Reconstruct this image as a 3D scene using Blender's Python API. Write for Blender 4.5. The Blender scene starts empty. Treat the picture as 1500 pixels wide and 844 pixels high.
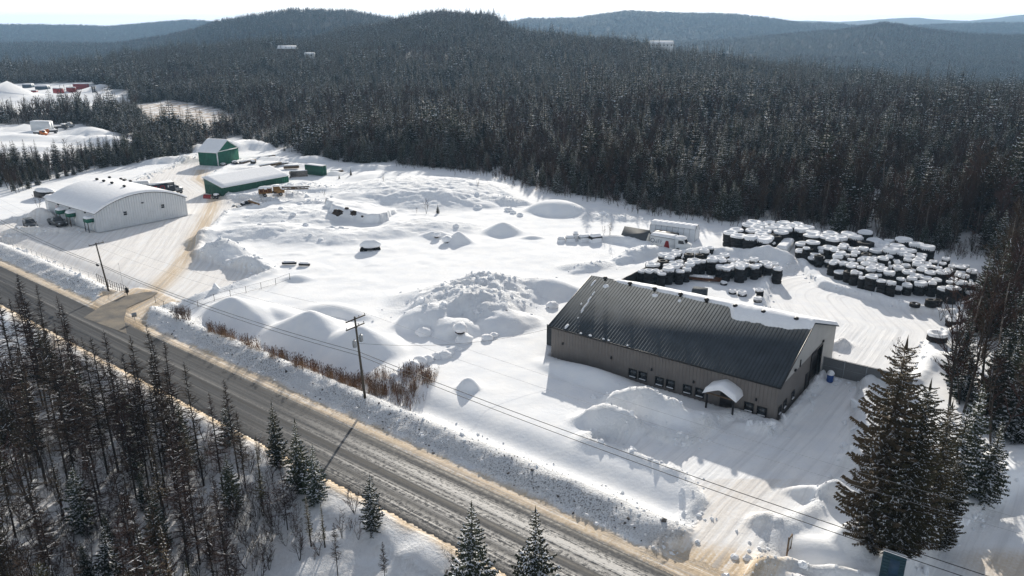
import bpy, math, random
import numpy as np
from mathutils import Vector, Matrix, Euler

SC = bpy.context.scene
COL = SC.collection
# ------------------------------------------------------------------ camera
F_PX, H_CAM, HZ, CX, CY = 1118.0, 45.0, 45.0, 750.0, 422.0
PITCH = math.atan((CY - HZ) / F_PX)
cam_d = bpy.data.cameras.new('camera')
cam_d.sensor_width = 36.0
cam_d.lens = F_PX / 1500.0 * 36.0
cam_d.clip_start = 0.5
cam_d.clip_end = 60000.0
cam = bpy.data.objects.new('camera', cam_d)
cam.location = (0, 0, H_CAM)
cam.rotation_euler = (math.pi / 2 - PITCH, 0, 0)
COL.objects.link(cam)
SC.camera = cam
# ------------------------------------------------------------------ light
SUN_AZ, SUN_EL = math.radians(6.0), math.radians(19.6)   # azimuth clockwise from +Y
sun_dir = Vector((math.sin(SUN_AZ) * math.cos(SUN_EL), math.cos(SUN_AZ) * math.cos(SUN_EL), math.sin(SUN_EL)))
sl = bpy.data.lights.new('sun', 'SUN')
sl.energy = 5.0
sl.angle = math.radians(0.55)
sl.color = (1.0, 0.93, 0.82)
so = bpy.data.objects.new('sun', sl)
so.rotation_euler = sun_dir.to_track_quat('Z', 'Y').to_euler()
COL.objects.link(so)
W = bpy.data.worlds.new('World')
SC.world = W
W.use_nodes = True
wn, wl = W.node_tree.nodes, W.node_tree.links
wn.clear()
sky = wn.new('ShaderNodeTexSky')
sky.sky_type = 'NISHITA'
sky.sun_disc = False
sky.sun_elevation = SUN_EL
sky.sun_rotation = SUN_AZ
sky.altitude = 300
sky.dust_density = 1.5
sky.air_density = 1.0
tc = wn.new('ShaderNodeTexCoord')
mp = wn.new('ShaderNodeMapping')
mp.inputs['Scale'].default_value = (1.2, 1.2, 14.0)
wl.new(tc.outputs['Generated'], mp.inputs['Vector'])
nz = wn.new('ShaderNodeTexNoise')
nz.inputs['Scale'].default_value = 3.0
nz.inputs['Detail'].default_value = 6.0
nz.inputs['Roughness'].default_value = 0.6
wl.new(mp.outputs['Vector'], nz.inputs['Vector'])
rp = wn.new('ShaderNodeMapRange')
rp.inputs['From Min'].default_value = 0.35
rp.inputs['From Max'].default_value = 0.62
rp.inputs['To Min'].default_value = 0.78
rp.inputs['To Max'].default_value = 0.95
wl.new(nz.outputs['Fac'], rp.inputs['Value'])
sep = wn.new('ShaderNodeSeparateXYZ')
wl.new(tc.outputs['Generated'], sep.inputs['Vector'])
hi = wn.new('ShaderNodeMapRange')      # cloud veil thins out towards the zenith
hi.inputs['From Min'].default_value = 0.04
hi.inputs['From Max'].default_value = 0.20
hi.inputs['To Min'].default_value = 1.05
hi.inputs['To Max'].default_value = 0.10
wl.new(sep.outputs['Z'], hi.inputs['Value'])
mm = wn.new('ShaderNodeMath'); mm.operation = 'MULTIPLY'
wl.new(rp.outputs['Result'], mm.inputs[0]); wl.new(hi.outputs['Result'], mm.inputs[1])
mx = wn.new('ShaderNodeMixRGB')
mx.inputs['Color2'].default_value = (26.0, 24.6, 22.8, 1)
wl.new(mm.outputs['Value'], mx.inputs['Fac'])
wl.new(sky.outputs['Color'], mx.inputs['Color1'])
bg = wn.new('ShaderNodeBackground')
bg.inputs['Strength'].default_value = 0.072
wl.new(mx.outputs['Color'], bg.inputs['Color'])
wo = wn.new('ShaderNodeOutputWorld')
wl.new(bg.outputs['Background'], wo.inputs['Surface'])
SC.view_settings.view_transform = 'Standard'
SC.view_settings.look = 'None'
SC.view_settings.exposure = 0.46
SC.view_settings.gamma = 1.0
SC.render.engine = 'CYCLES'
cy = SC.cycles
cy.max_bounces = 4
cy.diffuse_bounces = 3
cy.glossy_bounces = 2
cy.transmission_bounces = 2
cy.volume_bounces = 0
cy.caustics_reflective = False
cy.caustics_refractive = False
cy.use_denoising = True
try:
    cy.denoiser = 'OPENIMAGEDENOISE'
    cy.denoising_prefilter = 'ACCURATE'
except Exception:
    pass

# ------------------------------------------------------------------ helpers
def ray(x, y):
    a = (x - CX) / F_PX; b = (CY - y) / F_PX
    return np.array([a, math.cos(PITCH) + b * math.sin(PITCH), -math.sin(PITCH) + b * math.cos(PITCH)])
def G(x, y, z=0.0):
    """the real-world point at height z that a measured photograph position belongs to"""
    d = ray(x, y); t = (z - H_CAM) / d[2]
    return np.array([0, 0, H_CAM]) + d * t
def GA(x, y, z=0.0):
    a = (x - CX) / F_PX; b = (CY - y) / F_PX
    dy = math.cos(PITCH) + b * math.sin(PITCH); dz = -math.sin(PITCH) + b * math.cos(PITCH)
    t = (z - H_CAM) / dz
    return a * t, dy * t
def P(x, y, z):
    z = z - H_CAM
    zc = y * math.cos(PITCH) - z * math.sin(PITCH); u = y * math.sin(PITCH) + z * math.cos(PITCH)
    return CX + F_PX * x / zc, CY - F_PX * u / zc, zc
def sstep(a, b, v):
    t = np.clip((v - a) / (b - a), 0, 1)
    return t * t * (3 - 2 * t)
_R = np.random.RandomState(7).rand(256, 256)
def vnoise(x, y):
    x = np.asarray(x, float); y = np.asarray(y, float)
    xi = np.floor(x).astype(int); yi = np.floor(y).astype(int)
    fx = x - xi; fy = y - yi
    fx = fx * fx * (3 - 2 * fx); fy = fy * fy * (3 - 2 * fy)
    a = _R[xi & 255, yi & 255]; b = _R[(xi + 1) & 255, yi & 255]
    c = _R[xi & 255, (yi + 1) & 255]; d = _R[(xi + 1) & 255, (yi + 1) & 255]
    return (a * (1 - fx) + b * fx) * (1 - fy) + (c * (1 - fx) + d * fx) * fy
def fbm(x, y, s, o=4, g=0.5):
    r = 0; a = 1; t = 0
    for i in range(o):
        r = r + a * vnoise(x / s + 17.3 * i, y / s - 9.1 * i); t += a
        a *= g; s *= 0.5
    return r / t - 0.5
def inpoly(px, py, poly):
    px = np.asarray(px, float); py = np.asarray(py, float)
    r = np.zeros(px.shape, bool)
    n = len(poly)
    for i in range(n):
        x1, y1 = poly[i]; x2, y2 = poly[(i + 1) % n]
        if y1 == y2: continue
        c = ((y1 > py) != (y2 > py)) & (px < (x2 - x1) * (py - y1) / (y2 - y1) + x1)
        r ^= c
    return r
def sdist(x, y, pl, closed=False):
    """distance to a polyline, and the run along it"""
    x = np.asarray(x, float); y = np.asarray(y, float)
    best = np.full(x.shape, 1e9); run = np.zeros(x.shape); side = np.zeros(x.shape)
    acc = 0
    pts = list(pl) + ([pl[0]] if closed else [])
    for (x1, y1), (x2, y2) in zip(pts[:-1], pts[1:]):
        dx, dy = x2 - x1, y2 - y1; L2 = dx * dx + dy * dy; L = math.sqrt(L2)
        t = np.clip(((x - x1) * dx + (y - y1) * dy) / L2, 0, 1)
        d = np.hypot(x - x1 - t * dx, y - y1 - t * dy)
        m = d < best
        best = np.where(m, d, best); run = np.where(m, acc + t * L, run)
        side = np.where(m, np.sign(dx * (y - y1) - dy * (x - x1)), side)
        acc += L
    return best, run, side
def gp(*pts, z=0.0):
    return [tuple(G(a, b, z)[:2]) for a, b in pts]

# ---- materials
MATS = {}
def mat(name, col, rough=0.6, metal=0.0, noise=0.0, nscale=4.0, bump=0.0, bscale=8.0, col2=None, spec=0.3, snow=0.0, coord='Object', stretch=None, vary=0.0):
    m = bpy.data.materials.new(name); m.use_nodes = True
    n, l = m.node_tree.nodes, m.node_tree.links
    b = n['Principled BSDF']
    b.inputs['Roughness'].default_value = rough
    b.inputs['Metallic'].default_value = metal
    b.inputs['Specular IOR Level'].default_value = spec
    b.inputs['Base Color'].default_value = (*col, 1)
    t = n.new('ShaderNodeTexCoord')
    vec = t.outputs[coord]
    if stretch:
        k = n.new('ShaderNodeMapping'); k.inputs['Scale'].default_value = stretch
        l.new(vec, k.inputs['Vector']); vec = k.outputs['Vector']
    if noise > 0 or col2:
        a = n.new('ShaderNodeTexNoise'); a.inputs['Scale'].default_value = nscale; a.inputs['Detail'].default_value = 5
        l.new(vec, a.inputs['Vector'])
        r = n.new('ShaderNodeMapRange'); r.inputs['From Min'].default_value = .33; r.inputs['From Max'].default_value = .67
        l.new(a.outputs['Fac'], r.inputs['Value'])
        x = n.new('ShaderNodeMixRGB')
        c2 = col2 if col2 else tuple(c * (1 - noise) for c in col)
        x.inputs['Color1'].default_value = (*col, 1); x.inputs['Color2'].default_value = (*c2, 1)
        l.new(r.outputs['Result'], x.inputs['Fac']); l.new(x.outputs['Color'], b.inputs['Base Color'])
    if vary:
        src = b.inputs['Base Color'].links[0].from_socket if b.inputs['Base Color'].links else None
        oi = n.new('ShaderNodeObjectInfo'); hv = n.new('ShaderNodeHueSaturation')
        vr = n.new('ShaderNodeMapRange'); vr.inputs['To Min'].default_value = 1 - vary; vr.inputs['To Max'].default_value = 1 + vary
        l.new(oi.outputs['Random'], vr.inputs['Value']); l.new(vr.outputs['Result'], hv.inputs['Value'])
        hr = n.new('ShaderNodeMath'); hr.operation = 'MULTIPLY_ADD'; hr.inputs[1].default_value = 37.0; hr.inputs[2].default_value = 0.0
        fr = n.new('ShaderNodeMath'); fr.operation = 'FRACT'; l.new(oi.outputs['Random'], hr.inputs[0]); l.new(hr.outputs[0], fr.inputs[0])
        h2 = n.new('ShaderNodeMapRange'); h2.inputs['To Min'].default_value = .455; h2.inputs['To Max'].default_value = .52; l.new(fr.outputs[0], h2.inputs['Value']); l.new(h2.outputs['Result'], hv.inputs['Hue'])
        if src: l.new(src, hv.inputs['Color'])
        else: hv.inputs['Color'].default_value = (*col, 1)
        l.new(hv.outputs['Color'], b.inputs['Base Color'])
    if bump > 0:
        a2 = n.new('ShaderNodeTexNoise'); a2.inputs['Scale'].default_value = bscale; a2.inputs['Detail'].default_value = 4
        l.new(vec, a2.inputs['Vector'])
        bp = n.new('ShaderNodeBump'); bp.inputs['Strength'].default_value = 1.0; bp.inputs['Distance'].default_value = bump
        l.new(a2.outputs['Fac'], bp.inputs['Height']); l.new(bp.outputs['Normal'], b.inputs['Normal'])
    MATS[name] = m
    return m

class MB:
    """collects faces and links them as ONE mesh object"""
    def __init__(s): s.v = []; s.f = []; s.m = []; s.n = 0
    def add(s, vs, fs, mi=0):
        vs = np.asarray(vs, float).reshape(-1, 3)
        s.v.append(vs)
        for f in fs: s.f.append([i + s.n for i in f]); s.m.append(mi)
        s.n += len(vs)
    def box(s, c, d, mi=0, rz=0.0, rx=0.0, ry=0.0, taper=1.0):
        x, y, z = d[0] / 2, d[1] / 2, d[2] / 2
        t = taper
        v = np.array([(-x, -y, -z), (x, -y, -z), (x, y, -z), (-x, y, -z), (-x * t, -y * t, z), (x * t, -y * t, z), (x * t, y * t, z), (-x * t, y * t, z)])
        if rz or rx or ry:
            M = np.array(Euler((rx, ry, rz)).to_matrix()); v = v @ M.T
        v = v + np.array(c)
        s.add(v, [(0, 3, 2, 1), (4, 5, 6, 7), (0, 1, 5, 4), (1, 2, 6, 5), (2, 3, 7, 6), (3, 0, 4, 7)], mi)
        return s
    def tube(s, a, b, r0, r1=None, n=8, mi=0, cap=True):
        a = np.array(a, float); b = np.array(b, float); r1 = r0 if r1 is None else r1
        d = b - a; L = np.linalg.norm(d)
        if L < 1e-6: return s
        d = d / L
        u = np.cross(d, (0, 0, 1.0) if abs(d[2]) < .9 else (1.0, 0, 0)); u /= np.linalg.norm(u); w = np.cross(d, u)
        an = np.arange(n) * 2 * math.pi / n
        ring = np.outer(np.cos(an), u) + np.outer(np.sin(an), w)
        v = np.vstack([a + ring * r0, b + ring * r1])
        fs = [(i, (i + 1) % n, n + (i + 1) % n, n + i) for i in range(n)]
        if cap: fs += [tuple(range(n))[::-1], tuple(range(n, 2 * n))]
        s.add(v, fs, mi); return s
    def prism(s, poly, y0, y1, mi=0, axis='y'):
        """poly: (a,b) outline extruded along an axis; axis y: (x,z), axis x: (y,z), axis z: (x,y)"""
        n = len(poly)
        def q(p, t):
            return (p[0], t, p[1]) if axis == 'y' else ((t, p[0], p[1]) if axis == 'x' else (p[0], p[1], t))
        v = [q(p, y0) for p in poly] + [q(p, y1) for p in poly]
        fs = [(i, (i + 1) % n, n + (i + 1) % n, n + i) for i in range(n)] + [tuple(range(n))[::-1], tuple(range(n, 2 * n))]
        s.add(v, fs, mi); return s
    def grid(s, X, Y, Z, mi=0):
        nu, nv = X.shape
        v = np.stack([X, Y, Z], -1).reshape(-1, 3)
        fs = [(i * nv + j, (i + 1) * nv + j, (i + 1) * nv + j + 1, i * nv + j + 1) for i in range(nu - 1) for j in range(nv - 1)]
        s.add(v, fs, mi); return s
    def revolve(s, prof, n=20, c=(0, 0, 0), mi=0, close=False, M=None):
        """prof: (r,z) points turned about z"""
        an = np.arange(n) * 2 * math.pi / n; k = len(prof)
        v = np.array([(r * math.cos(a), r * math.sin(a), z) for (r, z) in prof for a in an])
        if M is not None: v = v @ np.array(M).T
        v = v + np.array(c)
        kk = k if close else k - 1
        fs = [(i * n + j, i * n + (j + 1) % n, ((i + 1) % k) * n + (j + 1) % n, ((i + 1) % k) * n + j) for i in range(kk) for j in range(n)]
        s.add(v, fs, mi); return s
    def mesh(s, name, mats, smooth=False):
        me = bpy.data.meshes.new(name)
        v = np.vstack(s.v) if s.v else np.zeros((0, 3))
        me.vertices.add(len(v)); me.vertices.foreach_set('co', v.ravel())
        lens = np.array([len(f) for f in s.f]); tot = int(lens.sum())
        me.loops.add(tot); me.polygons.add(len(s.f))
        me.loops.foreach_set('vertex_index', np.concatenate([np.array(f) for f in s.f]).astype(np.int32))
        me.polygons.foreach_set('loop_start', np.concatenate([[0], np.cumsum(lens)[:-1]]).astype(np.int32))
        me.polygons.foreach_set('loop_total', lens.astype(np.int32))
        me.polygons.foreach_set('material_index', np.array(s.m, np.int32))
        if smooth: me.polygons.foreach_set('use_smooth', np.ones(len(s.f), bool))
        me.update(calc_edges=True); me.validate()
        for m in (mats if isinstance(mats, (list, tuple)) else [mats]): me.materials.append(m)
        return me
    def build(s, name, mats, parent=None, smooth=False, loc=(0, 0, 0), rz=0.0):
        return link(name, s.mesh(name, mats, smooth), parent, loc, rz)

def link(name, me, parent=None, loc=(0, 0, 0), rz=0.0):
    o = bpy.data.objects.new(name, me); COL.objects.link(o)
    o.location = loc; o.rotation_euler = (0, 0, rz)
    if parent is not None: o.parent = parent
    return o
def tag(o, label=None, cat=None, group=None, kind=None):
    if label: o['label'] = label
    if cat: o['category'] = cat
    if group: o['group'] = group
    if kind: o['kind'] = kind
    return o
def thing(name, label, cat, loc=(0, 0, 0), rz=0.0, group=None):
    o = bpy.data.objects.new(name, None); COL.objects.link(o)
    o.empty_display_size = 0.3
    o.location = loc; o.rotation_euler = (0, 0, rz)
    return tag(o, label, cat, group)
def copy_tree(o, parent=None):
    c = o.copy(); COL.objects.link(c)
    if parent is not None: c.parent = parent
    for ch in KIDS.get(o.name, [k for k in o.children]): copy_tree(ch, c)
    return c
KIDS = {}
ORD = ['first', 'second', 'third', 'fourth', 'fifth', 'sixth', 'seventh', 'eighth', 'ninth', 'tenth', 'eleventh', 'twelfth', 'thirteenth', 'fourteenth', 'fifteenth', 'sixteenth', 'seventeenth', 'eighteenth', 'nineteenth', 'twentieth']
def place_names(pts, rows, cols):
    """for each of a set of look-alikes: where it stands among them, as words (row, part of the row, turn from the left)"""
    n = len(pts); out = [''] * n
    if n == 1: return ['']
    while n <= 5 * len(rows) and len(rows) > 1: rows = [rows[0], rows[-1]] if len(rows) > 2 else rows[:1]
    if n / len(rows) < 9: cols = ['']
    py = np.array([p[1] for p in pts]); px = np.array([p[0] for p in pts])
    byy = np.array_split(np.argsort(py, kind='stable'), len(rows))
    for r, ids in zip(rows, byy):
        ids = ids[np.argsort(px[ids], kind='stable')]
        for c, sub in zip(cols, np.array_split(ids, len(cols))):
            for k, i in enumerate(sub):
                w = ', ' + (ORD[k] if k < len(ORD) else 'last') + ' from left'
                if len(rows) > 1: w += ' in ' + r.replace('the ', '')
                if c: w += ', ' + c
                out[i] = w
    return out
def quad_mesh(X, Y, Z, mats, name, smooth=True, attrs=None):
    nu, nv = X.shape
    me = bpy.data.meshes.new(name)
    v = np.stack([X, Y, Z], -1).reshape(-1, 3).astype(np.float32)
    i, j = np.meshgrid(np.arange(nu - 1), np.arange(nv - 1), indexing='ij')
    a = (i * nv + j).ravel()
    q = np.stack([a, a + nv, a + nv + 1, a + 1], -1).astype(np.int32)
    me.vertices.add(len(v)); me.vertices.foreach_set('co', v.ravel())
    me.loops.add(q.size); me.polygons.add(len(q))
    me.loops.foreach_set('vertex_index', q.ravel())
    me.polygons.foreach_set('loop_start', np.arange(len(q), dtype=np.int32) * 4)
    me.polygons.foreach_set('loop_total', np.full(len(q), 4, np.int32))
    if smooth: me.polygons.foreach_set('use_smooth', np.ones(len(q), bool))
    me.update(calc_edges=True)
    for k, val in (attrs or {}).items():
        val = np.asarray(val, np.float32)
        if val.ndim == 2 and val.shape[-1] == 3 and val.shape[0] == len(v):
            at = me.attributes.new(k, 'FLOAT_VECTOR', 'POINT'); at.data.foreach_set('vector', val.ravel())
        else:
            at = me.attributes.new(k, 'FLOAT', 'POINT'); at.data.foreach_set('value', val.ravel())
    for m in mats: me.materials.append(m)
    return me
# ================================================================== the lie of the land
RN = np.array([0.618, 0.786]); RU = np.array([0.786, -0.618])     # across and along the highway
RV0 = 51.9
def road_uv(x, y):
    return RU[0] * x + RU[1] * y, RN[0] * x + RN[1] * y - RV0
OPEN_MAIN = gp((-260, 335), (-60, 312), (20, 288), (70, 268), (120, 256), (200, 243), (262, 232), (300, 219), (322, 208), (346, 203), (382, 213), (425, 226), (470, 238),
    (525, 242), (560, 240), (620, 247), (690, 253), (742, 262), (790, 280), (850, 291), (900, 297), (962, 315), (1022, 322), (1062, 328), (1105, 325),
    (1150, 329), (1205, 340), (1285, 352), (1352, 368), (1402, 378), (1442, 372), (1462, 384), (1440, 440), (1422, 480), (1395, 530), (1378, 600),
    (1395, 690), (1450, 700), (1600, 640), (1900, 640), (1900, 1500), (-260, 1500))
OPEN_LOT = gp((-120, 186), (60, 184), (110, 184), (200, 207), (205, 216), (150, 232), (60, 248), (-120, 258))
OPEN_PIT = gp((-120, 118), (60, 124), (130, 124), (190, 144), (195, 160), (160, 170), (60, 168), (-120, 172))
OPEN_MARSH = gp((195, 157), (250, 151), (330, 165), (345, 180), (300, 200), (225, 192))
# plowed ground
PLOW_LEFT = gp((-260, 420), (-200, 360), (40, 322), (130, 300), (210, 262), (300, 228), (350, 236), (300, 262), (335, 292), (402, 300), (330, 312), (292, 350),
               (282, 372), (330, 392), (392, 402), (330, 425), (262, 446), (226, 432), (185, 452), (150, 428), (60, 378), (0, 356))
ENTR_LEFT = gp((110, 470), (150, 432), (200, 420), (228, 426), (262, 440), (222, 452), (205, 500))
PLOW_MAIN = gp((938, 640), (1010, 655), (1060, 618), (1085, 615), (1130, 640), (1205, 560), (1262, 552), (1250, 600), (1245, 640), (1238, 700), (1180, 745), (1120, 780),
               (1100, 850), (960, 900), (975, 800), (1005, 795), (1036, 735), (1010, 700), (900, 655), (870, 650))
PLOW_BACK = gp((1140, 470), (1120, 452), (1128, 415), (1165, 385), (1200, 420), (1280, 440), (1340, 458), (1400, 465), (1410, 475), (1360, 500), (1345, 540), (1330, 560), (1205, 560), (1215, 500))
LANE_RIGHT = gp((1240, 900), (1330, 835), (1420, 770), (1480, 720), (1600, 700), (1800, 900))
TRACK = gp((60, 520), (150, 470), (205, 440), (235, 418), (262, 390), (285, 355), (300, 325), (312, 300), (318, 280), (290, 262), (300, 240))
TRACK2 = gp((940, 880), (1010, 800), (1060, 740), (1110, 690), (1160, 640), (1200, 595), (1230, 560), (1260, 520), (1290, 480), (1250, 440))
YARD = gp((268, 470), (300, 500), (420, 545), (520, 530), (590, 560), (640, 600), (780, 690), (900, 770), (985, 796), (1036, 730), (1000, 640), (880, 640), (800, 560), (800, 470), (880, 400), (900, 320), (780, 285), (600, 255), (420, 240), (330, 300), (400, 400))

def mound(cx, cy, rx, ry, rot, h, k=2.0, lump=0.0, z=0.0, edge=None):
    g = G(cx, cy, z)
    return dict(x=g[0], y=g[1], rx=rx, ry=ry, c=math.cos(math.radians(rot)), s=math.sin(math.radians(rot)), h=h, k=k, lump=lump)
MOUNDS = [
    # rock hill under deep snow, with its broken face towards the yard
    mound(612, 287, 27, 22, -12, 3.9, 2.4, .6), mound(540, 298, 10, 8, 0, 1.0, 2.4, .3), mound(590, 262, 20, 12, 0, 1.3, 2), mound(700, 280, 12, 12, 0, 1.6, 2, .6),
    mound(430, 320, 16, 12, 10, 1.6, 2, .7), mound(380, 345, 14, 8, 10, 1.7, 2, .7), mound(470, 350, 15, 8, 0, 1.3, 2, .6), mound(620, 335, 15, 9, 0, 1.2, 2, .6), mound(560, 345, 9, 6, 0, 1.0, 2, .4),
    mound(395, 292, 12, 8, 20, 1.3, 2, .9), mound(440, 280, 12, 7, 0, 1.3, 2, .9),
    # big drifted mound in the middle of the yard
    mound(690, 455, 11.5, 10, 20, 3.3, 2.0, 1.2), mound(712, 432, 9, 6, 10, 2.9, 2, 1.1), mound(742, 440, 7, 5, 0, 1.6, 2, .7), mound(700, 465, 6, 5, 30, 1.5, 2, .8), mound(800, 430, 7, 5, -20, 2.4, 2, .3), mound(645, 438, 9, 7, 20, 1.6, 2, .3), mound(625, 478, 5, 4, 20, 2.4, 2.6, .4), mound(665, 490, 4, 3, 0, 1.6, 3, .4),
    mound(740, 480, 6, 4, 20, 1.6, 2.4, .5), mound(850, 395, 5, 3, 0, .8, 2, .1),
    # three drifted gravel cones behind the reeds
    mound(342, 468, 8.6, 6.0, -25, 3.5, 1.35, .05), mound(458, 493, 8.8, 6.4, -25, 3.7, 1.35, .05), mound(530, 515, 7.6, 6.2, -25, 3.5, 1.35, .05), mound(400, 462, 7, 3, -30, 1.0, 2, .05), mound(500, 462, 7, 3, -30, 1.2, 2, .05),
    # small cones
    mound(672, 358, 3.6, 3.6, 0, 2.3, 1.3), mound(737, 343, 5.2, 4.6, 0, 2.4, 1.6), mound(815, 312, 8.5, 6.0, -15, 2.8, 2.4, .1), mound(437, 413, 3.0, 2.4, 0, .8, 2),
    mound(780, 352, 3, 1.5, 0, .6, 2), mound(686, 574, 1.5, 1.5, 0, 1.5, 2.2, .3), mound(905, 357, 10, 2.4, -30, 1.3, 2, .8), mound(935, 378, 8, 3, 40, 1.7, 2.2, .9), mound(870, 395, 7, 2.2, 40, .8, 2, .9),
    # spoil pile by the tyres
    mound(1122, 384, 6.5, 4.0, -20, 2.9, 1.45, .6), mound(1150, 388, 5, 3.4, -20, 1.2, 1.6, .5), mound(1040, 374, 9, 3, 0, 1.3, 2, .8), mound(1085, 378, 6, 3, 0, 1.3, 2, .8), mound(1245, 395, 7, 3, -30, 1.2, 2, .4),
    # piles against the dark building
    mound(944, 610, 7.4, 3.2, -36, 3.7, 1.42, 1.0), mound(893, 628, 4.6, 2.6, -30, 1.9, 2, .8), mound(985, 618, 5, 1.9, -36, 1.4, 1.8, .8), mound(893, 625, 3.8, 2.0, -30, 1.6, 1.6, 1.), mound(1002, 616, 5.5, 1.8, -37, 1.0, 1.7, .4), mound(865, 558, 9.5, 2.8, -37, 1.2, 2, .2), mound(1103, 628, 3.0, 1.0, -37, .6, 2, .3),
    mound(1172, 603, 5.6, .8, 50, .7, 2, .4), mound(1232, 506, 2.2, 1.3, 40, 1.2, 2.0, .8), mound(1030, 620, 1.6, .9, -40, .5, 2, .3),
    # berms of the left yard
    mound(330, 375, 6.6, 4.2, -30, 2.9, 2.0, 1.0), mound(368, 392, 5.5, 3.0, -30, 1.8, 2, 1.0), mound(300, 352, 4, 6, 0, 1.6, 2, .7), mound(35, 343, 11, 1.8, 12, 1.8, 2, 1.), mound(62, 322, 4.5, 3.5, 0, 3.2, 1.6, .6), mound(-30, 350, 12, 2, 10, 1.4, 2, .9),
    mound(335, 222, 9, 6, 0, 3.4, 2.4, 1.), mound(365, 218, 12, 6, -20, 3.0, 2.4, 1.), mound(262, 237, 16, 3, 25, 1.7, 2, 1.), mound(455, 238, 8, 4, 0, 2.0, 2, .8), mound(245, 240, 12, 2.4, 25, 1.6, 2, 1.), mound(298, 222, 12, 3, 30, 2.4, 2, 1.),
    mound(490, 258, 4.0, 2, 0, 1.2, 2, .3), mound(540, 250, 10, 4, 0, 1.5, 2, .6), mound(395, 235, 16, 3, -20, .9, 2, .8), mound(420, 244, 18, 3, -20, .9, 2, .8), mound(375, 250, 12, 2.5, -10, .7, 2, .8),
    mound(452, 273, 4.5, 2.2, 0, .9, 2, .4), mound(420, 290, 7, 3, 0, .9, 2, .9), mound(450, 300, 6, 3, 0, .8, 2, .9), mound(650, 300, 8, 4, 0, 1.2, 2, .5), mound(745, 300, 7, 4, -20, 1.2, 2.5, .9), mound(890, 322, 10, 4, -20, .9, 2, 1.), mound(640, 350, 4, 2, -10, 1.0, 2.2, .3), mound(700, 305, 6, 3, -10, .9, 2, .4),
    # near right piles by the entrance
    mound(1212, 732, 4.2, 1.3, -24, 1.3, 2.4, .1), mound(1195, 808, 3.4, 1.8, -20, .5, 2.4, .1), mound(1122, 765, 2.0, 1.4, 0, 1.0, 2, .7), mound(1200, 840, 5.0, 1.0, -8, 1.2, 2.2, 1.3), mound(1130, 842, 2.6, .9, 10, .9, 2, 1.3),
    mound(1250, 800, 2.2, 2.0, 0, 1.8, 2, .8), mound(1262, 690, 4, 1.6, -60, 1.3, 2, .8), mound(1375, 760, 6, 1.8, 48, 2.0, 2, 1.1), mound(1330, 815, 5, 2, 48, 1.3, 2, .9), mound(1480, 690, 9, 3, 30, 1.2, 2, .4), mound(1385, 540, 5, 3, 60, 1.2, 2, .5),
    # far clearings
    mound(8, 146, 24, 20, 0, 13, 1.4, .2), mound(60, 150, 30, 14, 0, 4, 2, .6), mound(80, 138, 8, 7, 0, 5, 1.5), mound(92, 137, 8, 7, 0, 5.5, 1.5), mound(140, 136, 12, 9, 0, 7.5, 1.4, .2), mound(160, 150, 26, 12, -30, 4.5, 1.8, .6), mound(105, 150, 20, 9, 0, 4, 2.5, .2), mound(172, 142, 16, 10, -20, 4, 2, .5),
    mound(20, 205, 22, 6, 0, 2.2, 2, 1.), mound(130, 200, 16, 7, -20, 4, 2, .7), mound(110, 208, 16, 4, -30, 2.5, 2, .8), mound(40, 192, 6, 4, 0, 3.0, 2, .4), mound(160, 212, 18, 6, -25, 3.5, 2, .6), mound(30, 222, 30, 5, 5, 1.5, 2, 1.),
]
BLD = [  # footprints that stay flat: (origin, angle, x0, x1, y0, y1)
    ((5.66, 101.6), math.radians(-37), -.5, 33.0, -.3, 24.6),
    ((-97.6, 174.8), math.radians(52.4), -.5, 23.3, -1.5, 27),
]
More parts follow.
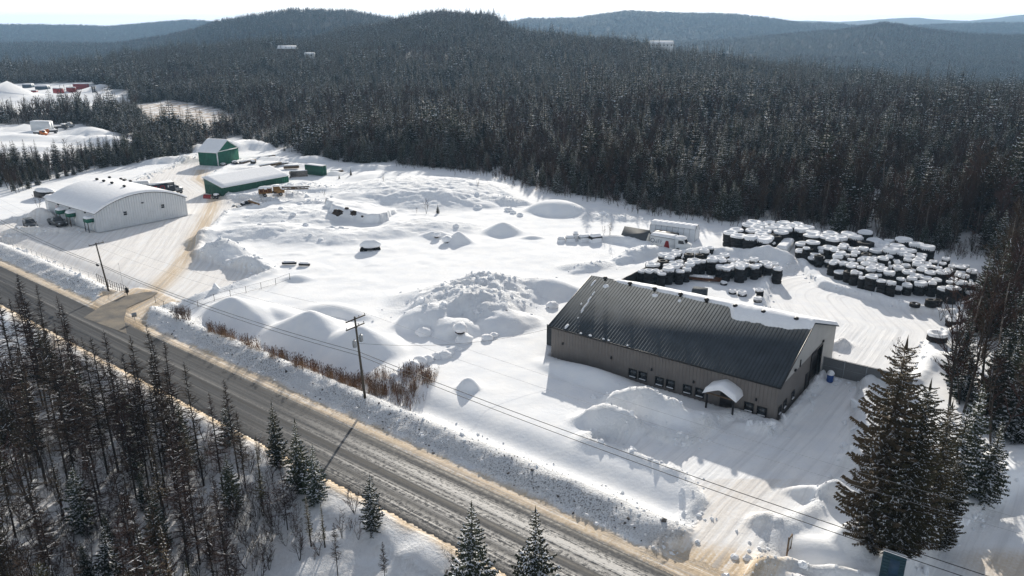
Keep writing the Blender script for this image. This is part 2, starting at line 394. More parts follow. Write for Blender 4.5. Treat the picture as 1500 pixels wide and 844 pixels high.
# crest of the forested rise seen from the yard: (tan azimuth, distance, height)
_cr = [(-.78, 760, 0), (-.62, 800, -1), (-.52, 900, 4), (-.42, 1000, 18), (-.32, 1080, 24), (-.26, 1120, 27), (-.19, 1230, 41), (-.09, 1320, 66), (-.03, 1300, 62), (.0, 1180, 38), (.04, 1080, 33),
       (.10, 1000, 31), (.17, 950, 21), (.22, 860, 12), (.30, 760, 6), (.38, 700, 1), (.47, 640, -2), (.56, 600, -5), (.64, 560, -6), (.8, 560, -7)]
_cr = np.array(_cr)
def layer(t, keys):
    k = np.array(keys); return np.interp(t, k[:, 0], k[:, 1])
def hills(x, y):
    D = np.maximum(np.asarray(y, float), 1.0); t = np.asarray(x, float) / D
    Dc = np.interp(t, _cr[:, 0], _cr[:, 1]); Zc = np.interp(t, _cr[:, 0], _cr[:, 2])
    s = np.clip((D - 400) / (Dc - 400), 0, 1)
    z = Zc * (s ** 1.6 * .55 + (s * s * (3 - 2 * s)) * .45)
    past = sstep(0, 1, (D - Dc) / 520.)
    low = -38 + 10 * np.sin(t * 7)
    z = z * (1 - past) + low * past
    def ridge(Dr, width, keys, rough=1.):
        top = layer(t, keys)
        w = np.exp(-((D - Dr) / width) ** 2)
        return w * (top + 38)
    # second ranks: keys are (tan azimuth, height)
    r2 = ridge(2300 + 300 * np.sin(t * 5), 520, [(-.8, -8), (-.62, -10), (-.5, 0), (-.43, 28), (-.36, 66), (-.27, 92), (-.2, 90), (-.12, 60), (0, 10), (.15, -20), (.26, 2), (.34, 22), (.40, 34), (.46, 64), (.52, 50), (.58, 34), (.7, 30)])
    r3 = ridge(4100, 760, [(-.8, 50), (-.62, 52), (-.5, 46), (-.4, 86), (-.33, 78), (-.2, 30), (-.05, 50), (.02, 92), (.08, 86), (.14, 120), (.21, 112), (.28, 104), (.36, 72), (.45, 60), (.55, 72), (.66, 80), (.8, 80)])
    r4 = ridge(7200, 1100, [(-.8, 90), (-.5, 70), (0, 120), (.1, 110), (.3, 120), (.42, 118), (.5, 160), (.56, 135), (.62, 180), (.68, 205), (.8, 200)])
    far = np.maximum(np.maximum(r2, r3), r4)
    z = z + far * sstep(1200, 1700, D) * np.where(D > Dc, 1, 0.0)
    amp = sstep(450, 1500, D)
    z = z + amp * (fbm(x, y, 420, 4) * 26 + fbm(x, y, 120, 2) * 3 * sstep(1500, 2500, D))
    return z
def height(x, y, full=True):
    x = np.asarray(x, float); y = np.asarray(y, float)
    u, v = road_uv(x, y)
    z = hills(x, y)
    near = (y < 900)
    # the undulating untouched snow
    un = np.ones_like(x) * .55
    lump = fbm(x, y, 9, 3) * .34 + fbm(x, y, 2.3, 2) * .07
    d_m = fbm(x + 50, y, 30, 2)
    # rough ground left of centre
    rough = np.exp(-(((x + 45) / 34) ** 2 + ((y - 190) / 45) ** 2))
    lump = lump + rough * (np.maximum(fbm(x, y, 5.5, 3), 0) * 1.6)
    forest_edge = sstep(200, 260, y)
    base = un + lump
    pl = np.zeros_like(x)
    for poly, wdt in ((PLOW_LEFT, 1.0), (PLOW_MAIN, .8), (PLOW_BACK, .8), (LANE_RIGHT, 1.0)):
        ins = inpoly(x, y, poly)
        d, _, _ = sdist(x, y, poly, True)
        sd = np.where(ins, d, -d)
        pl = np.maximum(pl, sstep(-wdt * .2, wdt * .6, sd))
        base = base + np.exp(-((sd + 1.1) / .9) ** 2) * (.35 + .55 * np.maximum(fbm(x, y, 1.9, 3) + .25, 0)) * (1 - pl)
    flat = -.02 + fbm(x, y, 6, 2) * .08
    z0 = base * (1 - pl) + flat * pl
    # highway corridor: bank, ditch, southern slope
    ent = np.zeros_like(x)
    for poly in (ENTR_LEFT, PLOW_MAIN, LANE_RIGHT):
        ins = inpoly(x, y, poly); d, _, _ = sdist(x, y, poly, True)
        ent = np.maximum(ent, sstep(-.6, .8, np.where(ins, d, -d)))
    w = (1 - sstep(5.0, 12.0, v))
    bank = 1.25 * np.clip((v - 1.9 - fbm(x, y, 2.2, 2) * .8) / 2.9, 0, 1) * (1 - sstep(5.2, 8.5, v)) + np.where((v > 1.4) & (v < 8), (fbm(x, y, 1.1, 3)) * .34 + fbm(x, y, 7, 2) * .3, 0)
    ditch = -.8 * np.exp(-((v - 9.0) / 2.4) ** 2)
    corr = bank + sstep(5.2, 9, v) * .15
    zc = z0 * (1 - w) + corr * w + ditch * (1 - ent)
    zc = zc * (1 - ent) + ent * flat
    sh = sstep(1.6, .2, v)                               # shoulder
    zc = np.where(v < 1.6, zc * (1 - sh) + sh * 0.0, zc)
    south = -sstep(-8.9, -24, v) * 3.2 + sstep(-8.7, -10.2, v) * .55 * (1 - sstep(-11, -14, v)) + sstep(-9, -12, v) * (fbm(x, y, 3.2, 3) * .9)
    zc = np.where(v < -8.6, south, zc)
    zr = np.where((v > -8.75) & (v < 0.02), -.25, zc)
    # mounds
    mz = np.zeros_like(x)
    for m in MOUNDS:
        R = max(m['rx'], m['ry']) * 1.7
        sel = (np.abs(x - m['x']) < R) & (np.abs(y - m['y']) < R)
        if not sel.any(): continue
        xs, ys = x[sel] - m['x'], y[sel] - m['y']
        a = (xs * m['c'] + ys * m['s']) / m['rx']; b = (-xs * m['s'] + ys * m['c']) / m['ry']
        r = np.sqrt(a * a + b * b)
        wob = fbm(x[sel], y[sel], max(2.2, min(m['rx'], m['ry']) * .7), 3)
        r = r * (1 + wob * .5 * min(1, m['lump'] + .15))
        k = m['k']
        if k <= 1.45:      # cone of loose material, softened top
            p = np.clip(1.06 - np.sqrt(r * r + .012), 0, 1.) / .95
            p = np.where(p < .22, p * p / .44 + .0, p - .11); p = np.clip(p, 0, 1) / .89
        else:
            p = np.clip(1 - (r / 1.25) ** k, 0, 1)
            p = p ** 1.6 * (1.0 if k < 3 else 1.1)
            p = np.where(p < .3, p * p / .6 + 0 * p, p - .15) / .85
        lum = m['lump'] * (np.abs(fbm(x[sel], y[sel], 2.9, 4)) * -1.1 + fbm(x[sel], y[sel], 1.0, 2) * .35 + .12) * np.clip(p * 3, 0, 1) * min(1.6, .5 + m['h'] * .3)
        hh = p * m['h'] + lum
        cur = mz[sel]
        mz[sel] = np.where(hh > 0, np.maximum(cur, hh) + .35 * np.minimum(cur, np.maximum(hh, 0)), cur)
    keep = (v > 1.5) | (v < -9)
    zr = zr + np.where(keep, mz, 0)
    clf = gp((478, 310), (488, 322), (510, 326), (535, 331), (556, 334), (575, 318), (600, 300), (560, 280), (500, 285))
    jx, jy = x + fbm(x, y, 3, 2) * 2.2, y + fbm(x + 9, y, 3, 2) * 2.2
    insc = inpoly(jx, jy, clf); dc, _, _ = sdist(jx, jy, clf[:5])
    zr = zr + np.where(insc, 2.1 * sstep(0, 1.0, dc) * (1 - sstep(6, 16, dc)), 0)
    fl = np.zeros_like(x)
    for (ox, oy), a, x0, x1, y0, y1 in BLD:
        lx = (x - ox) * math.cos(a) + (y - oy) * math.sin(a); ly = -(x - ox) * math.sin(a) + (y - oy) * math.cos(a)
        ins = sstep(x0 - .1, x0 + .5, lx) * (1 - sstep(x1 - .5, x1 + .1, lx)) * sstep(y0 - .1, y0 + .5, ly) * (1 - sstep(y1 - .5, y1 + .1, ly))
        fl = np.maximum(fl, ins)
    zr = zr * (1 - fl) - .3 * fl
    fade = 1 - sstep(700, 1100, y)
    return z + zr * fade
def hz(x, y):
    return float(height(np.array([x]), np.array([y]))[0])

# ------------------------------------------------------------------ snow ground
def ground_material():
    m = bpy.data.materials.new('snow_ground'); m.use_nodes = True
    n, l = m.node_tree.nodes, m.node_tree.links
    b = n['Principled BSDF']; b.inputs['Roughness'].default_value = .9; b.inputs['Specular IOR Level'].default_value = .06
    g = n.new('ShaderNodeNewGeometry')
    def attr(name):
        a = n.new('ShaderNodeAttribute'); a.attribute_name = name; return a
    def noise(sc, det=5, vec=None, ro=.55):
        a = n.new('ShaderNodeTexNoise'); a.inputs['Scale'].default_value = sc; a.inputs['Detail'].default_value = det; a.inputs['Roughness'].default_value = ro
        l.new(vec or g.outputs['Position'], a.inputs['Vector']); return a.outputs['Fac']
    def mth(op, a, c=None, d=None):
        k = n.new('ShaderNodeMath'); k.operation = op
        for i, q in enumerate((a, c, d)):
            if q is None: continue
            if isinstance(q, (int, float)): k.inputs[i].default_value = q
            else: l.new(q, k.inputs[i])
        return k.outputs[0]
    def rng(v, a, c, d=0., e=1.):
        k = n.new('ShaderNodeMapRange'); k.inputs[1].default_value = a; k.inputs[2].default_value = c; k.inputs[3].default_value = d; k.inputs[4].default_value = e
        l.new(v, k.inputs[0]); return k.outputs[0]
    def mix(f, c1, c2):
        k = n.new('ShaderNodeMixRGB')
        l.new(f, k.inputs['Fac'])
        for q, i in ((c1, 'Color1'), (c2, 'Color2')):
            if isinstance(q, tuple): k.inputs[i].default_value = (*q, 1)
            else: l.new(q, k.inputs[i])
        return k.outputs['Color']
    pa = attr('path'); mpn = n.new('ShaderNodeMapping'); mpn.inputs['Scale'].default_value = (.05, 1.3, 1)
    l.new(pa.outputs['Vector'], mpn.inputs['Vector'])
    streak = noise(1.0, 5, mpn.outputs['Vector'], .6)
    dirt = attr('dirt').outputs['Fac']
    fine = noise(3.2, 6)
    col = mix(rng(noise(.35), .35, .65), (.80, .82, .85), (.88, .885, .89))
    # sanded, driven snow
    d1 = mth('MULTIPLY', dirt, rng(mth('ADD', mth('MULTIPLY', streak, .7), mth('MULTIPLY', fine, .3)), .36, .60, .25, 1.25))
    col = mix(rng(d1, 0, .6), col, (.60, .48, .34))
    col = mix(rng(d1, .6, 1.25), col, (.22, .165, .11))
    # broken dirt and stones on the verge
    gr = attr('grit').outputs['Fac']
    gn = mth('MULTIPLY', gr, rng(noise(5.5, 4), .50, .60))
    col = mix(gn, col, (.16, .155, .155))
    # bare forest floor litter, marsh grass
    lt = attr('litter').outputs['Fac']
    ln = mth('MULTIPLY', lt, rng(noise(.25, 6, None, .7), .42, .58))
    col = mix(ln, col, (.30, .20, .11))
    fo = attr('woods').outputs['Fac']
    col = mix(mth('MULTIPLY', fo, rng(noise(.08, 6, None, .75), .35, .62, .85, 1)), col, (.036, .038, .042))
    tk = attr('track').outputs['Fac']
    col = mix(mth('MULTIPLY', tk, rng(streak, .50, .62, 0, .45)), col, (.60, .61, .63))
    l.new(col, b.inputs['Base Color'])
    bp = n.new('ShaderNodeBump'); bp.inputs['Distance'].default_value = .06; bp.inputs['Strength'].default_value = 1
    pw = attr('track').outputs['Fac']
    hgt = mth('ADD', mth('MULTIPLY', noise(1.6, 5), .6), mth('MULTIPLY', mth('MULTIPLY', pw, streak), 2.2))
    rg = attr('rough').outputs['Fac']
    hgt = mth('ADD', hgt, mth('MULTIPLY', mth('MULTIPLY', rg, noise(2.2, 7, None, .7)), 8.5))
    l.new(hgt, bp.inputs['Height']); l.new(bp.outputs['Normal'], b.inputs['Normal'])
    return m
def axis(a0, a1, st, lo, hi_, g=1.06, mx=60):
    core = list(np.arange(a0, a1 + st, st))
    up = []; s = st; v = core[-1]
    while v < hi_: s = min(s * g, mx); v += s; up.append(v)
    dn = []; s = st; v = core[0]
    while v > lo: s = min(s * g, mx); v -= s; dn.append(v)
    return np.array(dn[::-1] + core + up)
AX = axis(-128, 92, .42, -9000, 9000, 1.075, 140)
AY = axis(46, 215, .42, -400, 9800, 1.035, 75)
X, Y = np.meshgrid(AX, AY, indexing='ij')
Z = height(X, Y)
U, V = road_uv(X, Y)
dT, rT, sT = sdist(X, Y, TRACK); dT2, rT2, sT2 = sdist(X, Y, TRACK2)
use2 = X > -20
path = np.stack([np.where(use2, rT2, rT), np.where(use2, dT2 * sT2, dT * sT), Z * 0], -1).reshape(-1, 3)
# verge and the wider tracks follow the highway
onv = (V > -13) & (V < 3.0)
path[onv.ravel(), 0] = U.ravel()[onv.ravel()]; path[onv.ravel(), 1] = V.ravel()[onv.ravel()] * 1.6
pl = np.zeros_like(X)
for poly in (PLOW_LEFT, PLOW_MAIN, PLOW_BACK, LANE_RIGHT, ENTR_LEFT):
    pl = np.maximum(pl, inpoly(X, Y, poly).astype(float))
dirt = np.exp(-(dT / 2.0) ** 2) * .50 * (Y < 260) + np.exp(-((dT + 0) / 7) ** 2) * .2 * pl
dirt = np.maximum(dirt, np.exp(-(dT2 / 4.5) ** 2) * .22 * pl * (Y < 70) + np.exp(-(dT2 / 7) ** 2) * .03 * pl)
dirt = np.maximum(dirt, (.12 * (X < -20) + .05) * pl)
gE = G(1035, 835); dE = np.hypot((X - gE[0]) / 8.0, (Y - gE[1]) / 4.5)
dirt = np.maximum(dirt, (1 - sstep(.2, 1.3, dE)) * .85 * (V > 0))
gE2 = G(1490, 830); dE2 = np.hypot((X - gE2[0]) / 6.0, (Y - gE2[1]) / 3.0)
dirt = np.maximum(dirt, (1 - sstep(.3, 1.2, dE2)) * .5)
dirt = np.maximum(dirt, sstep(-.3, .2, V) * (1 - sstep(1.7, 2.4, V + fbm(X, Y, 1.5, 2) * .8)) * .66)
dirt = np.maximum(dirt, (V < -8.3) * sstep(-11.2, -8.6, V + fbm(X, Y, 2, 2) * 1.5) * .95)
dirt = dirt + inpoly(X, Y, ENTR_LEFT) * .5
dirt = dirt * (Y > -200)
vband = sstep(1.6, 3.0, V) * (1 - sstep(6, 9.5, V)) * (1 - pl) * (X < 18)
grit = vband * (.62 * (1 - sstep(4.2, 5.4, V)) + .22) * np.clip(.75 + fbm(X, Y, 7, 3) * 2.2, 0, 1.2)
grit = grit + .25 * inpoly(X, Y, ENTR_LEFT)
rough = np.maximum(vband, (V < -9) * .45 * (V > -40) * (Y < 140))
dl, _, _ = sdist(X, Y, PLOW_LEFT, True); dm, _, _ = sdist(X, Y, PLOW_MAIN, True)
rough = np.maximum(rough, np.exp(-(np.minimum(dl, dm) / 1.8) ** 2) * (1 - pl) * .8)
for m in MOUNDS:
    if m['lump'] >= .6 and m['y'] < 300:
        rough = np.maximum(rough, np.exp(-(((X - m['x']) / m['rx']) ** 2 + ((Y - m['y']) / m['ry']) ** 2)) * min(1, m['lump']) * .75)
litter = inpoly(X, Y, OPEN_MARSH) * .9 + ((V < -10) & (V > -40) & (Y < 140) & (Y > 0)) * .12
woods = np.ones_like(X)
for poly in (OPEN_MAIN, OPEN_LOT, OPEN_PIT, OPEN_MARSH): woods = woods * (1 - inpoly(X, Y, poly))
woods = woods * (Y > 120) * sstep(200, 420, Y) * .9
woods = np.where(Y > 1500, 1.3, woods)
M_SNOWG = ground_material()
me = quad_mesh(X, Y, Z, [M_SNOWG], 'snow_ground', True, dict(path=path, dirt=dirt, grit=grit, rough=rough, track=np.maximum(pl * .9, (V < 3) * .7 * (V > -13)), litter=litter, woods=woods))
tag(link('snow_ground', me), kind='structure')
# ------------------------------------------------------------------ highway
def road_material():
    m = bpy.data.materials.new('worn_asphalt'); m.use_nodes = True
    n, l = m.node_tree.nodes, m.node_tree.links
    b = n['Principled BSDF']
    a = n.new('ShaderNodeAttribute'); a.attribute_name = 'path'
    def noise(sc, scale, det=5, ro=.6):
        k = n.new('ShaderNodeMapping'); k.inputs['Scale'].default_value = scale
        l.new(a.outputs['Vector'], k.inputs['Vector'])
        t = n.new('ShaderNodeTexNoise'); t.inputs['Scale'].default_value = sc; t.inputs['Detail'].default_value = det; t.inputs['Roughness'].default_value = ro
        l.new(k.outputs['Vector'], t.inputs['Vector']); return t.outputs['Fac']
    def mth(op, p, q):
        k = n.new('ShaderNodeMath'); k.operation = op
        for i, w in enumerate((p, q)):
            if isinstance(w, (int, float)): k.inputs[i].default_value = w
            else: l.new(w, k.inputs[i])
        return k.outputs[0]
    def rng(v, a0, a1, d=0., e=1.):
        k = n.new('ShaderNodeMapRange'); k.inputs[1].default_value = a0; k.inputs[2].default_value = a1; k.inputs[3].default_value = d; k.inputs[4].default_value = e
        l.new(v, k.inputs[0]); return k.outputs[0]
    def mix(f, c1, c2):
        k = n.new('ShaderNodeMixRGB'); l.new(f, k.inputs['Fac'])
        for q, i in ((c1, 'Color1'), (c2, 'Color2')):
            if isinstance(q, tuple): k.inputs[i].default_value = (*q, 1)
            else: l.new(q, k.inputs[i])
        return k.outputs['Color']
    sepn = n.new('ShaderNodeSeparateXYZ'); l.new(a.outputs['Vector'], sepn.inputs[0])
    long_ = noise(1.0, (.03, .9, 1), 6, .65)
    long2 = noise(1.0, (.012, 2.6, 1), 4, .6)
    fine = noise(2.2, (1, 1, 1), 6, .7)
    ws = n.new('ShaderNodeMapping'); ws.inputs['Scale'].default_value = (.02, 1, 1); l.new(a.outputs['Vector'], ws.inputs['Vector'])
    col = mix(rng(long_, .35, .65), (.030, .034, .041), (.068, .071, .077))
    col = mix(mth('MULTIPLY', rng(long2, .5, .62), .6), col, (.10, .10, .10))
    # slush and salt: strips between the wheel tracks (attribute slush), broken up by noise
    sa = n.new('ShaderNodeAttribute'); sa.attribute_name = 'slush'
    br = mth('ADD', mth('MULTIPLY', long2, .5), mth('MULTIPLY', fine, .5))
    sl_ = mth('MULTIPLY', sa.outputs['Fac'], rng(br, .42, .53))
    col = mix(sl_, col, (.60, .58, .55))
    dk = n.new('ShaderNodeAttribute'); dk.attribute_name = 'wet'
    wt = mth('MULTIPLY', dk.outputs['Fac'], rng(br, .38, .55))
    col = mix(wt, col, (.014, .013, .012))
    l.new(col, b.inputs['Base Color'])
    l.new(rng(wt, 0, 1, .8, .5), b.inputs['Roughness'])
    b.inputs['Specular IOR Level'].default_value = .16
    bp = n.new('ShaderNodeBump'); bp.inputs['Distance'].default_value = .03
    l.new(mth('ADD', br, mth('MULTIPLY', sl_, 1.5)), bp.inputs['Height']); l.new(bp.outputs['Normal'], b.inputs['Normal'])
    return m
M_ROAD = road_material()
us = np.arange(-420, 320, .6); vs = np.linspace(-8.85, .12, 34)
UU, VV = np.meshgrid(us, vs, indexing='ij')
RX = RU[0] * UU + RN[0] * (VV + RV0); RY = RU[1] * UU + RN[1] * (VV + RV0)
crown = .06 * (1 - ((VV + 4.3) / 4.4) ** 2)
edge = -.05 * sstep(-.3, .1, VV) - .05 * sstep(-8.5, -8.85, VV)
near_t = sstep(-82, -32, UU)          # more slush towards the near end
cl = np.exp(-((VV + 4.15) / .22) ** 2)
sl_att = np.clip(1.6 * (np.exp(-((VV + 3.5) / .22) ** 2) + .9 * np.exp(-((VV + 5.6) / .5) ** 2) + .9 * np.exp(-((VV + 2.1) / .9) ** 2) + .8 * np.exp(-((VV + 7.6) / .8) ** 2)) * (.03 + .97 * near_t) + .35 * np.exp(-((VV + 3.6) / .12) ** 2), 0, 1)
wet = np.clip(cl * .95 + np.exp(-((VV + .28) / .28) ** 2) * 1.0 + np.exp(-((VV + 8.3) / .5) ** 2) * .5 + .35 * np.exp(-((VV + 6.6) / .35) ** 2) + .3 * np.exp(-((VV + 1.2) / .2) ** 2), 0, 1)
path = np.stack([UU, VV, UU * 0], -1).reshape(-1, 3)
me = quad_mesh(RX, RY, crown + edge, [M_ROAD], 'highway', True, dict(path=path, slush=sl_att, wet=wet))
tag(link('highway', me), kind='structure')
# paved mouth of the left entrance
pe = gp((122, 466), (150, 448), (182, 434), (214, 428), (232, 429), (222, 436), (205, 443), (186, 452), (182, 468), (186, 490))
ctr = np.mean(np.array(pe), 0)
mb = MB(); mb.add([(x, y, .075) for x, y in pe], [tuple(range(len(pe)))])
ent_me = mb.mesh('driveway_apron', [mat('dirty_apron', (.20, .17, .13), .7, col2=(.085, .08, .075), nscale=.35, bump=.03, bscale=3)])
tag(link('driveway_apron', ent_me), kind='structure')
# ------------------------------------------------------------------ shared materials
M_SNOW = mat('snow', (.86, .87, .89), .9, bump=.06, bscale=1.4, noise=.05, nscale=1.0, spec=.06)
M_SNOWR = mat('crusted_snow', (.82, .84, .87), .6, bump=.14, bscale=2.6, noise=.08, nscale=2.0, spec=.06)
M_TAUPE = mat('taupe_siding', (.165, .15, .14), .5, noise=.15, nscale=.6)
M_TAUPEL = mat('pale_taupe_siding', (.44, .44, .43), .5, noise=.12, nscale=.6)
M_DROOF = mat('charcoal_roof_steel', (.070, .082, .095), .8, .0, noise=.25, nscale=.5, spec=.04)
M_BLACK = mat('black_metal', (.015, .015, .017), .5)
M_GLASS = mat('window_glass', (.02, .025, .03), .12, spec=.6)
M_WFRAME = mat('dark_window_frame', (.02, .02, .022), .5)
M_GALV = mat('galvanised_steel', (.33, .35, .37), .45, .3, noise=.2, nscale=6)
M_GREYS = mat('pale_grey_siding', (.62, .64, .66), .5, noise=.08, nscale=.5)
M_GREEN = mat('green_siding', (.012, .125, .082), .5, noise=.25, nscale=.8)
M_GREEND = mat('dark_green_siding', (.010, .085, .055), .5, noise=.2, nscale=.8)
M_WHITE = mat('white_paint', (.72, .74, .75), .5, noise=.06, nscale=2)
M_WOOD = mat('weathered_timber', (.16, .11, .07), .8, noise=.5, nscale=3, stretch=(1, 1, .15), bump=.01, bscale=12)
M_POLE = mat('pole_timber', (.10, .085, .065), .85, noise=.45, nscale=5, stretch=(1, 1, .1), bump=.01, bscale=14)
M_RUBBER = mat('tyre_rubber', (.022, .022, .024), .8, noise=.4, nscale=3, bump=.02, bscale=9)
M_RUST = mat('rust', (.14, .055, .025), .8, noise=.6, nscale=3)
M_YEL = mat('faded_yellow_paint', (.26, .14, .045), .6, noise=.4, nscale=3)
M_RED = mat('red_paint', (.26, .02, .022), .45, noise=.2, nscale=2)
M_ORANGE = mat('orange_paint', (.55, .16, .03), .45, noise=.2, nscale=3)
M_BLUE = mat('blue_panel', (.018, .058, .078), .55, noise=.35, nscale=2, stretch=(1, 1, 4))
M_TARP = mat('white_tarpaulin', (.66, .69, .73), .45, noise=.06, nscale=1, bump=.05, bscale=1.2)
M_ROCK = mat('dark_rock', (.055, .042, .035), .85, noise=.6, nscale=2, bump=.15, bscale=2)
M_CARG = mat('dark_grey_car_paint', (.06, .065, .07), .3, noise=.15, nscale=2, spec=.5)
M_MESH = mat('dark_privacy_mesh', (.05, .055, .06), .7, noise=.3, nscale=3)

# ================================================================== the dark building
A = math.radians(-37.0)
OX, OY = 5.66, 101.6
L_, W_, HE, YR, HR = 32.5, 24.25, 5.13, 11.15, 9.62
bld = thing('industrial_building', 'long dark taupe steel building with ribbed charcoal roof and snow left along its ridge', 'building', (OX, OY, 0), A)
def to_local(p, o, a):
    d = np.array(p[:2]) - np.array(o[:2])
    return (d[0] * math.cos(a) + d[1] * math.sin(a), -d[0] * math.sin(a) + d[1] * math.cos(a), p[2])
def on_plane(px, py, o, a, axis_, val):
    """where a sight line meets a wall plane of a building, in the building's own coordinates"""
    d = ray(px, py); c = (0 - o[0], 0 - o[1])
    lo = np.array([c[0] * math.cos(a) + c[1] * math.sin(a), -c[0] * math.sin(a) + c[1] * math.cos(a), H_CAM])
    ld = np.array([d[0] * math.cos(a) + d[1] * math.sin(a), -d[0] * math.sin(a) + d[1] * math.cos(a), d[2]])
    t = (val - lo[axis_]) / ld[axis_]
    return lo + ld * t
def ribbed(mb, p0, p1, z0, z1, nrm, step=.5, w=.10, d=.03, mi=0):
    """vertical ribs on a wall from p0 to p1; z1 may be a function of the run"""
    p0 = np.array(p0, float); p1 = np.array(p1, float); L = np.linalg.norm(p1 - p0); u = (p1 - p0) / L; n = np.array(nrm, float)
    k = int(L / step)
    for i in range(k + 1):
        t = min(max((i + .5) * L / (k + 1), w), L - w)
        zt = z1(t) if callable(z1) else z1
        a = p0 + u * (t - w / 2) + n * .0; b = p0 + u * (t + w / 2)
        q = [(*(a), z0), (*(b), z0), (*(b - u * .02 + n * d), z0), (*(a + u * .02 + n * d), z0)]
        q2 = [(x, y, zt) for x, y, _ in q]
        mb.add(q + q2, [(0, 1, 5, 4), (1, 2, 6, 5), (2, 3, 7, 6), (3, 0, 4, 7), (4, 5, 6, 7)], mi)
# walls
w = MB()
w.add([(0, 0, -.3), (L_, 0, -.3), (L_, 0, HE), (0, 0, HE)], [(0, 1, 2, 3)])
w.add([(L_, W_, -.3), (0, W_, -.3), (0, W_, HE), (L_, W_, HE)], [(0, 1, 2, 3)])
w.add([(0, W_, -.3), (0, 0, -.3), (0, 0, HE), (0, YR, HR), (0, W_, HE)], [(0, 1, 2, 3, 4)])
ribbed(w, (0, 0), (L_, 0), -.3, HE - .02, (0, -1), .48, .10, .010)
w.build('wall', M_TAUPE, bld)
gh = lambda y: HE + (HR - HE) * (y / YR if y < YR else (W_ - y) / (W_ - YR))
g = MB()   # gable wall with the recessed drive-in door
DY0, DY1, DH = 13.2, 17.8, 4.6
g.add([(L_, 0, -.3), (L_, DY0, -.3), (L_, DY0, DH), (L_, DY1, DH), (L_, DY1, -.3), (L_, W_, -.3), (L_, W_, HE), (L_, YR, HR), (L_, 0, HE)],
      [(0, 1, 2, 8), (2, 7, 8), (2, 3, 7), (3, 6, 7), (3, 4, 5, 6)])
ribbed(g, (L_, 0), (L_, DY0 - .2), -.3, lambda t: min(gh(t) - .08, 4.5), (1, 0), .48, .1, .01)
g.build('gable_wall', M_TAUPE, bld)
g = MB()
UP = 4.72
ya = YR * 0 + .05
poly = [(y_, UP) for y_ in (0.2,)]
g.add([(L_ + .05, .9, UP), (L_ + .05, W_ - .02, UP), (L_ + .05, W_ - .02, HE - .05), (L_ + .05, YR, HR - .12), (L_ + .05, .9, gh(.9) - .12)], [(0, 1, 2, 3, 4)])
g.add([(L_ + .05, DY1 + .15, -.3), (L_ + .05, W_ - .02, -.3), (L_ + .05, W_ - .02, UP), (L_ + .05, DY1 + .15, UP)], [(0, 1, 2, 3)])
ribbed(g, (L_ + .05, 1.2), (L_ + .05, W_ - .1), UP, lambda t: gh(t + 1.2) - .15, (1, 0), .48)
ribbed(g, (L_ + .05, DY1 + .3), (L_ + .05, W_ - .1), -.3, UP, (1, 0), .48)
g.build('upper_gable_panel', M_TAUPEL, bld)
d = MB()
d.box((L_ - .35, (DY0 + DY1) / 2, DH / 2 - .1), (.1, DY1 - DY0, DH))
for k in range(5): d.box((L_ - .28, (DY0 + DY1) / 2, .5 + k * .9), (.06, DY1 - DY0 - .1, .06), 0)
d.box((L_ + .06, DY0 - .08, DH / 2 - .1), (.16, .18, DH + .3)); d.box((L_ + .06, DY1 + .08, DH / 2 - .1), (.16, .18, DH + .3)); d.box((L_ + .06, (DY0 + DY1) / 2, DH + .08), (.16, DY1 - DY0 + .34, .18))
d.build('overhead_door', M_BLACK, bld)
# roof with standing ribs
r = MB()
OH = .35; TH = .12
def roof_z(y): return HE + (HR - HE) * y / YR + .06
ye, zb = -OH, roof_z(-OH)
yb = W_ + OH; zbk = HE - (HR - HE) / (W_ - YR) * OH + .06
zr_ = HR + .06
for (ya_, za_, yb_, zb_) in ((ye, zb, YR, zr_), (YR, zr_, yb, zbk)):
    r.add([(-OH, ya_, za_), (L_ + OH, ya_, za_), (L_ + OH, yb_, zb_), (-OH, yb_, zb_), (-OH, ya_, za_ - TH), (L_ + OH, ya_, za_ - TH), (L_ + OH, yb_, zb_ - TH), (-OH, yb_, zb_ - TH)],
          [(0, 1, 2, 3), (7, 6, 5, 4), (0, 4, 5, 1), (1, 5, 6, 2), (2, 6, 7, 3), (3, 7, 4, 0)])
nr = int((L_ + 2 * OH) / .47)
for i in range(nr + 1):
    x = -OH + .05 + i * (L_ + 2 * OH - .1) / nr
    r.add([(x - .05, ye, zb), (x + .05, ye, zb), (x + .05, YR, zr_), (x - .05, YR, zr_), (x - .03, ye - .01, zb + .028), (x + .03, ye - .01, zb + .028), (x + .03, YR, zr_ + .028), (x - .03, YR, zr_ + .028)],
          [(4, 5, 6, 7), (0, 3, 7, 4), (1, 5, 6, 2), (0, 4, 5, 1)])
r.build('roof', M_DROOF, bld)
t = MB()
t.box((L_ / 2, -OH - .03, zb - .08), (L_ + 2 * OH, .08, .20))
for xx in (-OH - .03, L_ + OH + .03):
    t.add([(xx - .04, ye, zb - .2), (xx + .04, ye, zb - .2), (xx + .04, YR, zr_ - .2), (xx - .04, YR, zr_ - .2), (xx - .04, ye, zb + .05), (xx + .04, ye, zb + .05), (xx + .04, YR, zr_ + .05), (xx - .04, YR, zr_ + .05)],
          [(0, 3, 2, 1), (4, 5, 6, 7), (0, 1, 5, 4), (1, 2, 6, 5), (2, 3, 7, 6), (3, 0, 4, 7)])
t.build('fascia', M_BLACK, bld)
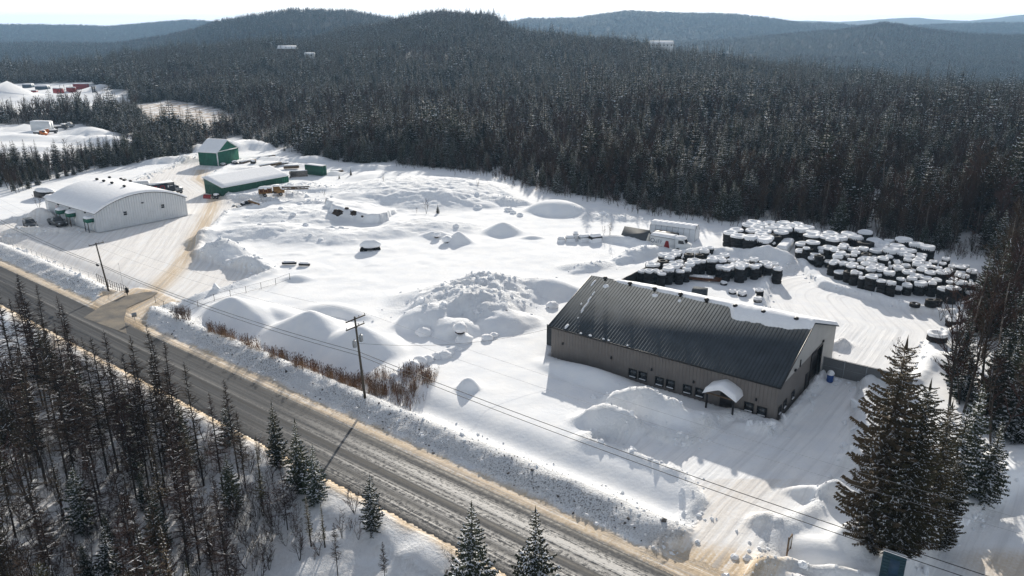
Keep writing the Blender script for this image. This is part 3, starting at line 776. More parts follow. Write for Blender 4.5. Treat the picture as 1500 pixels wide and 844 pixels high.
# snow over the back slope, hanging over the ridge with a ragged lip
xs = np.linspace(3.1, L_ + OH + .05, 150); ts = np.concatenate([[0, .02, .05, .1], np.linspace(.15, 1, 22)])
XS, TS = np.meshgrid(xs, ts, indexing='ij')
lip = .25 + .35 * (fbm(xs, xs * 0, 2.2, 3) + .5) + 2.2 * sstep(21.5, 23.0, xs) * (.75 + .9 * fbm(xs, xs * 0 + 5, 3.0, 3)) * (1 - .75 * sstep(29.5, 32.6, xs)) + .5 * sstep(24, 28, xs)
lip = lip * sstep(2.9, 4.2, xs) - .5 * (1 - sstep(3.0, 5.0, xs))
Y0 = YR - lip[:, None]; YS = Y0 + (yb + .1 - Y0) * TS
thk = .42 * (.75 + .5 * sstep(3, 30, XS)) * np.minimum(1, np.sqrt(TS / .1)) + .10 * fbm(XS, YS, 1.6, 3)
thk = np.where(TS == 0, -.02, np.maximum(thk, .03)); thk[:, -1] = -.1
endc = np.minimum(1, np.sqrt(np.clip((L_ + OH + .05 - XS) / .25, 0, 1)) + .15); endl = np.minimum(1, np.sqrt(np.clip((XS - 3.1) / .3, 0, 1)))
ZS = np.where(YS < YR, zb + (YS - ye) * (zr_ - zb) / (YR - ye), zr_ + (YS - YR) * (zbk - zr_) / (yb - YR)) + thk * endc * endl
s = MB(); s.grid(XS, YS, ZS)
for (x, y, sx, sy) in [(.9, 9.7, .16, .8), (3.1, 9.6, .5, .4), (2.2, 7.6, .10, .5), (2.3, 6.4, .13, .6), (2.5, 4.9, .12, 1.3), (2.7, 3.8, .10, .4), (1.7, 5.1, .12, .15), (2.3, .4, .22, .5), (2.9, 2.4, .1, .1), (6.5, -.1, .3, .12), (8.6, -.1, .2, .1), (9.4, -.1, .18, .1), (11.0, 9.9, .5, .35), (14.8, 9.9, .25, .3), (5.0, -.15, .2, .1), (12.3, -.1, .15, .1)]:
    z = zb + (y - ye) * (zr_ - zb) / (YR - ye)
    s.revolve([(1, -.02), (.85, .6), (.4, 1.0), (0, 1.1)], 9, (0, 0, 0), 0)
    v = s.v[-1]; v[:] = v * np.array([sx, sy, .16]) + np.array([0, 0, 0])
    v[:, 2] += v[:, 1] * (zr_ - zb) / (YR - ye) + z; v[:, 0] += x; v[:, 1] += y
s.build('roof_snow', M_SNOW, bld, smooth=True)
def roof_vent(parent, x, y, z, sc=1.0, m=None):
    v = MB()
    v.revolve([(.0, .0), (.2, .0), (.2, .28), (.34, .32), (.36, .46), (.24, .60), (0, .64)], 12, (0, 0, 0))
    vv = v.v[-1]; vv *= sc
    v.build('roof_vent', m or M_BLACK, parent, loc=(x, y, z))
for (px, py) in [(888, 410), (924, 418), (960, 427), (998, 435), (1036, 443), (1078, 452), (1119, 461), (1167, 471)]:
    q = on_plane(px, py, (OX, OY), A, 1, YR - .15)
    roof_vent(bld, q[0], YR - .45, HR - .12)
def window(parent, c, wd, ht, nrm, sill=True, m=None, snow=True):
    """c centre on the wall plane; nrm 'y-' or 'x+' etc."""
    f = MB()
    ax = nrm[0]; sg = -1 if nrm[1] == '-' else 1
    def bx(mb, du, dz, su, sz, off, th, mi=0):
        if ax == 'y': mb.box((c[0] + du, c[1] + sg * off, c[2] + dz), (su, th, sz), mi)
        else: mb.box((c[0] + sg * off, c[1] + du, c[2] + dz), (th, su, sz), mi)
    k = .08
    bx(f, 0, ht / 2, wd + k, k, .05, .1); bx(f, 0, -ht / 2, wd + k, k, .05, .1)
    bx(f, -wd / 2, 0, k, ht, .05, .1); bx(f, wd / 2, 0, k, ht, .05, .1); bx(f, 0, 0, wd - k, .04, .05, .07)
    fo = f.build('window', m or M_WFRAME, parent)
    p = MB(); bx(p, 0, 0, wd - k, ht - k, .03, .02); p.build('pane', M_GLASS, fo)
    if snow:
        s_ = MB(); bx(s_, 0, -ht / 2 + .16, wd * .8, .10, .10, .12); s_.build('sill_snow', M_SNOW, fo)
for (px, py) in [(927, 547), (941.5, 551), (966, 559), (982, 563), (1007, 570.5), (1025, 575.5), (1097, 596.5), (1116, 603)]:
    q = on_plane(px, py, (OX, OY), A, 1, 0); window(bld, (q[0], -.02, q[2]), 1.15, 1.2, 'y-')
for (px, py) in [(1141.5, 601), (1149, 592), (1160.8, 579)]:
    q = on_plane(px, py, (OX, OY), A, 0, L_); window(bld, (L_ + .02, q[1], q[2]), 1.0, 1.1, 'x+')
q = on_plane(1178.6, 570, (OX, OY), A, 0, L_)
d = MB(); d.box((L_ + .06, q[1], 1.15), (.08, 1.05, 2.3)); do = d.build('side_door', M_BLACK, bld)
d = MB(); d.box((L_ + .13, q[1] + .38, 1.05), (.05, .06, .2)); d.build('handle', M_GALV, do)
for (px, py) in [(825, 503), (896, 523.5), (955, 541), (1016.5, 559), (1108, 585)]:
    q = on_plane(px, py, (OX, OY), A, 1, 0)
    m_ = MB(); m_.box((q[0], -.13, q[2]), (.22, .2, .34), taper=.7); m_.build('wall_light', M_BLACK, bld)
for (px, py) in [(1204.5, 499), (1163.5, 541.5)]:
    q = on_plane(px, py, (OX, OY), A, 0, L_)
    m_ = MB(); m_.box((L_ + .18, q[1], q[2]), (.22, .5, .26), taper=.7); m_.build('wall_light', M_BLACK, bld)
q = on_plane(1171, 532, (OX, OY), A, 0, L_)
m_ = MB(); m_.box((L_ + .15, q[1], q[2]), (.12, .16, 1.0)); m_.build('vent_pipe', M_BLACK, bld)
# entrance porch
q = on_plane(1064, 597, (OX, OY), A, 1, 0); PX = q[0] - .2
po = MB(); pw, pd, pe_, pa_ = 1.95, 2.1, 2.75, 3.75
po.add([(PX - pw, 0, pe_), (PX, 0, pa_), (PX + pw, 0, pe_), (PX - pw, -pd, pe_), (PX, -pd, pa_), (PX + pw, -pd, pe_),
        (PX - pw, 0, pe_ - .14), (PX, 0, pa_ - .14), (PX + pw, 0, pe_ - .14), (PX - pw, -pd, pe_ - .14), (PX, -pd, pa_ - .14), (PX + pw, -pd, pe_ - .14)],
       [(0, 3, 4, 1), (1, 4, 5, 2), (6, 7, 10, 9), (7, 8, 11, 10), (3, 9, 10, 4), (4, 10, 11, 5), (0, 6, 9, 3), (2, 5, 11, 8)])
po.box((PX, -pd + .06, pe_ - .1), (pw * 2 - .2, .12, .18))
por = po.build('porch', M_WOOD, bld)
for sx in (-1, 1):
    p_ = MB(); p_.box((PX + sx * (pw - .25), -pd + .2, pe_ / 2 - .15), (.2, .2, pe_ + .05)); p_.build('post', M_BLACK, por)
xs2 = np.linspace(-pw - .22, pw + .22, 21); ys2 = np.linspace(-pd - .28, .0, 15); XX, YY = np.meshgrid(xs2, ys2, indexing='ij')
ex = np.clip((pw + .22 - np.abs(XX)) / .3, 0, 1); ey = np.clip((YY + pd + .28) / .3, 0, 1)
ZZ = pa_ - (pa_ - pe_) * np.sqrt((XX / pw) ** 2 + .02) + .62 * np.sqrt(ex * ey) * (1 + .2 * fbm(XX, YY, 1, 2)) - .05
ps = MB(); ps.grid(XX + PX, YY, ZZ); ps.build('porch_snow', M_SNOW, por, smooth=True)
d = MB(); d.box((PX + .1, -.06, 1.1), (1.6, .1, 2.3)); d.box((PX + .1, -.13, 1.1), (.05, .03, 2.2)); d.build('entrance_door', M_BLACK, bld)

# ================================================================== the arched building
A2 = math.radians(52.4); O2 = (-97.6, 174.8)
ab = thing('arched_building', 'pale grey steel building with a wide arched roof under smooth snow', 'building', (*O2, 0), A2)
LX, LY, E2, T2 = 22.8, 25.3, 4.35, 7.35
def arch(x): 
    t = x / LX * 2 - 1
    return E2 + (T2 - E2) * (1 - abs(t) ** 2.1)
xs = np.linspace(0, LX, 33)
w = MB()
for yy in (0, LY):
    v = [(x, yy, -.2) for x in xs] + [(x, yy, arch(x)) for x in xs]; n = len(xs)
    w.add(v, [((i, i + 1, n + i + 1, n + i) if yy == 0 else (i + 1, i, n + i, n + i + 1)) for i in range(n - 1)])
w.add([(0, LY, -.2), (0, 0, -.2), (0, 0, E2), (0, LY, E2)], [(0, 1, 2, 3)]); w.add([(LX, 0, -.2), (LX, LY, -.2), (LX, LY, E2), (LX, 0, E2)], [(0, 1, 2, 3)])
ribbed(w, (0, 0), (LX, 0), -.2, lambda t: arch(t) - .05, (0, -1), .62, .16, .06)
ribbed(w, (0, LY), (0, 0), -.2, E2 - .03, (-1, 0), .62, .14, .04)
w.build('wall', M_GREYS, ab)
xo = np.linspace(-.3, LX + .3, 41)
def sheet(name, ys_, lift, th, m, parent, xo=xo, smooth=True, rag=0):
    XX, YY = np.meshgrid(xo, ys_, indexing='ij')
    base = np.array([[arch(min(max(x, 0), LX)) - max(0, -x, x - LX) * .25 for y in ys_] for x in xo])
    e = np.ones_like(XX); 
    if rag: e = np.minimum(1, np.sqrt(np.clip(np.minimum(np.minimum(XX - xo[0], xo[-1] - XX), np.minimum(YY - ys_[0], ys_[-1] - YY)) / .35, 0, 1)))
    Zt = base + lift + th * e
    mb_ = MB(); mb_.grid(XX, YY, Zt)
    XB = XX.copy(); mb_.grid(XX[:, ::-1], YY[:, ::-1], (base + lift)[:, ::-1])
    if not rag:
        for j in (0, -1):
            a_ = np.stack([XX[:, j], YY[:, j], Zt[:, j]], -1); b_ = np.stack([XX[:, j], YY[:, j], (base + lift)[:, j]], -1); k = len(xo)
            mb_.add(np.vstack([a_, b_]), [(i, i + 1, k + i + 1, k + i) for i in range(k - 1)])
        for i0 in (0, -1):
            a_ = np.stack([XX[i0], YY[i0], Zt[i0]], -1); b_ = np.stack([XX[i0], YY[i0], (base + lift)[i0]], -1); k = len(ys_)
            mb_.add(np.vstack([a_, b_]), [(i, i + 1, k + i + 1, k + i) for i in range(k - 1)])
    return mb_.build(name, m, parent, smooth=smooth)
sheet('roof', np.linspace(-.25, LY + .25, 3), .02, .14, M_BLACK, ab, smooth=False)
sheet('roof_snow', np.concatenate([[-.32, -.27, -.15, .0], np.linspace(.4, LY - .4, 12), [LY, LY + .2, LY + .32]]), .17, .52, M_SNOW, ab, xo=np.concatenate([[-.38, -.33, -.2], np.linspace(0, LX, 31), [LX + .2, LX + .38]]), rag=1)
for (px, py) in [(143, 268.5), (153, 271), (165, 274), (183, 279), (161, 263), (177, 261), (183, 262), (182, 266), (191, 265)]:
    q = on_plane(px, py, O2, A2, 2, 7.3) if False else None
    gq = G(px, py, 7.2); lq = to_local(gq, O2, A2)
    if 0 < lq[0] < LX: roof_vent(ab, lq[0], lq[1], arch(lq[0]) + .45, 1.25)
for (px, py) in [(183, 312.5), (238, 302)]:
    q = on_plane(px, py, O2, A2, 1, 0); window(ab, (q[0], -.05, q[2]), .9, 1.0, 'y-', m=M_WHITE, snow=False)
q = on_plane(208, 297, O2, A2, 1, 0); m_ = MB(); m_.box((q[0], -.2, q[2]), (.45, .3, .25)); m_.build('wall_light', M_BLACK, ab)
for (px, py) in [(86, 299.5), (103, 305), (125.5, 311.5)]:
    q = on_plane(px, py, O2, A2, 0, 0); m_ = MB(); m_.box((-.2, q[1], q[2]), (.3, .35, .22)); m_.build('wall_light', M_BLACK, ab)
for i, (px, py) in enumerate([(94.5, 312), (109, 316), (136, 327)]):
    q = on_plane(px, py, O2, A2, 0, 0); yy = q[1]
    a_ = MB(); a_.box((-.85, yy, 2.75), (1.6, 2.0, .95)); ao = a_.build('door_canopy', M_GREEN, ab)
    xs3 = np.linspace(-1.75, 0, 8); ys3 = np.linspace(-1.1, 1.1, 8); XX, YY = np.meshgrid(xs3, ys3, indexing='ij')
    e = np.sqrt(np.clip(np.minimum(1.1 - np.abs(YY), XX + 1.75) / .3, 0, 1)); s_ = MB(); s_.grid(XX, YY + yy, 3.23 + .45 * e); s_.build('canopy_snow', M_SNOW, ao, smooth=True)
    for sy in (-.85, .85):
        p_ = MB(); p_.box((-1.5, yy + sy, 1.1), (.14, .14, 2.4)); p_.build('post', M_BLACK if i == 2 else M_WOOD, ao)
    d = MB(); d.box((-.06, yy, 1.05), (.1, 1.0, 2.1)); d.build('door', M_WHITE, ab)
q = on_plane(84, 303, O2, A2, 0, 0)
s_ = MB(); s_.box((-.10, q[1], q[2]), (.10, 1.9, 1.3)); sg_ = s_.build('sign_board', M_WHITE, ab)
s_ = MB()
M_SIGNR = mat('faded_red_lettering', (.45, .10, .09), .6)
for k, yy in enumerate((-.62, -.22, .2, .62)):
    s_.box((-.17, q[1] + yy, q[2] + .05), (.02, .07, .7)); s_.box((-.17, q[1] + yy + .12, q[2] + (.35 if k % 2 else -.25)), (.02, .2, .08))
s_.build('lettering', M_SIGNR, sg_)
# low rear wing
w = MB(); w.box((7, LY + 3.5, 1.9), (10, 7, 4.0)); w.build('rear_wing', M_GREYS, ab)
w = MB(); XX, YY = np.meshgrid(np.linspace(1.6, 12.4, 14), np.linspace(LY - .5, LY + 7.4, 12), indexing='ij')
e = np.sqrt(np.clip(np.minimum(np.minimum(XX - 1.6, 12.4 - XX), LY + 7.4 - YY) / .4, 0, 1)); w.grid(XX, YY, 3.9 + .6 * e); w.build('wing_snow', M_SNOW, ab, smooth=True)

# ================================================================== green sheds
def shed(name, label, o, ang, lx, ly, hf, hb, wallm, ridge=None, snow_t=.45, oh=.4):
    """lx along local x, ly deep; hf/hb front and back eaves, ridge height makes a gable over x"""
    t = thing(name, label, 'shed', (*o, 0), ang)
    w = MB()
    if ridge is None:
        w.add([(0, 0, -.2), (lx, 0, -.2), (lx, ly, -.2), (0, ly, -.2), (0, 0, hf), (lx, 0, hf), (lx, ly, hb), (0, ly, hb)], [(0, 1, 5, 4), (1, 2, 6, 5), (2, 3, 7, 6), (3, 0, 4, 7)])
        ribbed(w, (0, 0), (lx, 0), -.2, hf - .05, (0, -1), .8, .12, .04); ribbed(w, (0, ly), (0, 0), -.2, hf - .05, (-1, 0), .8, .12, .04)
        w.build('wall', wallm, t)
        nx, ny = 30, 12
        XX, YY = np.meshgrid(np.linspace(-oh, lx + oh, nx), np.linspace(-oh, ly + oh, ny), indexing='ij')
        zb_ = hf + (hb - hf) * YY / ly
    else:
        w.add([(0, 0, -.2), (lx, 0, -.2), (lx, ly, -.2), (0, ly, -.2), (0, 0, hf), (lx, 0, hf), (lx, ly, hf), (0, ly, hf), (lx / 2, 0, ridge), (lx / 2, ly, ridge)],
              [(0, 1, 5, 8, 4), (1, 2, 6, 5), (2, 3, 7, 9, 6), (3, 0, 4, 7)])
        ribbed(w, (0, 0), (lx, 0), -.2, hf - .05, (0, -1), .8, .12, .04); ribbed(w, (0, ly), (0, 0), -.2, hf - .05, (-1, 0), .8, .12, .04)
        w.build('wall', wallm, t)
        tr = MB(); tr.box((lx / 2, -.06, hf), (lx + .1, .1, .28)); tr.box((-.03, -.03, hf / 2), (.3, .3, hf)); tr.build('trim', M_WHITE, t)
        XX, YY = np.meshgrid(np.linspace(-oh, lx + oh, 21), np.linspace(-oh, ly + oh, 14), indexing='ij')
        zb_ = ridge - (ridge - hf) * np.abs(XX - lx / 2) / (lx / 2)
    e = np.sqrt(np.clip(np.minimum(np.minimum(XX + oh, lx + oh - XX), np.minimum(YY + oh, ly + oh - YY)) / .35, 0, 1))
    rf = MB(); rf.grid(XX, YY, zb_ + .02); rf.grid(XX[::-1], YY[::-1], (zb_ - .14)[::-1])
    for sl_ in ((slice(None), 0), (slice(None), -1), (0, slice(None)), (-1, slice(None))):
        a_ = np.stack([XX[sl_], YY[sl_], zb_[sl_] + .02], -1); b_ = a_ - np.array([0, 0, .16]); k = len(a_)
        rf.add(np.vstack([a_, b_]), [(i, i + 1, k + i + 1, k + i) for i in range(k - 1)])
    rf.build('roof', M_WHITE, t)
    s_ = MB(); s_.grid(XX, YY, zb_ + .03 + snow_t * e); s_.build('roof_snow', M_SNOW, t, smooth=True)
    return t
c = G(327, 288); a_ = G(306.5, 282); b_ = G(420, 270)
ang = math.atan2(b_[1] - c[1], b_[0] - c[0])
shed('long_shed', 'long low green shed with a snow covered roof sloping to the yard', (c[0], c[1]), ang, 23.5, 8.5, 2.75, 4.7, M_GREEND)
c = G(320, 243.5); b_ = G(351, 236)
ang2 = math.atan2(b_[1] - c[1], b_[0] - c[0])
shed('gable_shed', 'small tall green shed with white trim and a steep gable roof', (c[0], c[1]), ang2, 11.6, 8.0, 4.9, 8.3, M_GREEN, ridge=8.3, snow_t=.3)
# ================================================================== trees
rs = np.random.RandomState(11)
M_NEED = mat('spruce_needles', (.024, .034, .021), .8, noise=.6, nscale=1.2, col2=(.050, .054, .032), spec=.1, vary=.45)
M_NEEDB = mat('brown_tinged_needles', (.060, .056, .030), .8, noise=.6, nscale=1.0, col2=(.088, .074, .040), spec=.1, vary=.35)
M_BARK = mat('grey_bark', (.050, .042, .036), .9, noise=.5, nscale=3, spec=.1)
M_TWIG = mat('brown_twigs', (.098, .066, .046), .9, noise=.4, nscale=.6, spec=.05, vary=.4)
M_TWIGL = mat('tan_twigs', (.17, .115, .078), .9, noise=.3, nscale=1, spec=.05, vary=.3)
M_TWIGD = mat('dark_twigs', (.050, .037, .029), .9, noise=.4, nscale=.6, spec=.05, vary=.3)
M_BIRCH = mat('pale_birch_bark', (.34, .30, .26), .8, noise=.6, nscale=2.5, spec=.1)
M_TSNOW = mat('snow_on_branches', (.78, .80, .84), .9, spec=.05)

class TB:
    """triangle and quad soup gathered as arrays"""
    def __init__(s): s.t = []; s.mi = []
    def tris(s, T, mi=0):
        T = np.asarray(T, np.float32).reshape(-1, 3, 3)
        s.t.append(T); s.mi.append(np.full(len(T), mi, np.int32))
    def cyl(s, a, b, r0, r1, n=6, mi=0):
        """a,b: (k,3), r: (k,)"""
        a = np.atleast_2d(a).astype(float); b = np.atleast_2d(b).astype(float)
        r0 = np.atleast_1d(r0) * np.ones(len(a)); r1 = np.atleast_1d(r1) * np.ones(len(a))
        d = b - a; L = np.linalg.norm(d, axis=1, keepdims=True) + 1e-9; d = d / L
        ref = np.where(np.abs(d[:, 2:3]) < .9, np.array([[0, 0, 1.]]), np.array([[1., 0, 0]]))
        u = np.cross(d, ref); u /= np.linalg.norm(u, axis=1, keepdims=True) + 1e-9; w = np.cross(d, u)
        for i in range(n):
            a0, a1 = 2 * math.pi * i / n, 2 * math.pi * (i + 1) / n
            p0 = a + (u * math.cos(a0) + w * math.sin(a0)) * r0[:, None]; p1 = a + (u * math.cos(a1) + w * math.sin(a1)) * r0[:, None]
            q0 = b + (u * math.cos(a0) + w * math.sin(a0)) * r1[:, None]; q1 = b + (u * math.cos(a1) + w * math.sin(a1)) * r1[:, None]
            s.tris(np.stack([p0, p1, q1], 1), mi); s.tris(np.stack([p0, q1, q0], 1), mi)
    def mesh(s, name, mats):
        T = np.concatenate(s.t); mi = np.concatenate(s.mi)
        me = bpy.data.meshes.new(name); n = len(T)
        me.vertices.add(n * 3); me.vertices.foreach_set('co', T.ravel())
        me.loops.add(n * 3); me.polygons.add(n)
        me.loops.foreach_set('vertex_index', np.arange(n * 3, dtype=np.int32))
        me.polygons.foreach_set('loop_start', np.arange(n, dtype=np.int32) * 3)
        me.polygons.foreach_set('loop_total', np.full(n, 3, np.int32))
        me.polygons.foreach_set('material_index', mi)
        me.update(calc_edges=True)
        for m in mats: me.materials.append(m)
        return me

def spruce(seed, h, R, whorls, per, seg, snow, spread=1.0, bare=.06, irregular=.2, power=.85, droop=.28, tuft=1.0, side_snow=None):
    """crown (needles + snow) and trunk arrays; z up, base at 0"""
    r = np.random.RandomState(seed)
    crown, trunk = TB(), TB()
    lean = r.uniform(-.02, .02, 2)
    zt = np.linspace(0, h, 6); off = np.stack([lean[0] * zt + .05 * np.sin(zt), lean[1] * zt, zt], 1)
    rt = h * .013 * (1 - zt / h) ** .8 + .015
    for i in range(5): trunk.cyl(off[i], off[i + 1], rt[i], rt[i + 1], 6)
    zs = bare * h + (h * .985 - bare * h) * (np.arange(whorls) + r.uniform(-.3, .3, whorls)) / whorls
    lumpR = 1 + irregular * np.interp(zs, np.linspace(0, h, 7), r.uniform(-1, 1, 7))
    for z, lr in zip(zs, lumpR):
        t = z / h
        Rz = R * ((1 - t) ** power) * lr * min(1, .55 + t * 2.2) + .10
        k = max(3, int(per * (1 - .45 * t) * r.uniform(.8, 1.2)))
        az = np.arange(k) * 2 * math.pi / k + r.uniform(0, 6.28) + r.uniform(-.35, .35, k)
        L = Rz * r.uniform(.62, 1.12, k)
        dz = -droop * (1 - t * .9) * r.uniform(.5, 1.4, k)
        cx, cy_ = lean[0] * z, lean[1] * z
        for a, l_, d in zip(az, L, dz):
            dirv = np.array([math.cos(a), math.sin(a), 0]); side = np.array([-math.sin(a), math.cos(a), 0])
            n = max(2, int(seg * (l_ / R) ** .6 + .5))
            s_ = (np.arange(n) + .3) / n
            # spine: out, down, tip lifting
            zz = z + d * l_ * s_ + .22 * l_ * s_ ** 3 + .02
            base = np.array([cx, cy_, 0]) + dirv * (l_ * s_)[:, None]; base[:, 2] = zz
            nxt = np.minimum(s_ + 1.25 / n, 1.06)
            zt2 = z + d * l_ * nxt + .22 * l_ * nxt ** 3
            for sg in (-1, 1):
                wv = l_ * .30 * tuft * (1.06 - s_ * .75) * r.uniform(.55, 1.25, n) + .05
                tip = np.array([cx, cy_, 0]) + dirv * (l_ * (s_ + .55 / n + .10))[:, None] + side * (sg * wv)[:, None]
                tip[:, 2] = zz - wv * r.uniform(.1, .75, n)
                nx = np.array([cx, cy_, 0]) + dirv * (l_ * nxt)[:, None]; nx[:, 2] = zt2
                crown.tris(np.stack([base, tip, nx], 1), 0)
                if n > 3:      # drooping second rank
                    tp2 = base + side * (sg * wv * .45)[:, None] + dirv * (.1 * l_)
                    tp2[:, 2] = zz - wv * r.uniform(.5, 1.3, n)
                    crown.tris(np.stack([base, nx, tp2], 1), 0)
                if snow > 0:
                    m = r.rand(n) < snow * (1.1 - .3 * t)
                    if m.any():
                        up = np.array([0, 0, .05 + .02 * r.rand()])
                        b2 = base[m] + up; n2 = b2 + (nx[m] - base[m]) * .85 + up * .2; t2 = b2 + (tip[m] - base[m]) * r.uniform(.5, .95, (m.sum(), 1)) + up * .6
                        crown.tris(np.stack([b2, t2, n2], 1), 1)
    # leader
    top = np.array([lean[0] * h, lean[1] * h, h])
    for a in (0, 2.1, 4.2):
        s3 = np.array([math.cos(a), math.sin(a), 0]) * h * .008
        crown.tris([[top + [0, 0, .03 * h], top + s3 - [0, 0, .04 * h], top - s3 - [0, 0, .04 * h]]], 0)
    return crown, trunk

def twig_rays(r, base, dirs, lens, n_sub, wdt, crown, mi=0, up=.35, spread=.7, levels=1, snow=0.0):
    """branches as slim blades with smaller blades along them"""
    for b, d, L in zip(base, dirs, lens):
        side = np.cross(d, [0, 0, 1.]); side /= np.linalg.norm(side) + 1e-9
        e = b + d * L + np.array([0, 0, up * L * .3])
        w = wdt * (.6 + L * .25)
        mid = (b + e) / 2 + np.array([0, 0, -up * L * .08])
        up_ = np.cross(side, d)
        for sv in (side, up_):
            crown.tris([[b - sv * w, b + sv * w, mid + sv * w * .7], [b - sv * w, mid + sv * w * .7, mid - sv * w * .7], [mid - sv * w * .7, mid + sv * w * .7, e]], mi)
        if snow and r.rand() < snow:
            u3 = np.array([0, 0, w * 1.3])
            crown.tris([[b + u3 - side * w * 1.2, b + u3 + side * w * 1.2, mid + u3], [mid + u3 - side * w, mid + u3 + side * w, e + u3 * .5]], 2)
        if n_sub > 0:
            k = max(2, int(n_sub * min(1.6, .4 + L * .5)))
            tt = r.uniform(.2, 1., k)
            pb = b + (e - b) * tt[:, None]
            dd = d[None] * r.uniform(.3, .9, (k, 1)) + side[None] * r.uniform(-1, 1, (k, 1)) * spread + np.array([0, 0, 1.])[None] * r.uniform(-.2, .6, (k, 1)) * up * 1.6
            dd /= np.linalg.norm(dd, axis=1, keepdims=True)
            ll = L * r.uniform(.2, .5, k)
            if levels > 1:
                twig_rays(r, pb, dd, ll, n_sub * .7, wdt * .62, crown, mi, up, spread, levels - 1)
            else:
                s2 = np.cross(dd, [0, .3, 1.]); s2 /= np.linalg.norm(s2, axis=1, keepdims=True) + 1e-9
                ee = pb + dd * ll[:, None]; ww = wdt * .5
                crown.tris(np.stack([pb - s2 * ww, pb + s2 * ww, ee], 1), mi)

def larch(seed, h, R, nb, nsub, wdt=.022, bare=.3, snow=.1):
    r = np.random.RandomState(seed); crown, trunk = TB(), TB()
    lean = r.uniform(-.025, .025, 2); zt = np.linspace(0, h, 8); ax = np.stack([lean[0] * zt, lean[1] * zt, zt], 1)
    rt = h * .0072 * (1 - zt / h) ** .75 + .012
    for i in range(7): trunk.cyl(ax[i], ax[i + 1], rt[i], rt[i + 1], 6)
    t = np.sort(bare + (1 - bare) * r.rand(nb) ** .9); z = t * h * .985
    az = r.uniform(0, 6.283, nb); L = R * (1 - t) ** .7 * r.uniform(.5, 1.15, nb) * np.minimum(1, .4 + (t - bare) * 4) + .15
    b = np.stack([lean[0] * z, lean[1] * z, z], 1); el = r.uniform(-.25, .30, nb) + .45 * (t - .5)
    d = np.stack([np.cos(az) * np.cos(el), np.sin(az) * np.cos(el), np.sin(el)], 1)
    twig_rays(r, b, d, L, nsub, wdt, crown, 0, .25, .8, 1, snow)
    return crown, trunk
def broadleaf(seed, h, R, nb, nsub, wdt=.03, multi=1, levels=2, snow=.1):
    r = np.random.RandomState(seed); crown, trunk = TB(), TB()
    for k in range(multi):
        ln = r.uniform(-.12, .12, 2) * (1 + .5 * (multi > 1)); zt = np.linspace(0, h * .9, 7); bend = r.uniform(-.4, .4, 2)
        ax = np.stack([ln[0] * zt + bend[0] * np.sin(zt / h * 3), ln[1] * zt + bend[1] * np.sin(zt / h * 3), zt], 1)
        rt = (h * .011 * (1 - zt / h / .95) ** .8 + .012) / math.sqrt(multi)
        for i in range(6): trunk.cyl(ax[i], ax[i + 1], rt[i], rt[i + 1], 6)
        n = nb // multi
        t = .28 + .72 * r.rand(n) ** .8; z = t * h * .9
        b = np.stack([np.interp(z, zt, ax[:, 0]), np.interp(z, zt, ax[:, 1]), z], 1)
        az = r.uniform(0, 6.283, n); el = r.uniform(.35, 1.1, n)
        L = R * (1.15 - t * .75) * r.uniform(.6, 1.1, n)
        d = np.stack([np.cos(az) * np.cos(el), np.sin(az) * np.cos(el), np.sin(el)], 1)
        twig_rays(r, b, d, L, nsub, wdt, crown, 0, .5, .8, levels, snow)
    return crown, trunk

PR = {}     # kind -> list of (crown mesh, trunk mesh, nominal height)
def reg(kind, ct, h, cm, tm, nm):
    c, t = ct
    PR.setdefault(kind, []).append((c.mesh(nm + '_crown', cm), t.mesh(nm + '_trunk', [tm]), h))
SPM = [M_NEED, M_TSNOW]; SPB = [M_NEEDB, M_TSNOW]
for i in range(4): reg('spruce', spruce(100 + i, 12, 2.15 + .2 * i, 34, 9, 8, .24, tuft=.8), 12, SPM, M_BARK, 'spruce')
for i in range(3): reg('snowy_spruce', spruce(120 + i, 9, 2.2, 28, 10, 9, .50, droop=.36, bare=.02, tuft=.75), 9, SPM, M_BARK, 'snowy_spruce')
for i in range(3): reg('dead_spruce', spruce(140 + i, 14, 1.25, 34, 5, 4, .12, irregular=.35, tuft=.55, bare=.25), 14, [M_NEEDB, M_TSNOW], M_BARK, 'thin_spruce')
for i in range(3): reg('pine', spruce(160 + i, 17, 2.45, 54, 11, 13, .22, irregular=.42, power=.42, bare=.03, droop=.12, tuft=.5), 17, SPB, M_BARK, 'broad_spruce')
for i in range(5): reg('larch', larch(200 + i, 17, 2.4, 190, 15, .044, .16 + .04 * i), 17, [M_TWIGD, M_BARK, M_TSNOW], M_BARK, 'larch')
for i in range(5): reg('birch', broadleaf(220 + i, 11, 2.6, 30, 9, .040, 1 + i % 2), 11, [M_TWIG, M_BARK, M_TSNOW], M_BIRCH if i == 0 else M_BARK, 'birch')
for i in range(3): reg('sapling', broadleaf(240 + i, 4, 1.3, 30, 9, .028, 3, 1, .3), 4, [M_TWIG, M_BARK, M_TSNOW], M_BARK, 'bare_bush')
for i in range(3): reg('shrub', broadleaf(260 + i, 4, 1.5, 26, 7, .018, 4, 1, .1), 4, [M_TWIGL, M_TWIGL, M_TSNOW], M_TWIGL, 'tan_shrub')
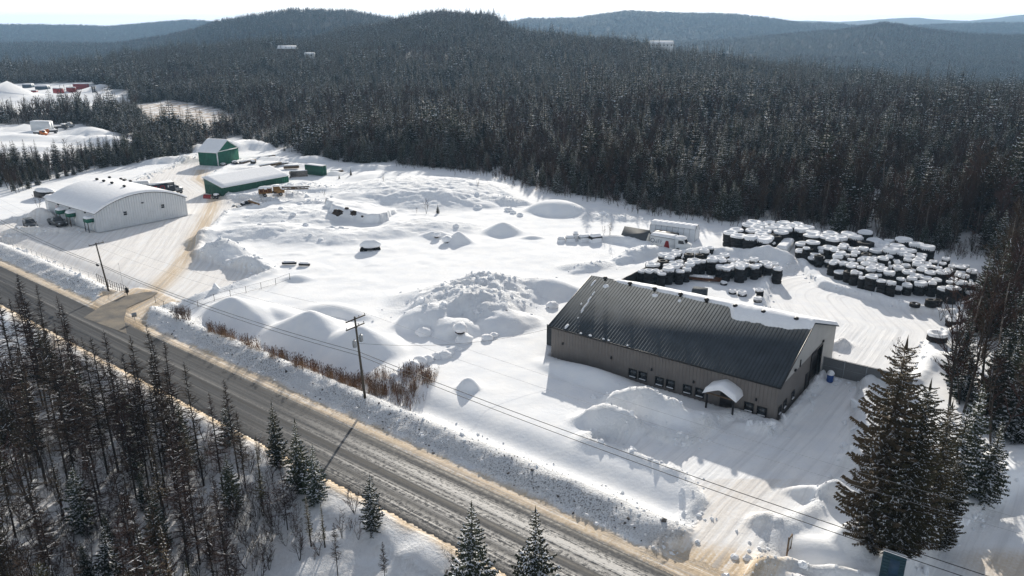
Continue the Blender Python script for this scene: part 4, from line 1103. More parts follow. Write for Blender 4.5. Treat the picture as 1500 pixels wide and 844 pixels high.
# light versions for the deep woods
for i in range(4): reg('f_spruce', spruce(300 + i, 12, 2.1 + .35 * i, 19, 8, 3, .26, tuft=1.35, irregular=.3), 12, SPM, M_BARK, 'far_spruce')
for i in range(3): reg('f_spruceb', spruce(320 + i, 12, 1.6, 15, 5, 3, .16, tuft=1.3, irregular=.3), 12, SPB, M_BARK, 'far_thin_spruce')
for i in range(3): reg('f_bare', broadleaf(340 + i, 11, 2.3, 22, 11, .085, 1, 1, .12), 11, [M_TWIG, M_BARK, M_TSNOW], M_BIRCH if i == 0 else M_BARK, 'far_birch')
for i in range(3): reg('x_spruce', spruce(360 + i, 12, 2.7, 10, 6, 2, .10, tuft=2.0, irregular=.3), 12, SPM, M_BARK, 'distant_spruce')
for i in range(2): reg('x_bare', broadleaf(380 + i, 10, 2.6, 16, 6, .16, 1, 1, .05), 10, [M_TWIG, M_BARK, M_TSNOW], M_BARK, 'distant_birch')

# ---- where every tree stands: rows of x, y, height, kind, label key
trees = []
def put(x, y, h, kind, key, lab=None, rot=None, var=None): trees.append([x, y, h, kind, key, lab, rs.uniform(0, 6.28) if rot is None else rot, rs.randint(0, 99) if var is None else var])
def top_at(px, py, h, kind, key, lab=None, zg=0.0, var=None):
    """a tree whose top was measured in the photograph, h tall"""
    g = G(px, py, h + zg)
    zc_ = 0.3
    for _ in range(9):
        g = G(px, py, h + zc_); zc_ += (hz(g[0], g[1]) - zc_) * .4
    g = G(px, py, h + zc_)
    put(g[0], g[1], h, kind, key, lab, var=var)
def base_at(px, py, h, kind, key, lab=None, var=None):
    g = G(px, py, 0)
    for _ in range(3): g = G(px, py, hz(g[0], g[1]))
    put(g[0], g[1], h, kind, key, lab, var=var)
# named neighbours
top_at(690, 735, 9.5, 'snowy_spruce', 'solo', 'snow dusted spruce at the slushy road edge, the smaller of the two', var=0)
top_at(787, 741, 10.0, 'snowy_spruce', 'solo', 'snow dusted spruce at the slushy road edge, the larger of the two', var=1)
top_at(540, 693, 6.2, 'snowy_spruce', 'solo', 'short full spruce alone among bare shrubs on the near verge', var=2)
top_at(398, 588, 8.0, 'spruce', 'solo', 'tallest of three small spruces standing together at the near road edge', var=0)
top_at(431, 612, 8.4, 'spruce', 'solo', 'middle one of three small spruces standing together at the near road edge', var=1)
top_at(455, 650, 6.6, 'snowy_spruce', 'solo', 'snowiest and lowest of three small spruces together at the near road edge', var=1)
top_at(327, 586, 5.6, 'snowy_spruce', 'solo', 'small snow laden spruce just below the road among bare larches', var=0)
top_at(103, 678, 8.0, 'snowy_spruce', 'solo', 'pointed snow flecked spruce in the open snowy gap of the near wood', var=2)
top_at(1324, 496, 19.8, 'pine', 'solo', 'tall broad spruce with open crown beside the driveway and dark fence', var=0)
top_at(1360, 556, 16.6, 'pine', 'solo', 'dense brownish spruce behind the blue panel at the entrance', var=1)
top_at(1394, 590, 14.2, 'pine', 'solo', 'wide brownish spruce on the lane side of the blue panel', var=2)
top_at(1302, 690, 8.4, 'pine', 'solo', 'low bushy spruce at the foot of the tall entrance tree', var=2)
top_at(1440, 560, 12.0, 'snowy_spruce', 'solo', 'thickly snowed spruce beside the snowy side lane', var=0)
top_at(1420, 600, 10.5, 'snowy_spruce', 'solo', 'shorter snowed spruce leaning against its neighbour by the side lane', var=2)
top_at(1468, 612, 9.0, 'snowy_spruce', 'solo', 'small snowed spruce at the outer bend of the side lane', var=1)
top_at(1478, 352, 15, 'spruce', 'right', None)
for (px, py, h) in [(33, 436, 17), (3, 462, 17), (58, 456, 17), (78, 471, 16), (95, 466, 17), (118, 490, 17), (136, 493, 16.5), (148, 481, 17), (178, 516, 15), (193, 514, 15.5), (236, 496, 15), (241, 534, 14.5), (271, 526, 15), (306, 571, 13), (20, 500, 17), (-20, 450, 17), (215, 560, 14), (165, 540, 15), (345, 600, 10), (250, 600, 12), (60, 520, 16), (110, 545, 15)]:
    top_at(px, py, h + rs.uniform(-.5, .5), 'larch', 'nearwood')
for (px, py, h) in [(372, 640, 9), (410, 672, 8), (448, 720, 6), (470, 735, 5), (488, 765, 6), (560, 790, 4.5)]:
    top_at(px, py, h, 'dead_spruce' if rs.rand() < .6 else 'larch', 'nearwood')
# the near wood, south of the highway
pts = []
tries = 0
while len(pts) < 165 and tries < 9000:
    tries += 1
    x, y = rs.uniform(-72, 4), rs.uniform(22, 112)
    u, v = road_uv(x, y)
    if v > -13.5 or v < -62: continue
    px, py, zc = P(x, y, -2)
    if zc < 3 or px < -140 or px > 760: continue
    if px > 380 and v > -26: continue          # the open verge by the small spruces
    if px > 520: continue
    if any((x - a) ** 2 + (y - b) ** 2 < 3.2 for a, b in pts): continue
    if 60 < px < 190 and 610 < py < 770 and rs.rand() < .75: continue     # snowy gap
    if 500 < px < 660 and rs.rand() < .8: continue
    pts.append((x, y))
    q = rs.rand()
    big = 1 if px < 300 else .72
    if q < .42: put(x, y, rs.uniform(11, 17) * big, 'larch', 'nearwood')
    elif q < .52: put(x, y, rs.uniform(8, 13) * big, 'dead_spruce', 'nearwood')
    elif q < .78: put(x, y, rs.uniform(4.5, 10) * big, 'spruce' if rs.rand() < .5 else 'snowy_spruce', 'nearwood')
    else: put(x, y, rs.uniform(6, 11) * big, 'birch', 'nearwood')
for (px, py, h) in [(12, 800, 9), (45, 830, 8), (-10, 700, 11), (150, 850, 7), (85, 790, 8), (210, 800, 8)]: base_at(px, py + 150, h, 'pine', 'nearwood')
# right hand wood running down to the side lane
RW = gp((1410, 372), (1468, 382), (1448, 450), (1418, 510), (1395, 550), (1385, 610), (1405, 665), (1470, 680), (1560, 670), (1900, 600), (1900, 300), (1500, 330))
n_ = 0; tries = 0; rp_ = []
while n_ < 250 and tries < 12000:
    tries += 1
    x, y = rs.uniform(50, 150), rs.uniform(62, 190)
    px, py, zc = P(x, y, 0)
    if px > 1640 or px < 1380: continue
    if not bool(inpoly(x, y, RW)): continue
    if any((x - a) ** 2 + (y - b) ** 2 < 3.2 for a, b in rp_): continue
    rp_.append((x, y)); n_ += 1
    q = rs.rand()
    if q < .74: put(x, y, rs.uniform(10, 16), 'birch', 'right')
    elif q < .90: put(x, y, rs.uniform(9, 14), 'spruce', 'right')
    else: put(x, y, rs.uniform(7, 11), 'snowy_spruce', 'right')
top_at(1362, 640, 11.6, 'pine', 'solo', 'lowest brown spruce wedged between its two broad neighbours behind the blue panel', var=1)
top_at(1406, 665, 9.8, 'pine', 'solo', 'short wide spruce at the lane side foot of the entrance trees', var=0)
top_at(1340, 600, 13.8, 'pine', 'solo', 'middle spruce filling the gap behind the tall broad entrance spruce', var=2)
# small things growing out of the yard snow
for (px, py, h, k) in [(562, 268, 2.2, 'sapling'), (624, 298, 4.2, 'sapling'), (641, 299, 2.6, 'spruce'), (514, 257, 2.6, 'spruce'), (610, 300, 1.6, 'sapling'), (666, 258, 2, 'sapling'), (700, 272, 2.2, 'sapling'), (893, 352, 3.2, 'sapling'), (884, 350, 2.2, 'sapling'), (57, 306, 4.0, 'sapling'), (475, 288, 2.0, 'sapling'), (1378, 470, 4.5, 'sapling'), (1310, 530, 4.0, 'sapling'), (497, 262, 1.6, 'spruce')]:
    base_at(px, py, h, k, 'yard')
# the great forest: rings of random places, thinner with distance
def forest_pts(d0, d1, n):
    d = np.sqrt(rs.uniform(d0 * d0, d1 * d1, n)); t = rs.uniform(-.78, .80, n)
    return d * t, d
fx, fy, fh, fk = [], [], [], []
def open_mask(x, y):
    o = np.zeros(len(x), bool)
    for poly in (OPEN_MAIN, OPEN_LOT, OPEN_PIT, OPEN_MARSH): o |= inpoly(x, y, poly)
    u, v = road_uv(x, y); o |= v < 30
    o |= y < 120
    o |= (x / y > .6) & (y < 170)
    return o
def bigmix(x, y):
    return fbm(x, y, 90, 3)
D1 = forest_pts(150, 520, 22000)
_sx = rs.uniform(-260, -95, 700); _sy = rs.uniform(215, 320, 700)
_ex = rs.uniform(-60, 190, 26000); _ey = rs.uniform(150, 330, 26000); _ed, _, _ = sdist(_ex, _ey, gp((345, 203), (425, 226), (525, 242), (620, 247), (742, 262), (850, 291), (962, 315), (1062, 328), (1150, 329), (1285, 352), (1402, 378), (1500, 368), (1600, 360)))
_ek = (_ed < 22) & (rs.rand(26000) < .55)
D1 = (np.concatenate([D1[0], _sx, _ex[_ek]]), np.concatenate([D1[1], _sy, _ey[_ek]]))
k1 = ~open_mask(*D1); x1, y1 = D1[0][k1], D1[1][k1]
rw_ = ~inpoly(x1, y1, RW); x1, y1 = x1[rw_], y1[rw_]
D2 = forest_pts(520, 1650, 78000); k2 = ~open_mask(*D2); x2, y2 = D2[0][k2], D2[1][k2]
D3 = forest_pts(1650, 3000, 60000); x3, y3 = D3
D4 = forest_pts(2900, 5600, 100000); x4, y4 = D4
# ------------------------------------------------------------------ plant them
dmain, _, _ = sdist(x1, y1, OPEN_MAIN, True)
d_open = dmain
for poly in (OPEN_LOT, OPEN_PIT, OPEN_MARSH):
    dd, _, _ = sdist(x1, y1, poly, True); d_open = np.minimum(d_open, dd)
mixv = bigmix(x1, y1) + fbm(x1, y1, 25, 2) * .5 + .20 * (1 - sstep(220, 330, y1))
bare1 = rs.rand(len(x1)) < np.clip(.36 + mixv * 2.0, .06, .85)
_cl = fbm(x1, y1, 34, 3)
h1 = rs.uniform(8, 14, len(x1)) * (1 + _cl * .9) * np.where(rs.rand(len(x1)) < .08, 1.3, 1); _keep1 = rs.rand(len(x1)) < np.clip(.85 - .9 * fbm(x1 + 400, y1, 18, 2), .35, 1) 
h1 = np.where(_keep1, h1, h1 * .45) * (1 + .28 * sstep(-30, 60, x1)); h1 = np.where(bare1, h1 * .85, h1)
h1 = h1 * (.62 + .38 * sstep(0, 16, d_open)) * np.where(rs.rand(len(x1)) < .25, .6, 1)
_strip = (x1 < -95) & (y1 < 330)
h1 = np.where(_strip, np.clip(h1 * 1.0, 5, 11.5), h1)
# the frontmost rank stands as single trees, the rest joins the mass
score = h1 / np.hypot(x1, y1) * np.where(dmain < 7, 3.0, 1.0)
n_fixed = len(trees)
N_IND = max(0, 300 - 0 - n_fixed)
zc_list = np.array([t[2] / max(8, P(t[0], t[1], 0)[2]) for t in trees])
# of the near wood and the right wood keep what fits in the frame
vis = []
for t in trees:
    q = P(t[0], t[1], t[2] * .8); q0 = P(t[0], t[1], 0)
    vis.append(q[2] > 2 and -90 < q[0] < 1600 and (q[1] < 900))
trees = [t for t, v in zip(trees, vis) if v]
trees.sort(key=lambda t: -(t[2] / P(t[0], t[1], 0)[2]) - (9 if t[4] in ('solo', 'yard') else 0))
leftover = trees[270:]; trees = trees[:270]
extra = max(0, 298 - len(trees))
order = np.argsort(-score)
vis1 = [i for i in order if -10 < P(x1[i], y1[i], 5)[0] < 1510]
single = set(vis1[:extra])
FRONT_LAB = {'spruce': 'dark spruce in the front rank of the great forest at the edge of the yard snow',
             'birch': 'bare brown hardwood in the front rank of the great forest by the yard',
             'snowy_spruce': 'snow laden spruce in the front rank of the great forest by the yard'}
for i in sorted(single):
    k = 'birch' if bare1[i] else ('snowy_spruce' if rs.rand() < .25 else 'spruce')
    put(x1[i], y1[i], h1[i], k, 'front')
LAB = {
 ('nearwood', 'larch'): ('tall leafless larch in the shaded wood below the highway', 'leafless larches in the wood below the highway'),
 ('nearwood', 'dead_spruce'): ('thin sparse spruce in the shaded wood below the highway', 'thin spruces in the wood below the highway'),
 ('nearwood', 'spruce'): ('dark green spruce under the larches in the wood below the highway', 'green spruces in the wood below the highway'),
 ('nearwood', 'snowy_spruce'): ('snow laden young spruce in the shaded wood below the highway', 'snowy young spruces in the wood below the highway'),
 ('nearwood', 'birch'): ('bare many branched hardwood in the shaded wood below the highway', 'bare hardwoods in the wood below the highway'),
 ('nearwood', 'pine'): ('broad olive brown conifer at the near corner of the shaded wood', 'olive conifers at the near corner of the wood'),
 ('right', 'birch'): ('bare reddish brown hardwood in the wood beyond the side lane', 'bare hardwoods beyond the side lane'),
 ('right', 'spruce'): ('dark spruce in the mixed wood beyond the side lane', 'dark spruces beyond the side lane'),
 ('right', 'snowy_spruce'): ('snow laden spruce in the mixed wood beyond the side lane', 'snowy spruces beyond the side lane'),
 ('yard', 'sapling'): ('small bare shrub sticking out of the deep yard snow', 'bare shrubs in the yard snow'),
 ('yard', 'spruce'): ('tiny green spruce poking out of the deep yard snow', 'tiny spruces in the yard snow'),
 ('front', 'spruce'): (FRONT_LAB['spruce'], 'front rank spruces of the great forest'),
 ('front', 'birch'): (FRONT_LAB['birch'], 'front rank bare trees of the great forest'),
 ('front', 'snowy_spruce'): (FRONT_LAB['snowy_spruce'], 'front rank snowy spruces of the great forest'),
}
NAME = {'larch': 'larch_tree', 'dead_spruce': 'thin_spruce_tree', 'spruce': 'spruce_tree', 'snowy_spruce': 'snowy_spruce_tree', 'birch': 'bare_tree', 'pine': 'broad_spruce_tree', 'sapling': 'bare_shrub'}
_cells = {}
for i, t in enumerate(trees):
    if not t[5]: _cells.setdefault((t[4], t[3]), []).append(i)
BASE = {('nearwood', 'larch'): 'leafless larch in the near wood', ('nearwood', 'dead_spruce'): 'thin sparse spruce in the near wood', ('nearwood', 'spruce'): 'green spruce in the near wood',
        ('nearwood', 'snowy_spruce'): 'snowy spruce in the near wood', ('nearwood', 'birch'): 'bare hardwood in the near wood', ('nearwood', 'pine'): 'broad olive conifer in the near wood',
        ('right', 'birch'): 'bare brown hardwood by the side lane', ('right', 'spruce'): 'dark spruce by the side lane', ('right', 'snowy_spruce'): 'snowy spruce by the side lane',
        ('yard', 'sapling'): 'small bare shrub in the yard snow', ('yard', 'spruce'): 'tiny spruce in the yard snow', ('front', 'spruce'): 'dark spruce fronting the great forest',
        ('front', 'birch'): 'bare hardwood fronting the great forest', ('front', 'snowy_spruce'): 'snowy spruce fronting the great forest'}
for ck, ids in _cells.items():
    pts_ = [P(trees[i][0], trees[i][1], 0)[:2] for i in ids]
    rows_ = ['the back row', 'the second row', 'the middle row', 'the fourth row', 'the front row']
    cols_ = ['left part', 'middle part', 'right part'] if len(ids) > 100 else (['left half', 'right half'] if len(ids) > 44 else [''])
    for i, nm in zip(ids, place_names(pts_, rows_, cols_)): trees[i].append(BASE[ck] + nm)
TX = np.array([t[0] for t in trees]); TY = np.array([t[1] for t in trees]); TZ = height(TX, TY)
for t, z in zip(trees, TZ):
    x, y, h, kind, key, lab, rot, var = t[:8]
    c, tr, hn = PR[kind][var % len(PR[kind])]
    if lab: label, grp = lab, None
    else: label, grp = t[8], LAB[(key, kind)][1]
    s = h / hn
    wd = s * rs.uniform(.92, 1.12) if not lab else s
    o = thing(NAME[kind], label, 'shrub' if kind == 'sapling' else 'tree', (x, y, float(z) - .12), rot, grp)
    o.scale = (wd, wd, s)
    link('trunk', tr, o); link('crown', c, o)

# ------------------------------------------------------------------ the masses that nobody could count
def proto(kind):
    out = []
    for c, t, h in PR[kind]:
        n1, n2 = len(c.polygons), len(t.polygons)
        co = np.concatenate([np.empty(len(c.vertices) * 3, np.float32), np.empty(len(t.vertices) * 3, np.float32)])
        a = np.empty(len(c.vertices) * 3, np.float32); c.vertices.foreach_get('co', a)
        b = np.empty(len(t.vertices) * 3, np.float32); t.vertices.foreach_get('co', b)
        ma = np.empty(n1, np.int32); c.polygons.foreach_get('material_index', ma)
        v = np.concatenate([a, b]); n = n1 + n2
        me = bpy.data.meshes.new(kind + '_stand')
        me.vertices.add(n * 3); me.vertices.foreach_set('co', v)
        me.loops.add(n * 3); me.polygons.add(n)
        me.loops.foreach_set('vertex_index', np.arange(n * 3, dtype=np.int32))
        me.polygons.foreach_set('loop_start', np.arange(n, dtype=np.int32) * 3)
        me.polygons.foreach_set('loop_total', np.full(n, 3, np.int32))
        for m in c.materials: me.materials.append(m)
        me.materials.append(t.materials[0])
        me.polygons.foreach_set('material_index', np.concatenate([ma, np.full(n2, len(c.materials), np.int32)]))
        me.update(calc_edges=True)
        out.append((bpy.data.objects.new(kind, me), h))
    return out
PROTO = {}
def mass(name, label, cat, xs, ys, hs, kinds, zoff=-.3, wid=1.0, lean=0):
    """one object: points on the land, each grown into a plant by geometry nodes"""
    xs = np.asarray(xs); ys = np.asarray(ys); hs = np.asarray(hs)
    zs = height(xs, ys)
    me = bpy.data.meshes.new(name)
    v = np.stack([xs, ys, zs + zoff], -1).astype(np.float32)
    me.vertices.add(len(v)); me.vertices.foreach_set('co', v.ravel())
    coll = bpy.data.collections.new(name + '_kinds')
    names = []
    order = []
    for k in kinds:
        if k not in PROTO: PROTO[k] = proto(k)
        for ob, h in PROTO[k]: order.append((k, ob, h))
    idx = np.zeros(len(v), np.int32); sc = np.ones((len(v), 3), np.float32)
    for i, (k, ob, h) in enumerate(order):
        o2 = bpy.data.objects.new('%02d_%s' % (i, k), ob.data); coll.objects.link(o2)
    kk = kinds_arr[0]
    karr = kk
    for k in kinds:
        ids = [i for i, q in enumerate(order) if q[0] == k]
        m = karr == kinds.index(k)
        pick = rs.randint(0, len(ids), m.sum())
        idx[m] = np.array(ids)[pick]
        hh = np.array([order[i][2] for i in idx[m]])
        s = hs[m] / hh; w = s * rs.uniform(.85, 1.2, m.sum()) * wid
        sc[m] = np.stack([w, w, s], -1)
    a = me.attributes.new('pick', 'INT', 'POINT'); a.data.foreach_set('value', idx)
    a = me.attributes.new('size', 'FLOAT_VECTOR', 'POINT'); a.data.foreach_set('vector', sc.ravel())
    rot = np.stack([rs.uniform(-lean, lean, len(v)), rs.uniform(-lean, lean, len(v)), rs.uniform(0, 6.28, len(v))], -1).astype(np.float32)
    a = me.attributes.new('turn', 'FLOAT_VECTOR', 'POINT'); a.data.foreach_set('vector', rot.ravel())
    ob = link(name, me)
    tag(ob, label, cat, kind='stuff')
    ng = bpy.data.node_groups.new(name, 'GeometryNodeTree')
    ng.interface.new_socket('Geometry', in_out='INPUT', socket_type='NodeSocketGeometry')
    ng.interface.new_socket('Geometry', in_out='OUTPUT', socket_type='NodeSocketGeometry')
    N, Lk = ng.nodes, ng.links
    gi, go = N.new('NodeGroupInput'), N.new('NodeGroupOutput')
    ip = N.new('GeometryNodeInstanceOnPoints')
    ci = N.new('GeometryNodeCollectionInfo'); ci.inputs['Collection'].default_value = coll
    ci.inputs['Separate Children'].default_value = True; ci.inputs['Reset Children'].default_value = True
    def na(nm, ty):
        q = N.new('GeometryNodeInputNamedAttribute'); q.data_type = ty; q.inputs['Name'].default_value = nm; return q.outputs['Attribute']
    Lk.new(gi.outputs[0], ip.inputs['Points']); Lk.new(ci.outputs[0], ip.inputs['Instance'])
    ip.inputs['Pick Instance'].default_value = True
    Lk.new(na('pick', 'INT'), ip.inputs['Instance Index']); Lk.new(na('size', 'FLOAT_VECTOR'), ip.inputs['Scale'])
    e2r = N.new('FunctionNodeEulerToRotation'); Lk.new(na('turn', 'FLOAT_VECTOR'), e2r.inputs[0]); Lk.new(e2r.outputs[0], ip.inputs['Rotation'])
    Lk.new(ip.outputs[0], go.inputs[0])
    md = ob.modifiers.new('grow', 'NODES'); md.node_group = ng
    return ob
kinds_arr = [None]
rest = np.array([i not in single for i in range(len(x1))])
xa, ya, ha, ba = x1[rest], y1[rest], h1[rest], bare1[rest]
thin = rs.rand(len(xa)) < .35
snowy = rs.rand(len(xa)) < .25
kinds_arr[0] = np.where(ba, 0, np.where(thin, 1, 2))
near_m = ya < 290
kn = np.where(ba, 0, np.where(snowy, 1, 2))
kinds_arr[0] = kn[near_m]
mass('forest_margin', 'mixed spruce and bare trees filling in behind the front rank', 'forest', xa[near_m], ya[near_m], ha[near_m], ['birch', 'snowy_spruce', 'spruce'])
kinds_arr[0] = np.where(ba, 0, np.where(thin, 1, 2))[~near_m]
mass('forest', 'dense dark spruce and brown bare trees behind the yard', 'forest', xa[~near_m], ya[~near_m], ha[~near_m], ['f_bare', 'f_spruceb', 'f_spruce'], wid=1.1)
b2 = rs.rand(len(x2)) < np.clip(.14 + bigmix(x2, y2) * 1.8 + .45 * sstep(45, 70, height(x2, y2)), .02, .85)
t2 = rs.rand(len(x2)) < .3
kinds_arr[0] = np.where(b2, 0, np.where(t2, 1, 2))
h2 = rs.uniform(7, 15, len(x2)) * (1 + fbm(x2, y2, 50, 3) * .9) * np.where(b2, .85, 1) * np.where((rs.rand(len(x2)) < .09) & ~b2, 1.5, 1)
CL2 = []
for (px, py, D) in [(969, 68, 930.), (420, 79, 930.), (452, 90, 850.)]:
    dv = ray(px, py); CL2.append((dv[0] / dv[1] * D, D))
keep2 = np.ones(len(x2), bool)
for (cx_, cy__) in CL2:
    rx_ = (x2 - cx_); ry_ = (y2 - cy__)
    keep2 &= ~((np.abs(rx_ - ry_ * cx_ / cy__) < 13) & (ry_ < 10) & (ry_ > -52) & (h2 > 5)) 
kinds_arr[0] = kinds_arr[0][keep2]
mass('forested_rise', 'spruce and bare hardwood forest climbing the long rise behind the yard', 'forest', x2[keep2], y2[keep2], h2[keep2], ['f_bare', 'f_spruceb', 'f_spruce'], wid=1.1)
b3 = rs.rand(len(x3)) < np.clip(.35 + fbm(x3, y3, 300, 3) * 1.8, .1, .8)
kinds_arr[0] = b3.astype(int) * 0 + np.where(b3, 0, 1)
mass('far_forest', 'hazy blue grey forest over the second row of hills', 'forest', x3, y3, rs.uniform(10, 16, len(x3)), ['x_bare', 'x_spruce'], wid=1.5)
kinds_arr[0] = np.where(rs.rand(len(x4)) < .3, 0, 1)
mass('distant_forest', 'pale blue forest on the most distant hills', 'forest', x4, y4, rs.uniform(12, 20, len(x4)), ['x_bare', 'x_spruce'], wid=3.2)
if leftover:
    lk = ['larch', 'dead_spruce', 'spruce', 'snowy_spruce', 'birch', 'pine', 'sapling']
    lk2 = [k for k in lk if any(t[3] == k for t in leftover)]
    kinds_arr[0] = np.array([lk2.index(t[3]) for t in leftover])
    mass('side_wood', 'farther bare and evergreen trees filling the wood beyond the side lane', 'forest', [t[0] for t in leftover], [t[1] for t in leftover], [t[2] for t in leftover], lk2)
# undergrowth of the near wood and the verge
ux, uy = rs.uniform(-75, 12, 16000), rs.uniform(20, 112, 16000); uu, uv = road_uv(ux, uy)
pxs = CX + F_PX * ux / (uy * math.cos(PITCH) + H_CAM * math.sin(PITCH))
m = (uv < -11.2) & (uv > -62) & (rs.rand(16000) < np.where(pxs < 420, .62, .55) * (.5 + fbm(ux, uy, 9, 2) * 1.8)) 
kinds_arr[0] = np.zeros(m.sum(), int)
mass('undergrowth', 'snow flecked bare brush tangled under the trees below the highway', 'undergrowth', ux[m], uy[m], rs.uniform(1.0, 3.4, m.sum()), ['sapling'], zoff=-.1, wid=1.1, lean=.2)
# brush along the edge of the great forest
cand = gp((560, 240), (620, 247), (690, 253), (742, 262), (790, 280), (850, 291), (900, 297), (962, 315), (1022, 322), (1062, 328), (1105, 325), (1150, 329), (1205, 340), (1285, 352), (1352, 368), (1402, 378), (1442, 372))
ex_, ey_ = rs.uniform(-40, 110, 12000), rs.uniform(150, 290, 12000); de, _, _ = sdist(ex_, ey_, cand)
m = (de < 5) & (rs.rand(12000) < .6)
kinds_arr[0] = np.zeros(m.sum(), int)
mass('forest_edge_brush', 'knee high bare brush where the yard snow meets the forest', 'undergrowth', ex_[m], ey_[m], rs.uniform(.8, 3.6, m.sum()), ['sapling'], zoff=-.1)
# ================================================================== poles, lines and fences
def on_ground(px, py):
    g = G(px, py, 0)
    for _ in range(4): g = G(px, py, hz(g[0], g[1]))
    return g
ROADANG = math.atan2(RU[1], RU[0])
def utility_pole(b, top, lean, label, arms, cans):
    t = thing('utility_pole', label, 'pole', (b[0], b[1], b[2] - .2), ROADANG)
    t.rotation_euler = (lean[0], lean[1], ROADANG)
    p = MB(); p.tube((0, 0, 0), (0, 0, top), .17, .11, 10); p.build('shaft', M_POLE, t, smooth=True)
    for z, half, off in arms:
        a = MB(); a.box((off, 0, z), (.11, half * 2, .13)); a.box((.09, 0, z), (.1, .24, .2))
        ao = a.build('crossarm', M_POLE, t)
        for y in (-half + .08, half - .08, half * .35):
            i_ = MB(); i_.tube((off, y, z + .06), (off, y, z + .16), .02, .02, 6); i_.revolve([(0, .14), (.07, .15), (.05, .21), (.075, .24), (.045, .31), (0, .33)], 8, (off, y, z)); i_.build('insulator', M_GALV, ao)
    for y, z, x in cans:
        c = MB(); c.revolve([(0, -.42), (.22, -.42), (.25, -.38), (.25, .36), (.20, .42), (0, .44)], 14, (x, y, z)); c.tube((x, y, z + .42), (x, y, z + .68), .05, .03, 7); c.tube((x, y + .1, z + .42), (x, y + .1, z + .6), .04, .03, 7)
        c.box((x * .5, y * .5, z + .2), (.08 + abs(x), .08 + abs(y) , .06)); c.build('transformer', M_GALV, t)
    return t
p2 = on_ground(534.8, 582.6); p1 = on_ground(160.3, 430)
def lean_for(b, topz, px, py):
    q = P(b[0], b[1], topz); d = (px - q[0]) / q[2] * 0 + (px - q[0]) * q[2] / F_PX
    return d / topz
l2 = lean_for(p2, 10.9, 520.5, 466); l1 = lean_for(p1, 9.6, 140, 357)
def leanvec(l):     # lean along world x, as euler about x and y for a pole turned by ROADANG
    ax = Vector((math.cos(-ROADANG), math.sin(-ROADANG), 0)) * l     # lean direction in the pole's own frame
    return (-ax.y, ax.x)
def add_pole(b, top, l, *a):
    t = utility_pole(b, top, (0, 0), *a)
    d = Vector((l, 0, 1)).normalized()
    t.rotation_mode = 'QUATERNION'
    q = Vector((0, 0, 1)).rotation_difference(d)
    t.rotation_quaternion = q @ Euler((0, 0, ROADANG)).to_quaternion()
    return t
P2 = add_pole(p2, 11.1, l2, 'timber utility pole with two crossarms and grey transformers beside the reeds', [(10.85, 1.55, .12), (9.75, 1.45, -.12)], [(-.55, 7.7, .0), (.55, 8.1, .0)])
P1 = add_pole(p1, 9.7, l1, 'leaning timber utility pole with one crossarm beside the driveway gate', [(9.5, 1.3, .12)], [])
def pt_on(b, l, z, across=0.0):
    return np.array([b[0] + l * z + RN[0] * across, b[1] + RN[1] * across, b[2] + z])
p0 = np.array([-131.0, 180.2, .5]); p3 = np.array([48.5, 38.7, 0.])
def wire(name, label, pts, sag, r, cat, m, group=None):
    mb = MB()
    for a, b in zip(pts[:-1], pts[1:]):
        n = 24; t = np.linspace(0, 1, n + 1)
        q = np.array(a)[None] * (1 - t)[:, None] + np.array(b)[None] * t[:, None]; q[:, 2] -= sag * 4 * t * (1 - t)
        for i in range(n): mb.tube(q[i], q[i + 1], r, r, 5, cap=False)
    return tag(mb.build(name, m), label, cat, group)
M_CABLE = mat('black_cable', (.012, .012, .014), .6)
M_WIREP = mat('bare_conductor', (.30, .30, .31), .5)
ZA = lambda z: (lambda zz: [p0 + [0, 0, zz], pt_on(p1, l1, zz * .98), pt_on(p2, l2, zz), p3 + [0, 0, zz]])(z)
za, zb2 = 6.1, 5.6
wire('telephone_cable', 'upper of the two black cables strung along the highway between the poles', [p0 + [0, 0, 5.9], pt_on(p1, l1, 5.4), pt_on(p2, l2, 6.25), p3 + [0, 0, 6.3]], .9, .035, 'cable', M_CABLE)
wire('telephone_cable', 'lower of the two black cables strung along the highway between the poles', [p0 + [0, 0, 5.1], pt_on(p1, l1, 5.1), pt_on(p2, l2, 5.75), p3 + [0, 0, 5.6]], 1.0, .032, 'cable', M_CABLE)
wire('power_line', 'thin pale conductor carried on the near end of the top crossarms', [p0 + [0, 0, 9.6], pt_on(p1, l1, 9.6, -1.2), pt_on(p2, l2, 11.0, -1.45), p3 + [0, 0, 10.8]], 1.0, .011, 'power line', M_WIREP)
wire('power_line', 'thin pale conductor carried on the far end of the top crossarms', [p0 + [1.2, 1.6, 9.6], pt_on(p1, l1, 9.6, 1.2), pt_on(p2, l2, 11.0, 1.45), p3 + [1.2, 1.6, 10.8]], 1.0, .011, 'power line', M_WIREP)
q = Matrix.Rotation(A, 4, 'Z') @ Vector((0, 0, 0)); lf = np.array([OX, OY, 4.7])
wire('service_cable', 'thin dark service cable running from the transformers to the dark building', [pt_on(p2, l2, 7.4), lf], 1.2, .018, 'cable', M_CABLE)
mb = MB(); cc = pt_on(p1, l1, 5.0) + np.array([-1.5, 1.2, -.02]); mb.box((0, 0, 0), (.75, .22, .3)); mb.box((0, 0, .18), (.9, .06, .08))
tag(mb.build('splice_case', M_BLACK, loc=cc, rz=ROADANG), 'small black splice case hung on the lower cable near the leaning pole', 'cable box')
